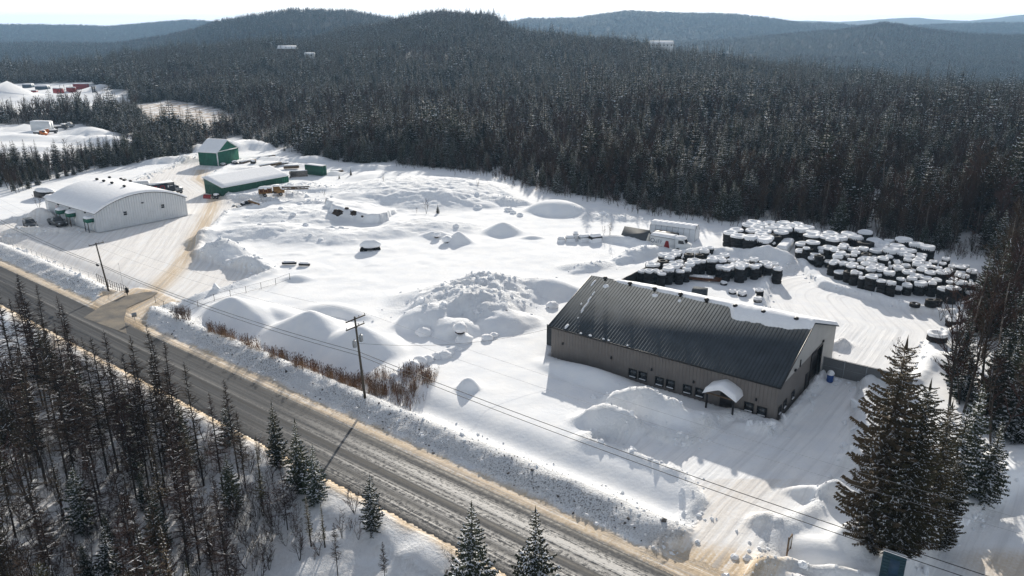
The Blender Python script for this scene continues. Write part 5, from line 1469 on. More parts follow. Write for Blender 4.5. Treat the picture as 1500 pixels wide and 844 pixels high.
def fence(name, label, pts, hgt_, step, m, panel=None, r=.03, rails=(1.0,), group=None, zfix=None, cat='fence'):
    t = thing(name, label, cat, (pts[0][0], pts[0][1], hz(*pts[0][:2])))
    o = np.array([pts[0][0], pts[0][1], hz(*pts[0][:2])])
    rl = MB(); pn = MB(); posts = []
    for a, b in zip(pts[:-1], pts[1:]):
        a = np.array(a[:2]); b = np.array(b[:2]); L = np.linalg.norm(b - a); k = max(1, int(round(L / step)))
        q = [a + (b - a) * i / k for i in range(k + 1)]
        zz = [hz(*p) if zfix is None else zfix for p in q]
        for i, p in enumerate(q):
            if i == 0 and posts: continue
            posts.append((p, zz[i]))
        for i in range(k):
            A0 = np.array([*q[i], zz[i]]) - o; B0 = np.array([*q[i + 1], zz[i + 1]]) - o
            for f in rails: rl.tube(A0 + [0, 0, hgt_ * f], B0 + [0, 0, hgt_ * f], r * .7, r * .7, 5)
            if panel is not None:
                d = B0 - A0; n = np.array([-d[1], d[0], 0]); n = n / np.linalg.norm(n) * .02
                pn.add([A0 - n + [0, 0, -.1], B0 - n + [0, 0, -.1], B0 - n + [0, 0, hgt_ * .98], A0 - n + [0, 0, hgt_ * .98], A0 + n + [0, 0, -.1], B0 + n + [0, 0, -.1], B0 + n + [0, 0, hgt_ * .98], A0 + n + [0, 0, hgt_ * .98]],
                       [(0, 1, 2, 3), (7, 6, 5, 4), (3, 2, 6, 7)])
            else:       # woven wire: a few strands, too fine to see one by one
                for f in (.2, .4, .6, .8): rl.tube(A0 + [0, 0, hgt_ * f], B0 + [0, 0, hgt_ * f], .006, .006, 3, cap=False)
    rl.build('rail', m, t)
    if panel is not None: pn.build('panel', panel, t)
    for p, z in posts:
        pb = MB(); pb.tube((0, 0, -.2), (0, 0, hgt_ + .04), r * 1.3, r * 1.3, 7); pb.build('post', m, t, loc=tuple(np.array([p[0], p[1], z]) - o))
    return t
def fg(*pts): return [tuple(on_ground(a, b)[:2]) for a, b in pts]
fence('wire_fence', 'low galvanised wire fence along the yard above the highway bank', fg((-60, 328), (0, 354), (70, 384), (143, 411)), 1.15, 3.0, M_GALV, rails=(1.0,), r=.03)
fence('driveway_gate', 'dark steel sliding gate folded open beside the leaning pole', fg((143, 412), (186, 431)), 1.5, 1.1, M_BLACK, rails=(1.0, .1, .5), r=.04, cat='gate')
fence('wire_fence', 'low dark wire fence running from the highway corner towards the open yard', fg((228, 444), (266, 462), (425, 412)), 1.2, 3.2, M_BLACK, rails=(1.0, .12), r=.03)
mb = MB(); g = on_ground(187, 432); mb.box((0, 0, .9), (.45, .5, .9)); mb.box((0, 0, .35), (.1, .1, .9)); tag(mb.build('gate_motor', M_BLACK, loc=g), 'small black motor cabinet at the end of the open gate', 'cabinet')
mb = MB(); g = on_ground(181, 421); mb.tube((0, 0, 0), (-.2, 0, 4.6), .03, .02, 6); mb.box((-.2, 0, 4.6), (.16, .1, .1)); tag(mb.build('marker_pole', M_GALV, loc=g), 'thin grey marker pole standing behind the open gate', 'pole')
t = thing('road_sign', 'small square sign seen from behind on the highway bank', 'sign', on_ground(198, 471), .7)
mb = MB(); mb.tube((0, 0, -.2), (0, 0, 1.0), .04, .04, 6); mb.build('post', M_GALV, t)
mb = MB(); mb.box((0, 0, 1.15), (.75, .04, .75)); mb.build('panel', M_GALV, t)
# screened fences at the dark building
e2v = np.array([math.cos(A + math.pi / 2), math.sin(A + math.pi / 2)]); e1v = np.array([math.cos(A), math.sin(A)])
def bw(x, y): return (OX + e1v[0] * x + e2v[0] * y, OY + e1v[1] * x + e2v[1] * y)
M_SLAT = mat('grey_privacy_slats', (.15, .155, .16), .6, noise=.3, nscale=5, stretch=(1, 1, 3))
fence('slat_fence', 'screened chain link fence leaving the gable end near the drive in door', [bw(L_ + .3, 18.4), bw(L_ + 11.5, 18.6)], 2.5, 2.9, M_GALV, panel=M_SLAT, rails=(1.01, .5), r=.045, zfix=0.0)
fence('slat_fence', 'short dark screened fence at the far left corner of the dark building', [bw(-.2, 2.6), bw(-2.6, 2.7)], 3.6, 1.2, M_BLACK, panel=M_MESH, rails=(1.0, .5), r=.04, zfix=0.2)
a_ = G(985, 374, 2.4); b_ = G(905, 414, 2.4)
fence('screen_fence', 'black fabric screened fence running out behind the dark building to the tyre yard', [(a_[0], a_[1]), (b_[0], b_[1]), bw(6.5, W_ + .4)], 2.6, 3.0, M_BLACK, panel=mat('black_screen_fabric', (.018, .018, .020), .8), rails=(1.0,), r=.04, zfix=0.1)

# ================================================================== tyres
def tyre_mesh(R, wd, nm):
    mb = MB(); ri = R * .52
    prof = [(ri, .06), (ri + .10 * R, 0), (R * .86, .0), (R * .97, wd * .12), (R, wd * .3), (R, wd * .7), (R * .97, wd * .88), (R * .86, wd), (ri + .10 * R, wd), (ri, wd - .06), (ri - .02, wd * .5)]
    mb.revolve(prof, 26, close=True)
    # tread blocks
    n = 26
    for i in range(n):
        a = i * 2 * math.pi / n
        for s_, z in ((1, .27), (-1, .73)):
            mb.box((math.cos(a + s_ * .05) * (R + .01), math.sin(a + s_ * .05) * (R + .01), wd * z), (.09, R * .12, wd * .38), rz=a)
    return mb.mesh(nm, [M_RUBBER])
def cap_mesh(R, wd, th, nm, seed, full=False):
    r = np.random.RandomState(seed); mb = MB(); n = 28; ri = R * .50
    dip = -.1 if not full else th * .7
    prof = [(R * 1.03, -.06 - .12 * r.rand() - (.2 if full else 0)), (R * 1.05, th * .45), (R * 1.0, th * .85), (R * .90, th), (R * .70, th * 1.02), (ri + .02, th * .75), (ri * .75, dip), (0, dip - .08)]
    mb.revolve(prof, n)
    v = mb.v[-1]; ang = np.arctan2(v[:, 1], v[:, 0]); rr = np.hypot(v[:, 0], v[:, 1])
    w_ = 1 + .03 * np.sin(ang * 3 + seed) + .025 * np.sin(ang * 5 + seed * 2)
    v[:, 0] *= w_; v[:, 1] *= w_; v[:, 2] += .05 * np.sin(ang * 2 + seed) * (rr / R); v[:, 2] += wd
    return mb.mesh(nm, [M_SNOW])
SIZES = [(.60, .55), (.76, .62), (.92, .72), (1.45, 1.0)]
TY_ = [tyre_mesh(R, w_, 'tyre') for R, w_ in SIZES]
CP_ = [[cap_mesh(R, w_, .22 + .04 * i + .06 * k, 'snow_cap', i * 7 + k, k == 2) for k in range(3)] for i, (R, w_) in enumerate(SIZES)]
tyres = []       # x, y, z, size, tilt, cap, group
def stack_region(poly, n, sizes, probs, heights, grp, sep=.94, bare=0.05, must=None):
    xs_, ys_ = [p[0] for p in poly], [p[1] for p in poly]; placed = []; tr = 0
    while len(placed) < n and tr < n * 120:
        tr += 1
        x, y = rs.uniform(min(xs_), max(xs_)), rs.uniform(min(ys_), max(ys_))
        if not bool(inpoly(x, y, poly)): continue
        si = rs.choice(len(sizes), p=probs); si = sizes[si]; R = SIZES[si][0]
        if any(math.hypot(x - a, y - b) < (R + c) * sep for a, b, c in placed): continue
        placed.append((x, y, R)); stack_at(x, y, si, rs.choice(heights), grp, rs.rand() < bare)
def stack_rows(poly, sp, sizes, probs, heights, grp, jit=.10, bare=.04, ang=-.18):
    c_, s_ = math.cos(ang), math.sin(ang); x0 = np.mean([p[0] for p in poly]); y0 = np.mean([p[1] for p in poly])
    for i in range(-40, 41):
        for j in range(-40, 41):
            a = (i + .5 * (j % 2)) * sp; b = j * sp * .87
            x = x0 + a * c_ - b * s_ + rs.normal(0, jit * sp); y = y0 + a * s_ + b * c_ + rs.normal(0, jit * sp)
            if bool(inpoly(x, y, poly)) and rs.rand() > .06: stack_at(x, y, sizes[rs.choice(len(sizes), p=probs)], rs.choice(heights), grp, rs.rand() < bare)
def stack_at(x, y, si, n, grp, bare=False, tilt=0.):
    z = min(hz(x, y), 1.4) - .15; w_ = SIZES[si][1]
    for k in range(n):
        jx, jy = rs.normal(0, .06, 2) * (k > 0)
        top = k == n - 1
        tyres.append([x + jx, y + jy, z + k * w_, si, rs.uniform(-.06, .06) + (tilt if top else 0), (0 if bare else 1) if top else -1, grp, n - 1 - k])
RA = gp((932, 424), (950, 404), (985, 392), (1030, 392), (1060, 396), (1140, 404), (1142, 416), (1100, 416), (1062, 418), (1040, 408), (1000, 424), (970, 424))
stack_rows(RA, 2.15, [1, 2], [.5, .5], [3, 4, 4], 'A')
stack_region(gp((990, 382), (1050, 378), (1055, 388), (990, 394)), 9, [2, 1], [.7, .3], [1, 2], 'A')
RB = gp((1056, 362), (1082, 348), (1125, 344), (1185, 352), (1178, 362), (1145, 362), (1125, 376), (1105, 380), (1075, 372))
stack_rows(RB, 3.1, [3], [1], [3, 3], 'B', .06); stack_region(gp((1098, 362), (1140, 356), (1128, 376), (1100, 378)), 14, [1, 0], [.7, .3], [2, 3], 'B')
RC1 = gp((1164, 372), (1195, 358), (1260, 358), (1320, 372), (1374, 388), (1372, 398), (1300, 392), (1240, 384), (1185, 384))
stack_rows(RC1, 3.1, [3, 2], [.8, .2], [3, 3, 2], 'C', .09)
RC2 = gp((1165, 385), (1200, 378), (1260, 384), (1330, 396), (1400, 402), (1424, 418), (1420, 448), (1390, 448), (1345, 438), (1300, 440), (1262, 430), (1225, 416), (1205, 398))
stack_rows(RC2, 2.05, [0, 1, 2], [.15, .40, .45], [2, 3, 4, 4], 'C', .12)
for (px, py, si, n) in [(1372, 498, 3, 1), (1395, 478, 2, 2), (1410, 470, 2, 1), (1402, 488, 1, 1), (1087, 433, 1, 1), (1113, 433, 0, 2), (1110, 441, 0, 1), (1073, 430, 0, 1), (1060, 417, 0, 1)]:
    g = on_ground(px, py); stack_at(g[0], g[1], si, n, 'D' if px > 1300 else 'E')
for (px, py) in [(1340, 447), (1362, 452), (1372, 448)]:
    g = on_ground(px, py); stack_at(g[0], g[1], 1, 1 + (px != 1340), 'F', True)
TL = {'A': ('black tyre in the stacks close behind the ridge of the dark building', 'tyre stacks close behind the dark building'),
      'B': ('large black tyre in the cluster nearest the white tent', 'tyre stacks nearest the white tent'),
      'C': ('black tyre in the long snowy bank of tyres below the forest', 'long bank of tyre stacks below the forest'),
      'D': ('big black tyre resting near the bare trees right of the tyre yard', 'tyres near the bare trees'),
      'E': ('small tyre standing apart just behind the dark ridge', 'tyres just behind the dark ridge'),
      'F': ('bare black tyre without snow at the front foot of the tyre bank', 'bare tyres at the foot of the bank')}
# what shows largest stands as single tyres, the buried ones join one mass
tyres.sort(key=lambda q: -1000 * (q[6] in 'DEF') + (q[7] == 0) * q[1] * .001 + (q[7] > 0) * (q[7] * 10 + (q[1] - 125) * .6 + (2 if q[6] in 'AC' else 0)))
print('TYRE TOPS', sum(1 for q in tyres if q[7] == 0), len(tyres)); hidden = tyres[296:]; tyres = tyres[:296]
def tyre_up(q): return q[5] >= 0
TB_ = {'A': 'stacks behind ridge', 'B': 'the tent cluster', 'C': 'the long bank', 'D': 'the bare trees', 'E': 'the ridge vents', 'F': 'the foot of the long bank'}
_cells = {}
for q in tyres: _cells.setdefault((q[6], q[5] >= 0, q[3] == 3), []).append(q)
tyre_names = {}
for (g_, top_, big_), qs in _cells.items():
    pts_ = [P(q[0], q[1], q[2])[:2] for q in qs]; n_ = len(qs)
    rows_ = ['the back row', 'the second row', 'the third row', 'the fourth row', 'the fifth row', 'the front row'] if n_ > 60 else ['the back row', 'the middle row', 'the front row']
    cols_ = ['left half', 'right half'] if n_ > 36 else ['']
    base_ = ('huge ' if big_ else '') + ('snow capped tyre' if top_ and g_ != 'F' else 'bare black tyre' if top_ else 'lower tyre') + (' in ' if g_ in 'ABC' else ' by ') + TB_[g_]
    for q, nm in zip(qs, place_names(pts_, rows_, cols_)): tyre_names[(q[0], q[1], q[2])] = base_ + nm
for (x, y, z, si, tl, cap, grp, below) in tyres:
    lab, gname = TL[grp]; nm = tyre_names[(x, y, z)]
    lab = nm
    o = thing('tyre', lab, 'tyre', (x, y, z), rs.uniform(0, 6.28), gname)
    o.rotation_euler[0] = tl
    k_ = rs.uniform(.88, 1.14); o.scale = (k_, k_, 1)
    link('tread', TY_[si], o)
    if cap == 1: link('snow_cap', CP_[si][rs.randint(3)], o)
if hidden:
    mb = MB()
    for (x, y, z, si, tl, cap, grp, below) in hidden:
        R, w_ = SIZES[si]
        if cap >= 0: mb.revolve([(R * 1.04, w_ - .12), (R * 1.05, w_ + .2), (R * .9, w_ + .34), (R * .65, w_ + .34), (R * .4, w_ - .02), (0, w_ - .1)], 18, (x, y, z), mi=1)
        mb.revolve([(R * .55, 0), (R * .9, 0), (R, w_ * .2), (R, w_ * .8), (R * .9, w_), (R * .55, w_)], 18, (x, y, z), close=True)
    tag(mb.build('buried_tyres', [M_RUBBER, M_SNOW]), 'tyres buried low inside the snowy stacks', 'tyres', kind='stuff')

# ================================================================== things in the yard
def rock_mesh(seed, sx, sy, sz, n=10, m=10, rough=.25):
    r = np.random.RandomState(seed); mb = MB()
    th = np.linspace(0, math.pi, m); ph = np.arange(n) * 2 * math.pi / n
    T, Pp = np.meshgrid(th, ph, indexing='ij'); K = r.uniform(1 - rough, 1 + rough, T.shape); K[0] = K[0, 0]; K[-1] = K[-1, 0]
    Xx = np.sin(T) * np.cos(Pp) * sx * K; Yy = np.sin(T) * np.sin(Pp) * sy * K; Zz = np.cos(T) * sz * K
    v = np.stack([Xx, Yy, Zz], -1).reshape(-1, 3)
    fs = [(i * n + j, i * n + (j + 1) % n, (i + 1) * n + (j + 1) % n, (i + 1) * n + j) for i in range(m - 1) for j in range(n)]
    mb.add(v, fs); return mb
def boulder(px, py, s, label, group, seed, snow=True, z=.0, flat=.75, rough=.18):
    s *= .82
    g = on_ground(px, py)
    t = thing('boulder', label, 'boulder', (g[0], g[1], g[2] + z), seed * 1.3, group)
    a = rock_mesh(seed, s * .96, s * .76, s * flat * .96, rough=rough); a.build('rock', M_ROCK, t, smooth=False)
    if snow:
        b = rock_mesh(seed + 50, s * 1.16, s * 1.02, s * flat * 1.05, 12, 10, .13); b.v[-1][:, 2] = np.maximum(b.v[-1][:, 2], -.55 * s) + s * .20
        b.build('snow_cover', M_SNOW, t, smooth=True)
    return t
BN = [place_names(q, ['the row'], ['']) for q in ([(588, 546), (603, 541), (615, 532), (627, 529), (640, 524), (651, 523), (658, 518), (672, 512), (577, 552)],
      [(642, 485), (652, 490), (662, 484), (674, 482), (622, 490), (680, 500), (714, 497), (723, 493), (645, 478)])]
BN.append(place_names([(470, 352), (390, 318), (415, 325), (430, 315), (448, 330), (455, 345), (745, 309), (752, 312), (762, 316), (700, 305), (655, 352), (640, 345), (668, 332), (400, 292), (440, 300), (412, 306), (380, 330), (500, 335)], ['the back row', 'the front row'], ['']))
for i, (px, py, s) in enumerate([(588, 546, .7), (603, 541, 1.5), (615, 532, 1.2), (627, 529, 1.0), (640, 524, .9), (651, 523, 1.1), (658, 518, .9), (672, 512, .6), (577, 552, .7)]):
    boulder(px, py, s, 'snow covered boulder in the row behind the roadside bushes' + BN[0][i], 'row of boulders behind the roadside bushes', i, flat=.8)
for i, (px, py, s) in enumerate([(642, 485, 1.4), (652, 490, 1.0), (662, 484, 1.4), (674, 482, 1.3), (622, 490, 1.5), (680, 500, 1.5), (714, 497, 1.0), (723, 493, .8), (645, 478, .8)]):
    boulder(px, py, s, 'snow covered boulder at the near foot of the big drifted mound' + BN[1][i], 'boulders at the foot of the big mound', 20 + i, flat=.7)
for i, (px, py, s) in enumerate([(470, 352, .7), (390, 318, .8), (415, 325, .7), (430, 315, .9), (448, 330, .8), (455, 345, .6), (745, 309, 1.2), (752, 312, 1.0), (762, 316, 1.0), (700, 305, 1.3), (655, 352, 1.4), (640, 345, 1.0), (668, 332, .9), (400, 262 + 30, 1.), (440, 300, .9), (412, 306, .8), (380, 330, .6), (500, 335, .8)]):
    boulder(px, py, s, 'small snowy boulder in the lumpy drifts' + BN[2][i], 'boulders scattered in the lumpy drifts', 40 + i, flat=.65)
boulder(809, 450, 1.2, 'rounded snow covered boulder beside the far left corner of the dark building', None, 80)
boulder(687, 580, .1, 'x', None, 81) if False else None
for i, (px, py, sx, lab) in enumerate([(495, 312, 1.9, 'largest dark rock showing through the broken face of the snowy rock hill'), (509, 306, .8, 'small dark rock just above the largest one on the rock hill face'), (518, 313, 1.3, 'ragged dark rock right of the largest one on the rock hill face'), (531, 318, .6, 'lowest little dark rock on the rock hill face'), (741, 456, .5, 'thin dark rock tip on the shaded side of the big mound')]):
    if i < 4:
        g = G(px, 326 + (px - 495) * .18, .6); d_ = ray(px, py); g = np.array([g[0], g[1] + .5, H_CAM + d_[2] * g[1] / d_[1]])
    else: g = on_ground(px, py)
    a = rock_mesh(90 + i, sx, sx * .6, sx * .62, rough=.45); a.v[-1] *= .62
    tag(a.build('rock_outcrop', M_ROCK, loc=g), lab, 'rock')
for i, (px, py, w_, d_, h_, lab) in enumerate([(822, 354, 1.6, 1.2, 1.1, 'leftmost rounded block of the snow covered row'), (835, 353, 2.0, 1.4, 1.3, 'second block of the snow covered row, beside the leftmost one'), (843, 351, 1.1, 1.1, 1.9, 'narrow taller block in the middle of the snow covered row'), (856, 353, 2.6, 1.5, 1.5, 'long low block of the snow covered row'), (872, 354, 2.5, 1.7, 1.8, 'largest block with a dark slot at the shrub end of the snow covered row')]):
    g = on_ground(px, py); t = thing('concrete_block', lab, 'block', g, .1 * i, 'row of snow covered blocks')
    mb = MB(); mb.box((0, 0, h_ * .35), (w_, d_, h_ * .7)); mb.build('block', M_GALV if i != 4 else M_BLACK, t)
    XX, YY = np.meshgrid(np.linspace(-w_ / 2 - .12, w_ / 2 + .12, 12), np.linspace(-d_ / 2 - .15, d_ / 2 + .1, 10), indexing='ij')
    e = np.clip(np.minimum(w_ / 2 + .12 - np.abs(XX), np.minimum(YY + d_ / 2 + .15, d_ / 2 + .1 - YY)) / .35, 0, 1); mb = MB(); mb.grid(XX, YY, -.1 + (h_ + .12) * np.sqrt(e) * (1 + 0 * XX)); mb.build('snow_cover', M_SNOW, t, smooth=True)
# a buried machine
g = on_ground(543, 366) - np.array([0, 0, .55]); t = thing('buried_machine', 'dark wheeled machine almost wholly buried in snow in the open yard', 'machine', g, .2)
for sx in (-1.5, 1.3):
    mb = MB(); mb.revolve([(.2, -.2), (.75, -.2), (.8, 0), (.75, .2), (.2, .2)], 16, close=True, M=Euler((math.pi / 2, 0, 0)).to_matrix()); mb.build('wheel', M_RUBBER, t, loc=(sx, -.7, .75))
mb = MB(); mb.box((0, 0, 1.1), (3.8, 1.8, .7)); mb.build('chassis', M_BLACK, t)
b = rock_mesh(7, 2.3, 1.35, 1.25, 18, 12, .06); b.v[-1][:, 2] = np.maximum(b.v[-1][:, 2], -.3) + 1.55; b.build('snow_cover', M_SNOW, t, smooth=True)
for (px, py, L, lab, rz) in [(424, 388, 2.8, 'dark beam end under a block of snow, first of two by the yard drift', .05), (446, 390, 2.2, 'dark beam end beside the first, partly hidden under snow', -.1)]:
    g = on_ground(px, py); t = thing('steel_beam', lab, 'beam', g, rz); mb = MB(); mb.box((0, 0, .35), (L, .5, .4)); mb.build('beam', M_BLACK, t); mb = MB(); mb.box((0, .05, .68), (L * .9, .55, .28), taper=.85); mb.build('snow_cover', M_SNOW, t)
def wheel(parent, x, y, r, w_=.28, m=None):
    mb = MB(); mb.revolve([(r * .55, -w_ / 2), (r * .92, -w_ / 2), (r, -w_ / 3), (r, w_ / 3), (r * .92, w_ / 2), (r * .55, w_ / 2)], 18, close=True, M=Euler((math.pi / 2, 0, 0)).to_matrix())
    wo_ = mb.build('wheel', M_RUBBER, parent, loc=(x, y, r))
    mb = MB(); mb.revolve([(0, -w_ * .35), (r * .56, -w_ * .3), (r * .56, w_ * .3), (0, w_ * .35)], 14, M=Euler((math.pi / 2, 0, 0)).to_matrix()); mb.build('rim', M_GALV, wo_)
def pickup(name, label, loc, rz, m, bed=True):
    """front towards local +x"""
    t = thing(name, label, 'pickup truck' if bed else 'car', loc, rz); W2 = .96
    prof = [(-2.75, .55), (-2.78, 1.12), (-.75, 1.15), (.95, 1.15), (2.45, 1.05), (2.72, .85), (2.72, .5), (2.3, .42), (-2.3, .42)]
    mb = MB(); mb.prism(prof, -W2, W2)
    if bed: pass
    mb.build('body', m, t)
    x0 = -.85 if bed else -2.5
    mb = MB(); cb = [(x0, 1.13), (x0 + .12, 1.78), (.25, 1.80), (1.05, 1.13)]
    n = len(cb); v = [(x, -W2 * .97 if z < 1.5 else -W2 * .80, z) for x, z in cb] + [(x, W2 * .97 if z < 1.5 else W2 * .80, z) for x, z in cb]
    mb.add(v, [(i, (i + 1) % n, n + (i + 1) % n, n + i) for i in range(n)] + [(3, 2, 1, 0), (4, 5, 6, 7)]); mb.build('cab', m, t)
    gl = MB()
    gl.add([(.31, -.70, 1.76), (.31, .70, 1.76), (.98, .84, 1.2), (.98, -.84, 1.2)], [(0, 1, 2, 3)]); gl.v[-1][:] += [.03, 0, .03]
    for s in (-1, 1):
        gl.add([(x0 + .15, s * .965, 1.2), (.85, s * .965, 1.2), (.22, s * .815, 1.72), (x0 + .2, s * .815, 1.72)], [(0, 1, 2, 3)])
    gl.add([(x0 - .02, -.8, 1.2), (x0 - .02, .8, 1.2), (x0 + .10, .7, 1.7), (x0 + .10, -.7, 1.7)], [(0, 1, 2, 3)])
    gl.build('window', M_GLASS, t)
    for s in (-1, 1):
        h = MB(); h.box((2.66, s * .72, .86), (.16, .34, .18)); h.build('headlight', M_WHITE, t)
        h = MB(); h.box((1.0, s * 1.06, 1.2), (.12, .2, .16)); h.build('mirror', M_BLACK, t)
    h = MB(); h.box((2.74, 0, .62), (.08, 1.0, .22)); h.box((2.76, 0, .42), (.12, 1.8, .18)); h.build('bumper', M_BLACK, t)
    if bed:
        h = MB(); h.box((-1.8, 0, 1.17), (1.7, 1.6, .06)); h.build('bed_cover', M_BLACK, t)
    for x in (-1.75, 1.75):
        for s in (-1, 1): wheel(t, x, s * .86, .40)
    return t
g = on_ground(85, 330); _a = pickup('pickup_truck', 'dark grey pickup parked closest to the door canopies of the arched building', g, math.radians(-38), M_CARG)
_a.scale = (1.15,) * 3
g = on_ground(45, 333); _a = pickup('parked_car', 'dark car parked farther from the arched building, beside the snow berm', g, math.radians(-48), M_CARG, bed=False)
_a.scale = (1.1,) * 3
# box truck
a_ = G(220, 271.5, 3.6); b_ = G(255, 266.5, 3.6); ang = math.atan2(b_[1] - a_[1], b_[0] - a_[0]); L = math.hypot(*(b_ - a_)[:2])
t = thing('box_truck', 'dark box truck with red and blue side markings parked behind the arched building', 'truck', (b_[0], b_[1], 0), ang)
M_NAVY = mat('dark_truck_panel', (.022, .032, .045), .45)
mb = MB(); mb.box((-L / 2, 1.2, 2.35), (L, 2.4, 2.5)); bo = mb.build('cargo_box', M_NAVY, t)
mb = MB(); mb.box((-L / 2, 1.2, 3.64), (L, 2.4, .1)); mb.build('box_snow', M_SNOW, bo)
mb = MB(); mb.box((-L * .80, -.02, 2.3), (L * .14, .03, 1.7)); mb.build('red_panel', M_RED, bo)
mb = MB(); mb.revolve([(.55, 0), (.8, 0), (.8, .02), (.55, .02)], 20, (-L * .52, -.03, 2.3), M=Euler((math.pi / 2, 0, 0)).to_matrix(), close=True); mb.build('ring_emblem', M_RED, bo)
mb = MB(); mb.box((-L * .27, -.02, 2.6), (.35, .03, .6)); mb.box((-L * .15, -.02, 2.65), (1.0, .03, .12)); mb.build('lettering', M_WHITE, bo)
mb = MB(); mb.prism([(0.1, .9), (.1, 2.5), (1.1, 2.5), (1.45, 1.75), (2.4, 1.6), (2.5, .9)], .15, 2.25); cb = mb.build('cab', M_GALV, t)
mb = MB(); mb.add([(1.14, .3, 2.42), (1.14, 2.1, 2.42), (1.46, 2.1, 1.8), (1.46, .3, 1.8)], [(0, 1, 2, 3)]); mb.add([(.3, .13, 1.8), (1.3, .13, 1.8), (1.05, .13, 2.35), (.3, .13, 2.35)], [(0, 1, 2, 3)]); mb.v[-2][:, 0] += .04; mb.build('window', M_GLASS, cb)
mb = MB(); mb.box((-L / 2 + 1, 1.2, .9), (L + 2.4, 1.1, .25)); mb.build('chassis', M_BLACK, t)
for x in (1.7, -L * .72, -L * .58):
    for y in (.2, 2.2): wheel(t, x, y, .52, .35)
# white container behind the arched building
def container(name, label, loc, rz, L, Wd, Hh_, m, snow=.25, cat='container', ribs=True, group=None):
    t = thing(name, label, cat, loc, rz, group)
    mb = MB(); mb.box((0, 0, Hh_ / 2 + .1), (L, Wd, Hh_))
    if ribs:
        k = int(L / .45)
        for i in range(k): 
            x = -L / 2 + (i + .5) * L / k
            for s in (-1, 1): mb.box((x, s * Wd / 2, Hh_ / 2 + .1), (L / k * .5, .06, Hh_ * .92))
    mb.build('body', m, t)
    mb = MB(); mb.box((L / 2 + .03, -Wd / 4, Hh_ / 2 + .1), (.06, Wd / 2 - .06, Hh_ * .94)); mb.box((L / 2 + .03, Wd / 4, Hh_ / 2 + .1), (.06, Wd / 2 - .06, Hh_ * .94)); mb.build('door', m, t)
    if snow:
        XX, YY = np.meshgrid(np.linspace(-L / 2 - .05, L / 2 + .05, 16), np.linspace(-Wd / 2 - .05, Wd / 2 + .05, 10), indexing='ij')
        e = np.clip(np.minimum(L / 2 + .05 - np.abs(XX), Wd / 2 + .05 - np.abs(YY)) / .3, 0, 1); mb = MB(); mb.grid(XX, YY, Hh_ + .08 + snow * np.sqrt(e)); mb.build('snow_cover', M_SNOW, t, smooth=True)
    return t
g = G(207, 275, 0); container('white_container', 'small white container peeking out behind the arched roof', (g[0], g[1], 0), .35, 4.5, 2.4, 1.9, M_WHITE, snow=.15)
# red plough with junk
g = on_ground(311, 291); t = thing('snow_plough', 'red snow plough blade with frame parked at the corner of the long green shed', 'plough', g, -.25)
mb = MB(); th = np.linspace(-.2, 1.3, 8); XX, TT = np.meshgrid(np.linspace(-2.6, -.2, 6), th, indexing='ij'); mb.grid(XX, -.5 + .7 * (1 - np.cos(TT)) * 1., .2 + .9 * np.sin(TT)); mb.grid(XX[::-1], -.45 + .7 * (1 - np.cos(TT)) * 1., .2 + .9 * np.sin(TT)); mb.build('blade', M_RED, t)
mb = MB(); mb.box((.9, .3, .7), (2.4, .9, .25)); mb.box((.2, .3, 1.0), (.2, .9, .6)); mb.box((1.9, .3, .95), (.5, .8, .5)); mb.tube((-.4, .2, .6), (1.6, .2, 1.2), .09, .09); mb.build('frame', M_BLACK, t)
b = rock_mesh(3, .9, .6, .35, 12, 8, .1); b.v[-1][:] += [1.2, .3, 1.15]; b.build('snow_cover', M_SNOW, t, smooth=True)
for x in (.6, 1.6): wheel(t, x, -.1, .42, .3)
# old stake truck
g = on_ground(401, 287); t = thing('stake_truck', 'old snow covered truck with rusty yellow stake bed and boom beside the long green shed', 'truck', g, .42)
mb = MB(); mb.box((-1.6, 0, 1.1), (4.6, 2.2, .25)); mb.build('chassis', M_BLACK, t)
mb = MB(); mb.box((-2.2, -1.05, 1.75), (3.2, .1, 1.1)); mb.box((-2.2, 1.05, 1.75), (3.2, .1, 1.1)); mb.box((-3.8, 0, 1.75), (.1, 2.1, 1.1)); mb.build('stake_bed', M_RUST, t)
mb = MB()
for x in (-3.8, -2.7, -1.6, -.6): mb.box((x, -1.14, 1.7), (.22, .1, 1.5))
mb.box((-2.2, -1.14, 1.2), (3.5, .1, .25)); mb.build('stakes', M_YEL, t)
mb = MB(); mb.prism([(.1, .8), (.1, 2.7), (1.6, 2.7), (2.0, 1.8), (2.9, 1.6), (2.9, .8)], -1.05, 1.05); mb.build('cab', M_YEL, t)
b = rock_mesh(5, 1.9, 1.15, .7, 16, 10, .06); b.v[-1][:, 2] = np.maximum(b.v[-1][:, 2], -.1); b.v[-1][:] += [-2.2, 0, 2.25]; b.build('bed_snow', M_SNOW, t, smooth=True)
mb = MB(); mb.box((.9, 0, 2.85), (1.7, 2.1, .3), taper=.9); mb.box((2.4, 0, 1.75), (1.0, 1.9, .2), taper=.9); mb.build('cab_snow', M_SNOW, t)
mb = MB(); mb.box((6.2, .6, 1.9), (7.5, .5, .35), ry=.05); mb.box((6.0, -.3, 1.5), (7.0, .3, .3), ry=.05)
for k in range(7): mb.box((3.2 + k, .15, 1.7), (.12, 1.2, .1), rz=.5)
mb.build('boom', M_WOOD, t)
mb = MB(); mb.box((6.2, .6, 2.15), (7.3, .6, .22), ry=.05); mb.build('boom_snow', M_SNOW, t)
for x in (1.8, -2.4): 
    for y in (-1., 1.): wheel(t, x, y, .5, .32)
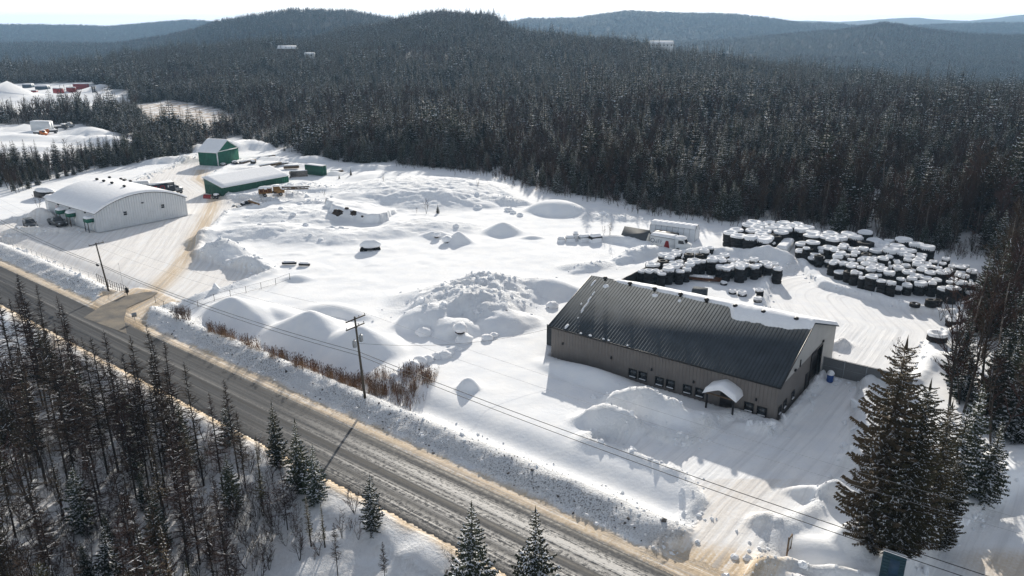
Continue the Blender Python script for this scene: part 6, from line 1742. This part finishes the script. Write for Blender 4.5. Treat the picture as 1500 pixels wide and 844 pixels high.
# timber and steel lengths lying about behind the long shed
def lumber(px0, py0, px1, py1, n, lab, hgt_=.5, m=None):
    a, b = on_ground(px0, py0), on_ground(px1, py1); L = math.hypot(*(b - a)[:2]); an = math.atan2(b[1] - a[1], b[0] - a[0])
    t = thing('beam_pile', lab, 'beams', ((a[0] + b[0]) / 2, (a[1] + b[1]) / 2, (a[2] + b[2]) / 2 - .1), an)
    mb = MB()
    for k in range(n): mb.box((rs.uniform(-.3, .3), k * .55 - n * .27, hgt_ / 2), (L * rs.uniform(.85, 1.), .4, hgt_))
    mb.build('beams', m or M_WOOD, t)
    mb = MB(); mb.box((0, .1, hgt_ + .14), (L * .96, n * .55 - .1, .28), taper=.92); mb.build('snow_cover', M_SNOW, t)
lumber(381, 246, 411, 239, 3, 'snow topped beam pile closest to the ridge of the long green shed', .7)
lumber(416, 248, 438, 243, 4, 'snow topped beam pile in front of the concrete wall piece', .8)
lumber(408, 243, 424, 239, 3, 'short snow topped beam pile between two longer ones', .6)
lumber(352, 240, 372, 235, 3, 'snow topped beam pile right beside the gable shed', .6)
lumber(486, 254, 500, 251, 3, 'small beam pile beyond the green container', .6)
lumber(378, 233, 402, 229, 2, 'low beam pile nearest the back forest behind the gable shed', .6)
lumber(365, 300, 382, 294, 1, 'yellowish plank lying in the snow in front of the long green shed', .35, M_YEL)
lumber(425, 277, 436, 274, 1, 'short yellow plank under the boom of the stake truck', .3, M_YEL)
for i, (px, py, s) in enumerate([(327, 242.5, 1.1), (344, 239.5, 1.2), (353, 239, .8), (371, 238, 1.), (365, 297, 1.0), (356, 300, .9), (372, 303, .8), (350, 304, .7), (343, 302, .6)]):
    g = on_ground(px, py); t = thing('scrap_heap', 'dark scrap heap under snow ' + ('beside the gable shed, ' if py < 260 else 'along the drive by the long shed, ') + {327: 'first from left', 344: 'second from left', 353: 'third from left', 371: 'last from left', 365: 'second from right', 356: 'third from right', 372: 'first from right', 350: 'second from left', 343: 'first from left'}[px], 'scrap', g, i, 'scrap heaps ' + ('beside the gable shed' if py < 260 else 'along the drive'))
    a = rock_mesh(130 + i, s * 1.1, s * .8, s * .7, rough=.4); a.build('scrap', M_BLACK, t)
    b = rock_mesh(150 + i, s * .9, s * .7, s * .35, 12, 8, .1); b.v[-1][:, 2] += s * .55; b.build('snow_cover', M_SNOW, t, smooth=True)
a_ = G(450, 258, 0); b_ = G(474, 261, 0); ang = math.atan2(b_[1] - a_[1], b_[0] - a_[0]); L = math.hypot(*(b_ - a_)[:2])
container('green_container', 'dark green steel container standing alone at the back of the yard', ((a_[0] + b_[0]) / 2, (a_[1] + b_[1]) / 2 + 1.2, .6), ang, L, 2.4, 3.1, M_GREEND, snow=.15)
g = on_ground(438, 259); t = thing('concrete_wall_piece', 'weathered concrete bin wall beside the green container', 'wall', g, .25); mb = MB(); mb.box((0, 0, .9), (5.5, .5, 1.9)); mb.box((-2.6, -1, .9), (.5, 2.4, 1.9)); mb.build('concrete', mat('stained_concrete', (.22, .20, .18), .85, noise=.5, nscale=2), t); mb = MB(); mb.box((0, 0, 1.95), (5.5, .55, .22), taper=.9); mb.build('snow_cover', M_SNOW, t)
# dark steep roofed shelter, white trailer, truck and tent
a_ = G(911, 355, 0); b_ = G(944, 361, 0); ang = math.atan2(b_[1] - a_[1], b_[0] - a_[0]); L = math.hypot(*(b_ - a_)[:2])
t = thing('salt_shelter', 'low shelter with a steep dark grey roof half buried in drifted snow', 'shelter', (a_[0], a_[1], .2), ang)
mb = MB(); mb.add([(0, 0, 0), (L, 0, 0), (L, 3, 0), (0, 3, 0), (0, 0, 1.0), (L, 0, 1.0), (L, 1.6, 3.0), (0, 1.6, 3.0), (0, 3, 1), (L, 3, 1)], [(0, 1, 5, 4), (1, 2, 9, 6, 5), (3, 0, 4, 7, 8), (2, 3, 8, 9)]); mb.build('wall', M_WHITE, t)
mb = MB(); mb.add([(-.4, -.35, .75), (L + .3, -.35, .75), (L + .3, 1.6, 3.15), (-.4, 1.6, 3.15), (-.4, -.35, .65), (L + .3, -.35, .65), (L + .3, 1.6, 3.05), (-.4, 1.6, 3.05), (-.4, 3.3, .9), (L + .3, 3.3, .9)], [(0, 1, 2, 3), (4, 7, 6, 5), (0, 4, 5, 1), (3, 2, 9, 8), (0, 3, 7, 4), (1, 5, 6, 2)]); mb.build('roof', mat('dark_grey_sheet', (.075, .082, .09), .6), t)
b = rock_mesh(9, L * .55, 1.0, .9, 18, 10, .08); b.v[-1][:] += [L * .45, -.9, .2]; b.build('drift', M_SNOW, t, smooth=True)
a_ = G(951.5, 362.5, 0); b_ = G(986.5, 368.5, 0); ang = math.atan2(b_[1] - a_[1], b_[0] - a_[0]); L = math.hypot(*(b_ - a_)[:2])
t = thing('cargo_trailer', 'white cargo trailer with a ring, letters and a red wedge on its side', 'trailer', (a_[0], a_[1], 0), ang)
mb = MB(); mb.box((L / 2, 1.2, 1.6), (L, 2.4, 2.4)); bo = mb.build('body', M_WHITE, t)
XX, YY = np.meshgrid(np.linspace(-.1, L + .1, 16), np.linspace(-.1, 2.5, 10), indexing='ij'); e = np.clip(np.minimum(np.minimum(XX + .1, L + .1 - XX), np.minimum(YY + .1, 2.5 - YY)) / .4, 0, 1); mb = MB(); mb.grid(XX, YY, 2.78 + .5 * np.sqrt(e)); mb.build('roof_snow', M_SNOW, bo, smooth=True)
mb = MB(); mb.box((L / 2, -.02, 2.72), (L, .05, .08)); mb.build('trim', M_BLACK, bo)
mb = MB(); mb.add([(L * .58, -.03, .5), (L * .83, -.03, .5), (L * .77, -.03, 2.1), (L * .66, -.03, 2.1)], [(0, 1, 2, 3)]); mb.build('red_wedge', M_RED, bo)
M_LOGO = mat('blue_grey_lettering', (.12, .15, .20), .6)
mb = MB(); mb.revolve([(.36, 0), (.50, 0), (.50, .02), (.36, .02)], 20, (L * .11, -.03, 1.75), M=Euler((math.pi / 2, 0, 0)).to_matrix(), close=True)
x0 = L * .24
def seg(x, z, w_, h_): mb.box((x, -.03, z), (w_, .02, h_))
seg(x0 + .30, 1.75, .09, .8); seg(x0 + .14, 1.38, .3, .09); seg(x0 + .02, 1.5, .09, .25)                     # J
for k in (1, 2):
    xx = x0 + .08 + k * .55; seg(xx, 1.75, .09, .8); seg(xx + .2, 2.1, .36, .09); seg(xx + .15, 1.78, .28, .09)  # F F
mb.build('lettering', M_LOGO, bo)
for x in (L * .3, L * .5): wheel(t, x, -.0, .38, .25)
a2 = on_ground(999, 366); t = thing('snowed_truck', 'snow plastered white truck cab parked behind the cargo trailer', 'truck', (a2[0], a2[1], 0), ang + .2)
mb = MB(); mb.prism([(-1.6, .5), (-1.6, 2.9), (.2, 2.9), (.7, 1.9), (1.6, 1.6), (1.7, .5)], 0, 2.1); mb.build('cab', M_WHITE, t)
mb = MB(); mb.add([(.28, .1, 2.8), (.28, 2.0, 2.8), (.72, 2.0, 2.0), (.72, .1, 2.0)], [(0, 1, 2, 3)]); mb.v[-1][:, 0] += .04; mb.add([(-.9, -.03, 1.9), (.4, -.03, 1.9), (.1, -.03, 2.6), (-.9, -.03, 2.6)], [(0, 1, 2, 3)]); mb.build('window', M_GLASS, t)
b = rock_mesh(19, 1.3, 1.15, .45, 14, 8, .06); b.v[-1][:] += [-.6, 1.05, 2.95]; b.build('roof_snow', M_SNOW, t, smooth=True)
for x in (-.9, 1.0): wheel(t, x, 0.05, .45, .3)
g = on_ground(975, 354); container('dark_trailer', 'low box with a dark grey tarpaulin roof between the cargo trailer and the tent', (g[0], g[1], 0), ang, 5.2, 1.9, 2.6, M_BLACK, snow=0, ribs=False, cat='trailer')
a_ = G(957, 350, 0); b_ = G(1017, 358, 0); ang = math.atan2(b_[1] - a_[1], b_[0] - a_[0]); L = math.hypot(*(b_ - a_)[:2])
t = thing('storage_tent', 'long white tarpaulin storage tent with a ribbed roof in front of the forest', 'tent', (a_[0], a_[1], 0), ang)
xs = np.linspace(-1, L, 40); prof = [(0, 0), (0, 2.0), (.15, 2.9), (.7, 3.55), (1.7, 3.85), (2.7, 3.55), (3.25, 2.9), (3.4, 2.0), (3.4, 0)]
XX = np.array([[x for _ in prof] for x in xs]); sag = .09 * np.abs(np.sin(np.pi * (xs + 1) / (L + 1) * 8))
YY = np.array([[p[0] for p in prof] for x in xs]); ZZ = np.array([[p[1] * (1 - s_ * .6) for p in prof] for s_ in sag]); mb = MB(); mb.grid(XX, YY, ZZ)
for x in (-1, L): mb.add([(x, p[0], p[1]) for p in prof], [tuple(range(len(prof)))])
mb.build('cover', M_TARP, t)
mb = MB()
for i in range(9):
    x = -1 + (L + 1) * i / 8
    for p, q_ in zip(prof[:-1], prof[1:]): mb.tube((x, p[0] * 1.0, p[1] + .02), (x, q_[0], q_[1] + .02), .05, .05, 5)
mb.build('hoop', M_GALV, t)
sn = MB(); XX, YY = np.meshgrid(np.linspace(-.9, L - .1, 50), np.linspace(.3, 3.1, 10), indexing='ij'); e = np.clip(np.minimum(YY - .3, 3.1 - YY) / .5, 0, 1)
sn.grid(XX, YY, 3.25 + .62 * np.sqrt(e) + .15 * np.abs(np.sin(np.pi * (XX + 1) / (L + 1) * 8)) * e + .05); sn.build('roof_snow', M_SNOW, t, smooth=True)
# long white box and boom among the tyres
g = on_ground(1149, 368); container('buried_tank', 'long box wrapped in snow lying between the two tyre banks', (g[0], g[1], -.3), 1.05, 8.5, 2.2, 2.3, M_WHITE, snow=.5, ribs=False)
g = on_ground(1022, 412); t = thing('conveyor_frame', 'long dark conveyor frame under snow lying between the tyre stacks', 'conveyor', (g[0], g[1], .3), -.32); mb = MB(); mb.box((0, 0, .8), (8.5, .25, .5)); mb.box((0, .9, .8), (8.5, .25, .5)); 
for k in range(9): mb.box((-4 + k, .45, .8), (.12, .9, .12))
mb.build('frame', M_RUST, t); mb = MB(); mb.box((-.6, .45, 1.15), (7.0, 1.0, .25), taper=.9); mb.build('snow_cover', M_SNOW, t)
g = on_ground(1024, 436); container('dark_bin', 'charcoal steel bin showing just behind the snowy ridge', (g[0], g[1], 0), -.4, 2.4, 2.2, 2.0, M_DROOF, snow=0, ribs=False, cat='bin')
# barrel by the drive in door
q = bw(L_ + 2.0, 16.2); t = thing('blue_barrel', 'blue barrel capped with snow at the drive in door', 'barrel', (q[0], q[1], 0)); mb = MB(); mb.revolve([(0, 0), (.42, 0), (.45, .3), (.42, .6), (.45, .9), (.42, 1.1), (0, 1.1)], 16); mb.build('drum', mat('blue_plastic', (.02, .07, .25), .4), t); mb = MB(); mb.revolve([(.46, 1.08), (.5, 1.3), (.3, 1.6), (0, 1.7)], 14); mb.build('snow_cap', M_SNOW, t, smooth=True)
# signs at the near entrance
a_ = on_ground(1287, 846); b_ = on_ground(1320, 862); ang = math.atan2(b_[1] - a_[1], b_[0] - a_[0]); L = math.hypot(*(b_ - a_)[:2])
t = thing('notice_board', 'weathered blue plank board with a snowy top under the entrance spruces', 'sign board', (a_[0], a_[1], -.2), ang)
mb = MB()
for k in range(9): mb.box((L / 2, 0, .42 + k * .33), (L, .08, .30))
mb.build('planks', M_BLUE, t)
mb = MB(); mb.box((L * .55, -.06, 1.8), (L * .42, .04, 1.9)); mb.build('centre_panel', mat('deep_blue_panel', (.02, .055, .10), .5, noise=.3, nscale=3), t)
for x in (.1, L - .1):
    mb = MB(); mb.box((x, .1, 1.6), (.12, .12, 3.4)); mb.build('post', M_WOOD, t)
mb = MB(); mb.box((L / 2, .05, 3.36), (L + .1, .25, .16), taper=.8); mb.build('snow_cap', M_SNOW, t)
g = on_ground(1152, 817); t = thing('entrance_sign', 'narrow dark framed sign standing edge on in the snow by the entrance', 'sign', (g[0], g[1], g[2] - .1), .95)
mb = MB(); mb.box((0, 0, 1.1), (.1, .14, 2.3)); mb.box((1.0, 0, 1.0), (.1, .14, 1.9)); mb.box((.5, 0, 2.0), (1.1, .1, .1)); mb.box((.5, 0, .7), (1.1, .1, .1)); mb.build('frame', M_WOOD, t)
mb = MB(); mb.box((.5, 0, 1.35), (.9, .04, 1.2)); mb.build('panel', M_WHITE, t)
# behind the arched building
g = G(68, 292, 0); t = thing('snowed_vehicle', 'dark vehicle under a thick snow cap behind the arched building', 'vehicle', (g[0], g[1], 0), -.4)
mb = MB(); mb.box((0, 0, 1.3), (6.5, 2.3, 1.9)); mb.build('body', M_BLACK, t); b = rock_mesh(30, 3.5, 1.4, .9, 18, 10, .12); b.v[-1][:, 2] = np.maximum(b.v[-1][:, 2], -.2) + 2.4; b.build('snow_cover', M_SNOWR, t, smooth=True)
for x in (-2, 2): wheel(t, x, -1.1, .5)
# ---- left clearing
def small_truck(name, label, px, py, rz, m, cat='truck', L=6.0, snow=True):
    g = on_ground(px, py); t = thing(name, label, cat, g, rz)
    mb = MB(); mb.box((-L * .2, 0, 1.3), (L * .6, 2.2, .7)); mb.build('bed', M_BLACK, t)
    mb = MB(); mb.prism([(L * .1, .6), (L * .1, 2.4), (L * .3, 2.4), (L * .36, 1.6), (L * .5, 1.4), (L * .5, .6)], -1.05, 1.05); mb.build('cab', m, t)
    mb = MB(); mb.add([(L * .3 + .05, -.9, 2.3), (L * .3 + .05, .9, 2.3), (L * .36 + .05, .9, 1.7), (L * .36 + .05, -.9, 1.7)], [(0, 1, 2, 3)]); mb.build('window', M_GLASS, t)
    if snow: mb = MB(); mb.box((-L * .2, 0, 1.8), (L * .58, 2.1, .4), taper=.85); mb.box((L * .2, 0, 2.5), (L * .2, 2., .25), taper=.85); mb.build('snow_cover', M_SNOW, t)
    for x in (-L * .35, L * .3):
        for y in (-1, 1): wheel(t, x, y, .45)
g = G(63, 193, 0); container('box_trailer', 'white box trailer parked at the edge of the left clearing', (g[0], g[1], 0), -.15, 9.5, 3, 4.6, M_WHITE, snow=.4, cat='trailer')
small_truck('orange_truck', 'orange truck nearest the camera side of the white box trailer', 60, 199, -.3, M_ORANGE)
small_truck('orange_truck', 'orange truck parked at the open end of the white box trailer', 74, 196.5, -2.4, M_ORANGE)
small_truck('grey_truck', 'dark snowy truck standing beyond the orange trucks in the left clearing', 90, 190, .3, M_CARG)
small_truck('grey_truck', 'farthest dark snowy truck at the back of the left clearing', 99, 187, .1, M_GALV)
for (px, py, L, h, rz, lab) in [(86, 136, 6, 3.2, -.5, 'small red container tilted towards the forest in the far pit'), (105, 135, 7, 3.6, -.6, 'middle red container in the far pit'), (119.5, 131, 11, 4.5, -.15, 'largest red container at the forest side of the far pit')]:
    g = on_ground(px, py); container('red_container', lab, (g[0], g[1], g[2] - .4), rz, L, 4, h, M_RED, snow=.5, group='red containers in the far pit')
g = on_ground(51, 136.5); container('red_container', 'low red box partly buried near the big cone of the far pit', (g[0], g[1], g[2] - .3), 0, 4, 2.5, 2.2, M_RED, snow=.3)
for (px, py, L, m_, lab) in [(63, 131, 9, 'b', 'long blue grey shed with a snowy roof in the far pit'), (42, 128.5, 7, 'b', 'smaller blue grey shed beside the big cone of the far pit')]:
    g = on_ground(px, py); container('pit_shed', lab, (g[0], g[1], g[2]), .1, L, 6, 2.4, mat('blue_grey_sheet', (.06, .09, .12), .5), snow=.9, cat='shed')
for (px, py, lab) in [(136.5, 136, 'thin dark marker post left of its twin in the far pit'), (139.5, 136, 'thin dark marker post right of its twin in the far pit')]:
    g = on_ground(px, py); mb = MB(); mb.box((0, 0, 2), (.9, .9, 4)); mb.box((0, 0, 4.3), (1.4, 1.4, .5)); tag(mb.build('marker_post', M_BLACK, loc=g), lab, 'post')
# ---- houses in the great forest
def house(name, label, px, D, zoff, L, Wd, Hh_, roof, rz=0.0, wm=None):
    dv = ray(px, 60); x, y = dv[0] / dv[1] * D, D; z = hz(x, y) + zoff
    t = thing(name, label, 'house', (x, y, z), rz)
    mb = MB(); mb.box((0, 0, Hh_ / 2 - 3), (L, Wd, Hh_ + 6)); mb.build('wall', wm or M_WHITE, t)
    mb = MB(); mb.prism([(-Wd / 2 - .6, Hh_), (0, Hh_ + roof), (Wd / 2 + .6, Hh_), (Wd / 2 + .6, Hh_ - .3), (-Wd / 2 - .6, Hh_ - .3)], -L / 2 - .6, L / 2 + .6, axis='x'); mb.build('roof', M_SNOW, t)
    for k in range(max(2, int(L / 4))):
        mb = MB(); mb.box((-L / 2 + (k + .5) * L / max(2, int(L / 4)), -Wd / 2 - .03, Hh_ * .55), (1.3, .08, 1.4)); mb.build('window', M_GLASS, t)
house('lodge', 'long white lodge among the crest trees of the forested rise', 969, 930, 8.5, 26, 10, 4.5, 3.0)
house('hill_house', 'house with a broad snowy roof high on the left of the forested rise', 420, 930, 4.0, 20, 10, 2.6, 3.4, wm=M_WOOD)
house('hill_cottage', 'small pale cottage just below the broad roofed house', 452, 850, 2.5, 9, 6, 3.0, 1.8)
# ---- reeds, clods, tracks of brush
M_REED = mat('dry_reeds', (.32, .20, .115), .9, noise=.4, nscale=1.0, spec=.05)
M_REEDH = mat('reed_heads', (.10, .055, .035), .9, spec=.05)
def reed_clump(seed, n=46, h=1.9):
    r = np.random.RandomState(seed); c, t = TB(), TB()
    for i in range(n):
        b = np.array([*r.normal(0, .28, 2), 0]); hh = h * r.uniform(.5, 1.); tp = b + np.array([*r.normal(0, .16, 2), hh]); s = np.array([.014, 0, 0]); a = r.uniform(0, 3.14); s = np.array([math.cos(a), math.sin(a), 0]) * .016
        c.tris([[b - s, b + s, tp]], 0)
        if r.rand() < .6: c.tris([[tp - [0, 0, .24], tp + s * 2.6 + [0, 0, -.08], tp + [0, 0, .10]], [tp - [0, 0, .24], tp - s * 2.6 + [0, 0, -.08], tp + [0, 0, .10]]], 1)
    t.cyl((0, 0, 0), (0, 0, .1), .01, .01, 3); return c, t
for i in range(3): reg('reed', reed_clump(500 + i), 1.9, [M_REED, M_REEDH], M_REED, 'reeds')
line = gp((296, 486), (315, 494), (352, 506), (400, 526), (440, 542), (480, 552), (520, 562), (560, 566), (612, 560))
rx_, ry_ = rs.uniform(-62, 0, 16000), rs.uniform(84, 132, 16000); dl_, rl_, _ = sdist(rx_, ry_, line)
m = (dl_ < .7 + rl_ * .045 + fbm(rx_, ry_, 4, 2) * 1.6) & (rs.rand(16000) < .17)
kinds_arr[0] = np.zeros(m.sum(), int)
mass('reeds', 'rust brown dry reeds along the ditch above the highway', 'reeds', rx_[m], ry_[m], rs.uniform(1.1, 2.1, m.sum()), ['reed'], zoff=-.1, lean=.1)
bush = gp((480, 556), (520, 566), (560, 572), (600, 585), (625, 562)); db, _, _ = sdist(rx_, ry_, bush)
m = (db < 2.2) & (rs.rand(16000) < .10); m |= (np.hypot(rx_ - G(600, 592)[0], ry_ - G(600, 592)[1]) < 2.2) & (rs.rand(16000) < .25); m |= (np.hypot(rx_ - G(268, 475)[0], ry_ - G(268, 475)[1]) < 1.4)
kinds_arr[0] = np.zeros(m.sum(), int)
mass('ditch_shrubs', 'bare brown shrubs tangled around the utility pole by the ditch', 'shrubs', rx_[m], ry_[m], rs.uniform(1.2, 2.8, m.sum()), ['shrub'], zoff=-.1, lean=.15)
def clod(seed):
    r = np.random.RandomState(seed); c, t = TB(), TB()
    mb = rock_mesh(seed, .5, .42, .36, 7, 5, .3); v = mb.v[-1]
    for f in mb.f:
        q = v[f]; c.tris([[q[0], q[1], q[2]]], 0); c.tris([[q[0], q[2], q[3]]], 0)
    t.tris([[v[0], v[1], v[2]]], 0); return c, t
M_DCLOD = mat('grey_gravel_clods', (.13, .12, .115), .95, noise=.5, nscale=2)
for i in range(3): reg('clod', clod(600 + i), 1.0, [M_SNOWR], M_SNOWR, 'snow_clod'); reg('dclod', clod(610 + i), 1.0, [M_DCLOD], M_DCLOD, 'gravel_clod')
cu = rs.uniform(-150, 62, 9000); cv = np.concatenate([rs.uniform(1.9, 5.4, 6500), rs.uniform(5.4, 9, 2500)]); cx_, cy2 = RU[0] * cu + RN[0] * (cv + RV0), RU[1] * cu + RN[1] * (cv + RV0)
ok = np.ones(9000, bool)
for poly in (ENTR_LEFT, PLOW_MAIN, LANE_RIGHT): ok &= ~inpoly(cx_, cy2, poly)
cx_, cy2 = cx_[ok], cy2[ok]; dark = (rs.rand(len(cx_)) < .25).astype(int); kinds_arr[0] = dark
mass('snowbank_clods', 'broken clods of snow and gravel thrown up along the highway bank', 'clods', cx_, cy2, rs.gamma(1.3, .10, len(cx_)) * (rs.rand(len(cx_)) < .5) * np.where(dark, .8, 1.), ['clod', 'dclod'], zoff=0., lean=1.5)
# loose lumps along the ploughed edges and rough piles
ex, ey = [], []
for poly in (PLOW_LEFT, PLOW_MAIN, PLOW_BACK, LANE_RIGHT):
    pp = np.array(list(poly) + [poly[0]]); sl_ = np.linalg.norm(np.diff(pp, axis=0), axis=1)
    for a, b, L in zip(pp[:-1], pp[1:], sl_):
        if a[1] > 300 or L > 90: continue
        k = int(L * 2.4); tt = rs.rand(k); nn = np.array([-(b - a)[1], (b - a)[0]]) / max(L, .1)
        q = a + (b - a) * tt[:, None] + nn * (rs.normal(0, .8, k))[:, None]; ex += list(q[:, 0]); ey += list(q[:, 1])
for m_ in MOUNDS:
    if m_['lump'] >= .9 and m_['y'] < 260:
        k = int(m_['rx'] * m_['ry'] * 2.2); q = rs.normal(0, .5, (k, 2)); ex += list(m_['x'] + q[:, 0] * m_['rx'] * m_['c'] - q[:, 1] * m_['ry'] * m_['s']); ey += list(m_['y'] + q[:, 0] * m_['rx'] * m_['s'] + q[:, 1] * m_['ry'] * m_['c'])
ex, ey = np.array(ex), np.array(ey); u_, v_ = road_uv(ex, ey); inb = (v_ > 1.5); inb &= ~inpoly(ex, ey, ENTR_LEFT); _dt, _, _ = sdist(ex, ey, TRACK); inb &= _dt > 3.5
for (ox, oy), a, x0, x1_, y0, y1_ in BLD:
    lx = (ex - ox) * math.cos(a) + (ey - oy) * math.sin(a); ly = -(ex - ox) * math.sin(a) + (ey - oy) * math.cos(a); inb &= ~((lx > x0) & (lx < x1_) & (ly > y0) & (ly < y1_))
ex, ey = ex[inb], ey[inb]; kinds_arr[0] = np.zeros(len(ex), int)
mass('snow_lumps', 'loose lumps of snow along the ploughed edges of the yard', 'snow lumps', ex, ey, rs.gamma(2.0, .17, len(ex)), ['clod'], zoff=-.03, lean=1.5)
# ================================================================== the air between the hills
mb = MB(); mb.add([(-14500, -2500, -75), (14500, -2500, -75), (14500, 12500, -75), (-14500, 12500, -75), (-14500, -2500, 262), (14500, -2500, 262), (14500, 12500, 262), (-14500, 12500, 262)],
                  [(0, 3, 2, 1), (4, 5, 6, 7), (0, 1, 5, 4), (1, 2, 6, 5), (2, 3, 7, 6), (3, 0, 4, 7)])
hm = bpy.data.materials.new('thin_winter_haze'); hm.use_nodes = True; hm.node_tree.nodes.clear()
pv = hm.node_tree.nodes.new('ShaderNodeVolumePrincipled'); pv.inputs['Color'].default_value = (.42, .68, 1.0, 1); pv.inputs['Density'].default_value = .00011; pv.inputs['Anisotropy'].default_value = .1
ho = hm.node_tree.nodes.new('ShaderNodeOutputMaterial'); hm.node_tree.links.new(pv.outputs['Volume'], ho.inputs['Volume'])
tag(mb.build('haze', hm), kind='stuff')
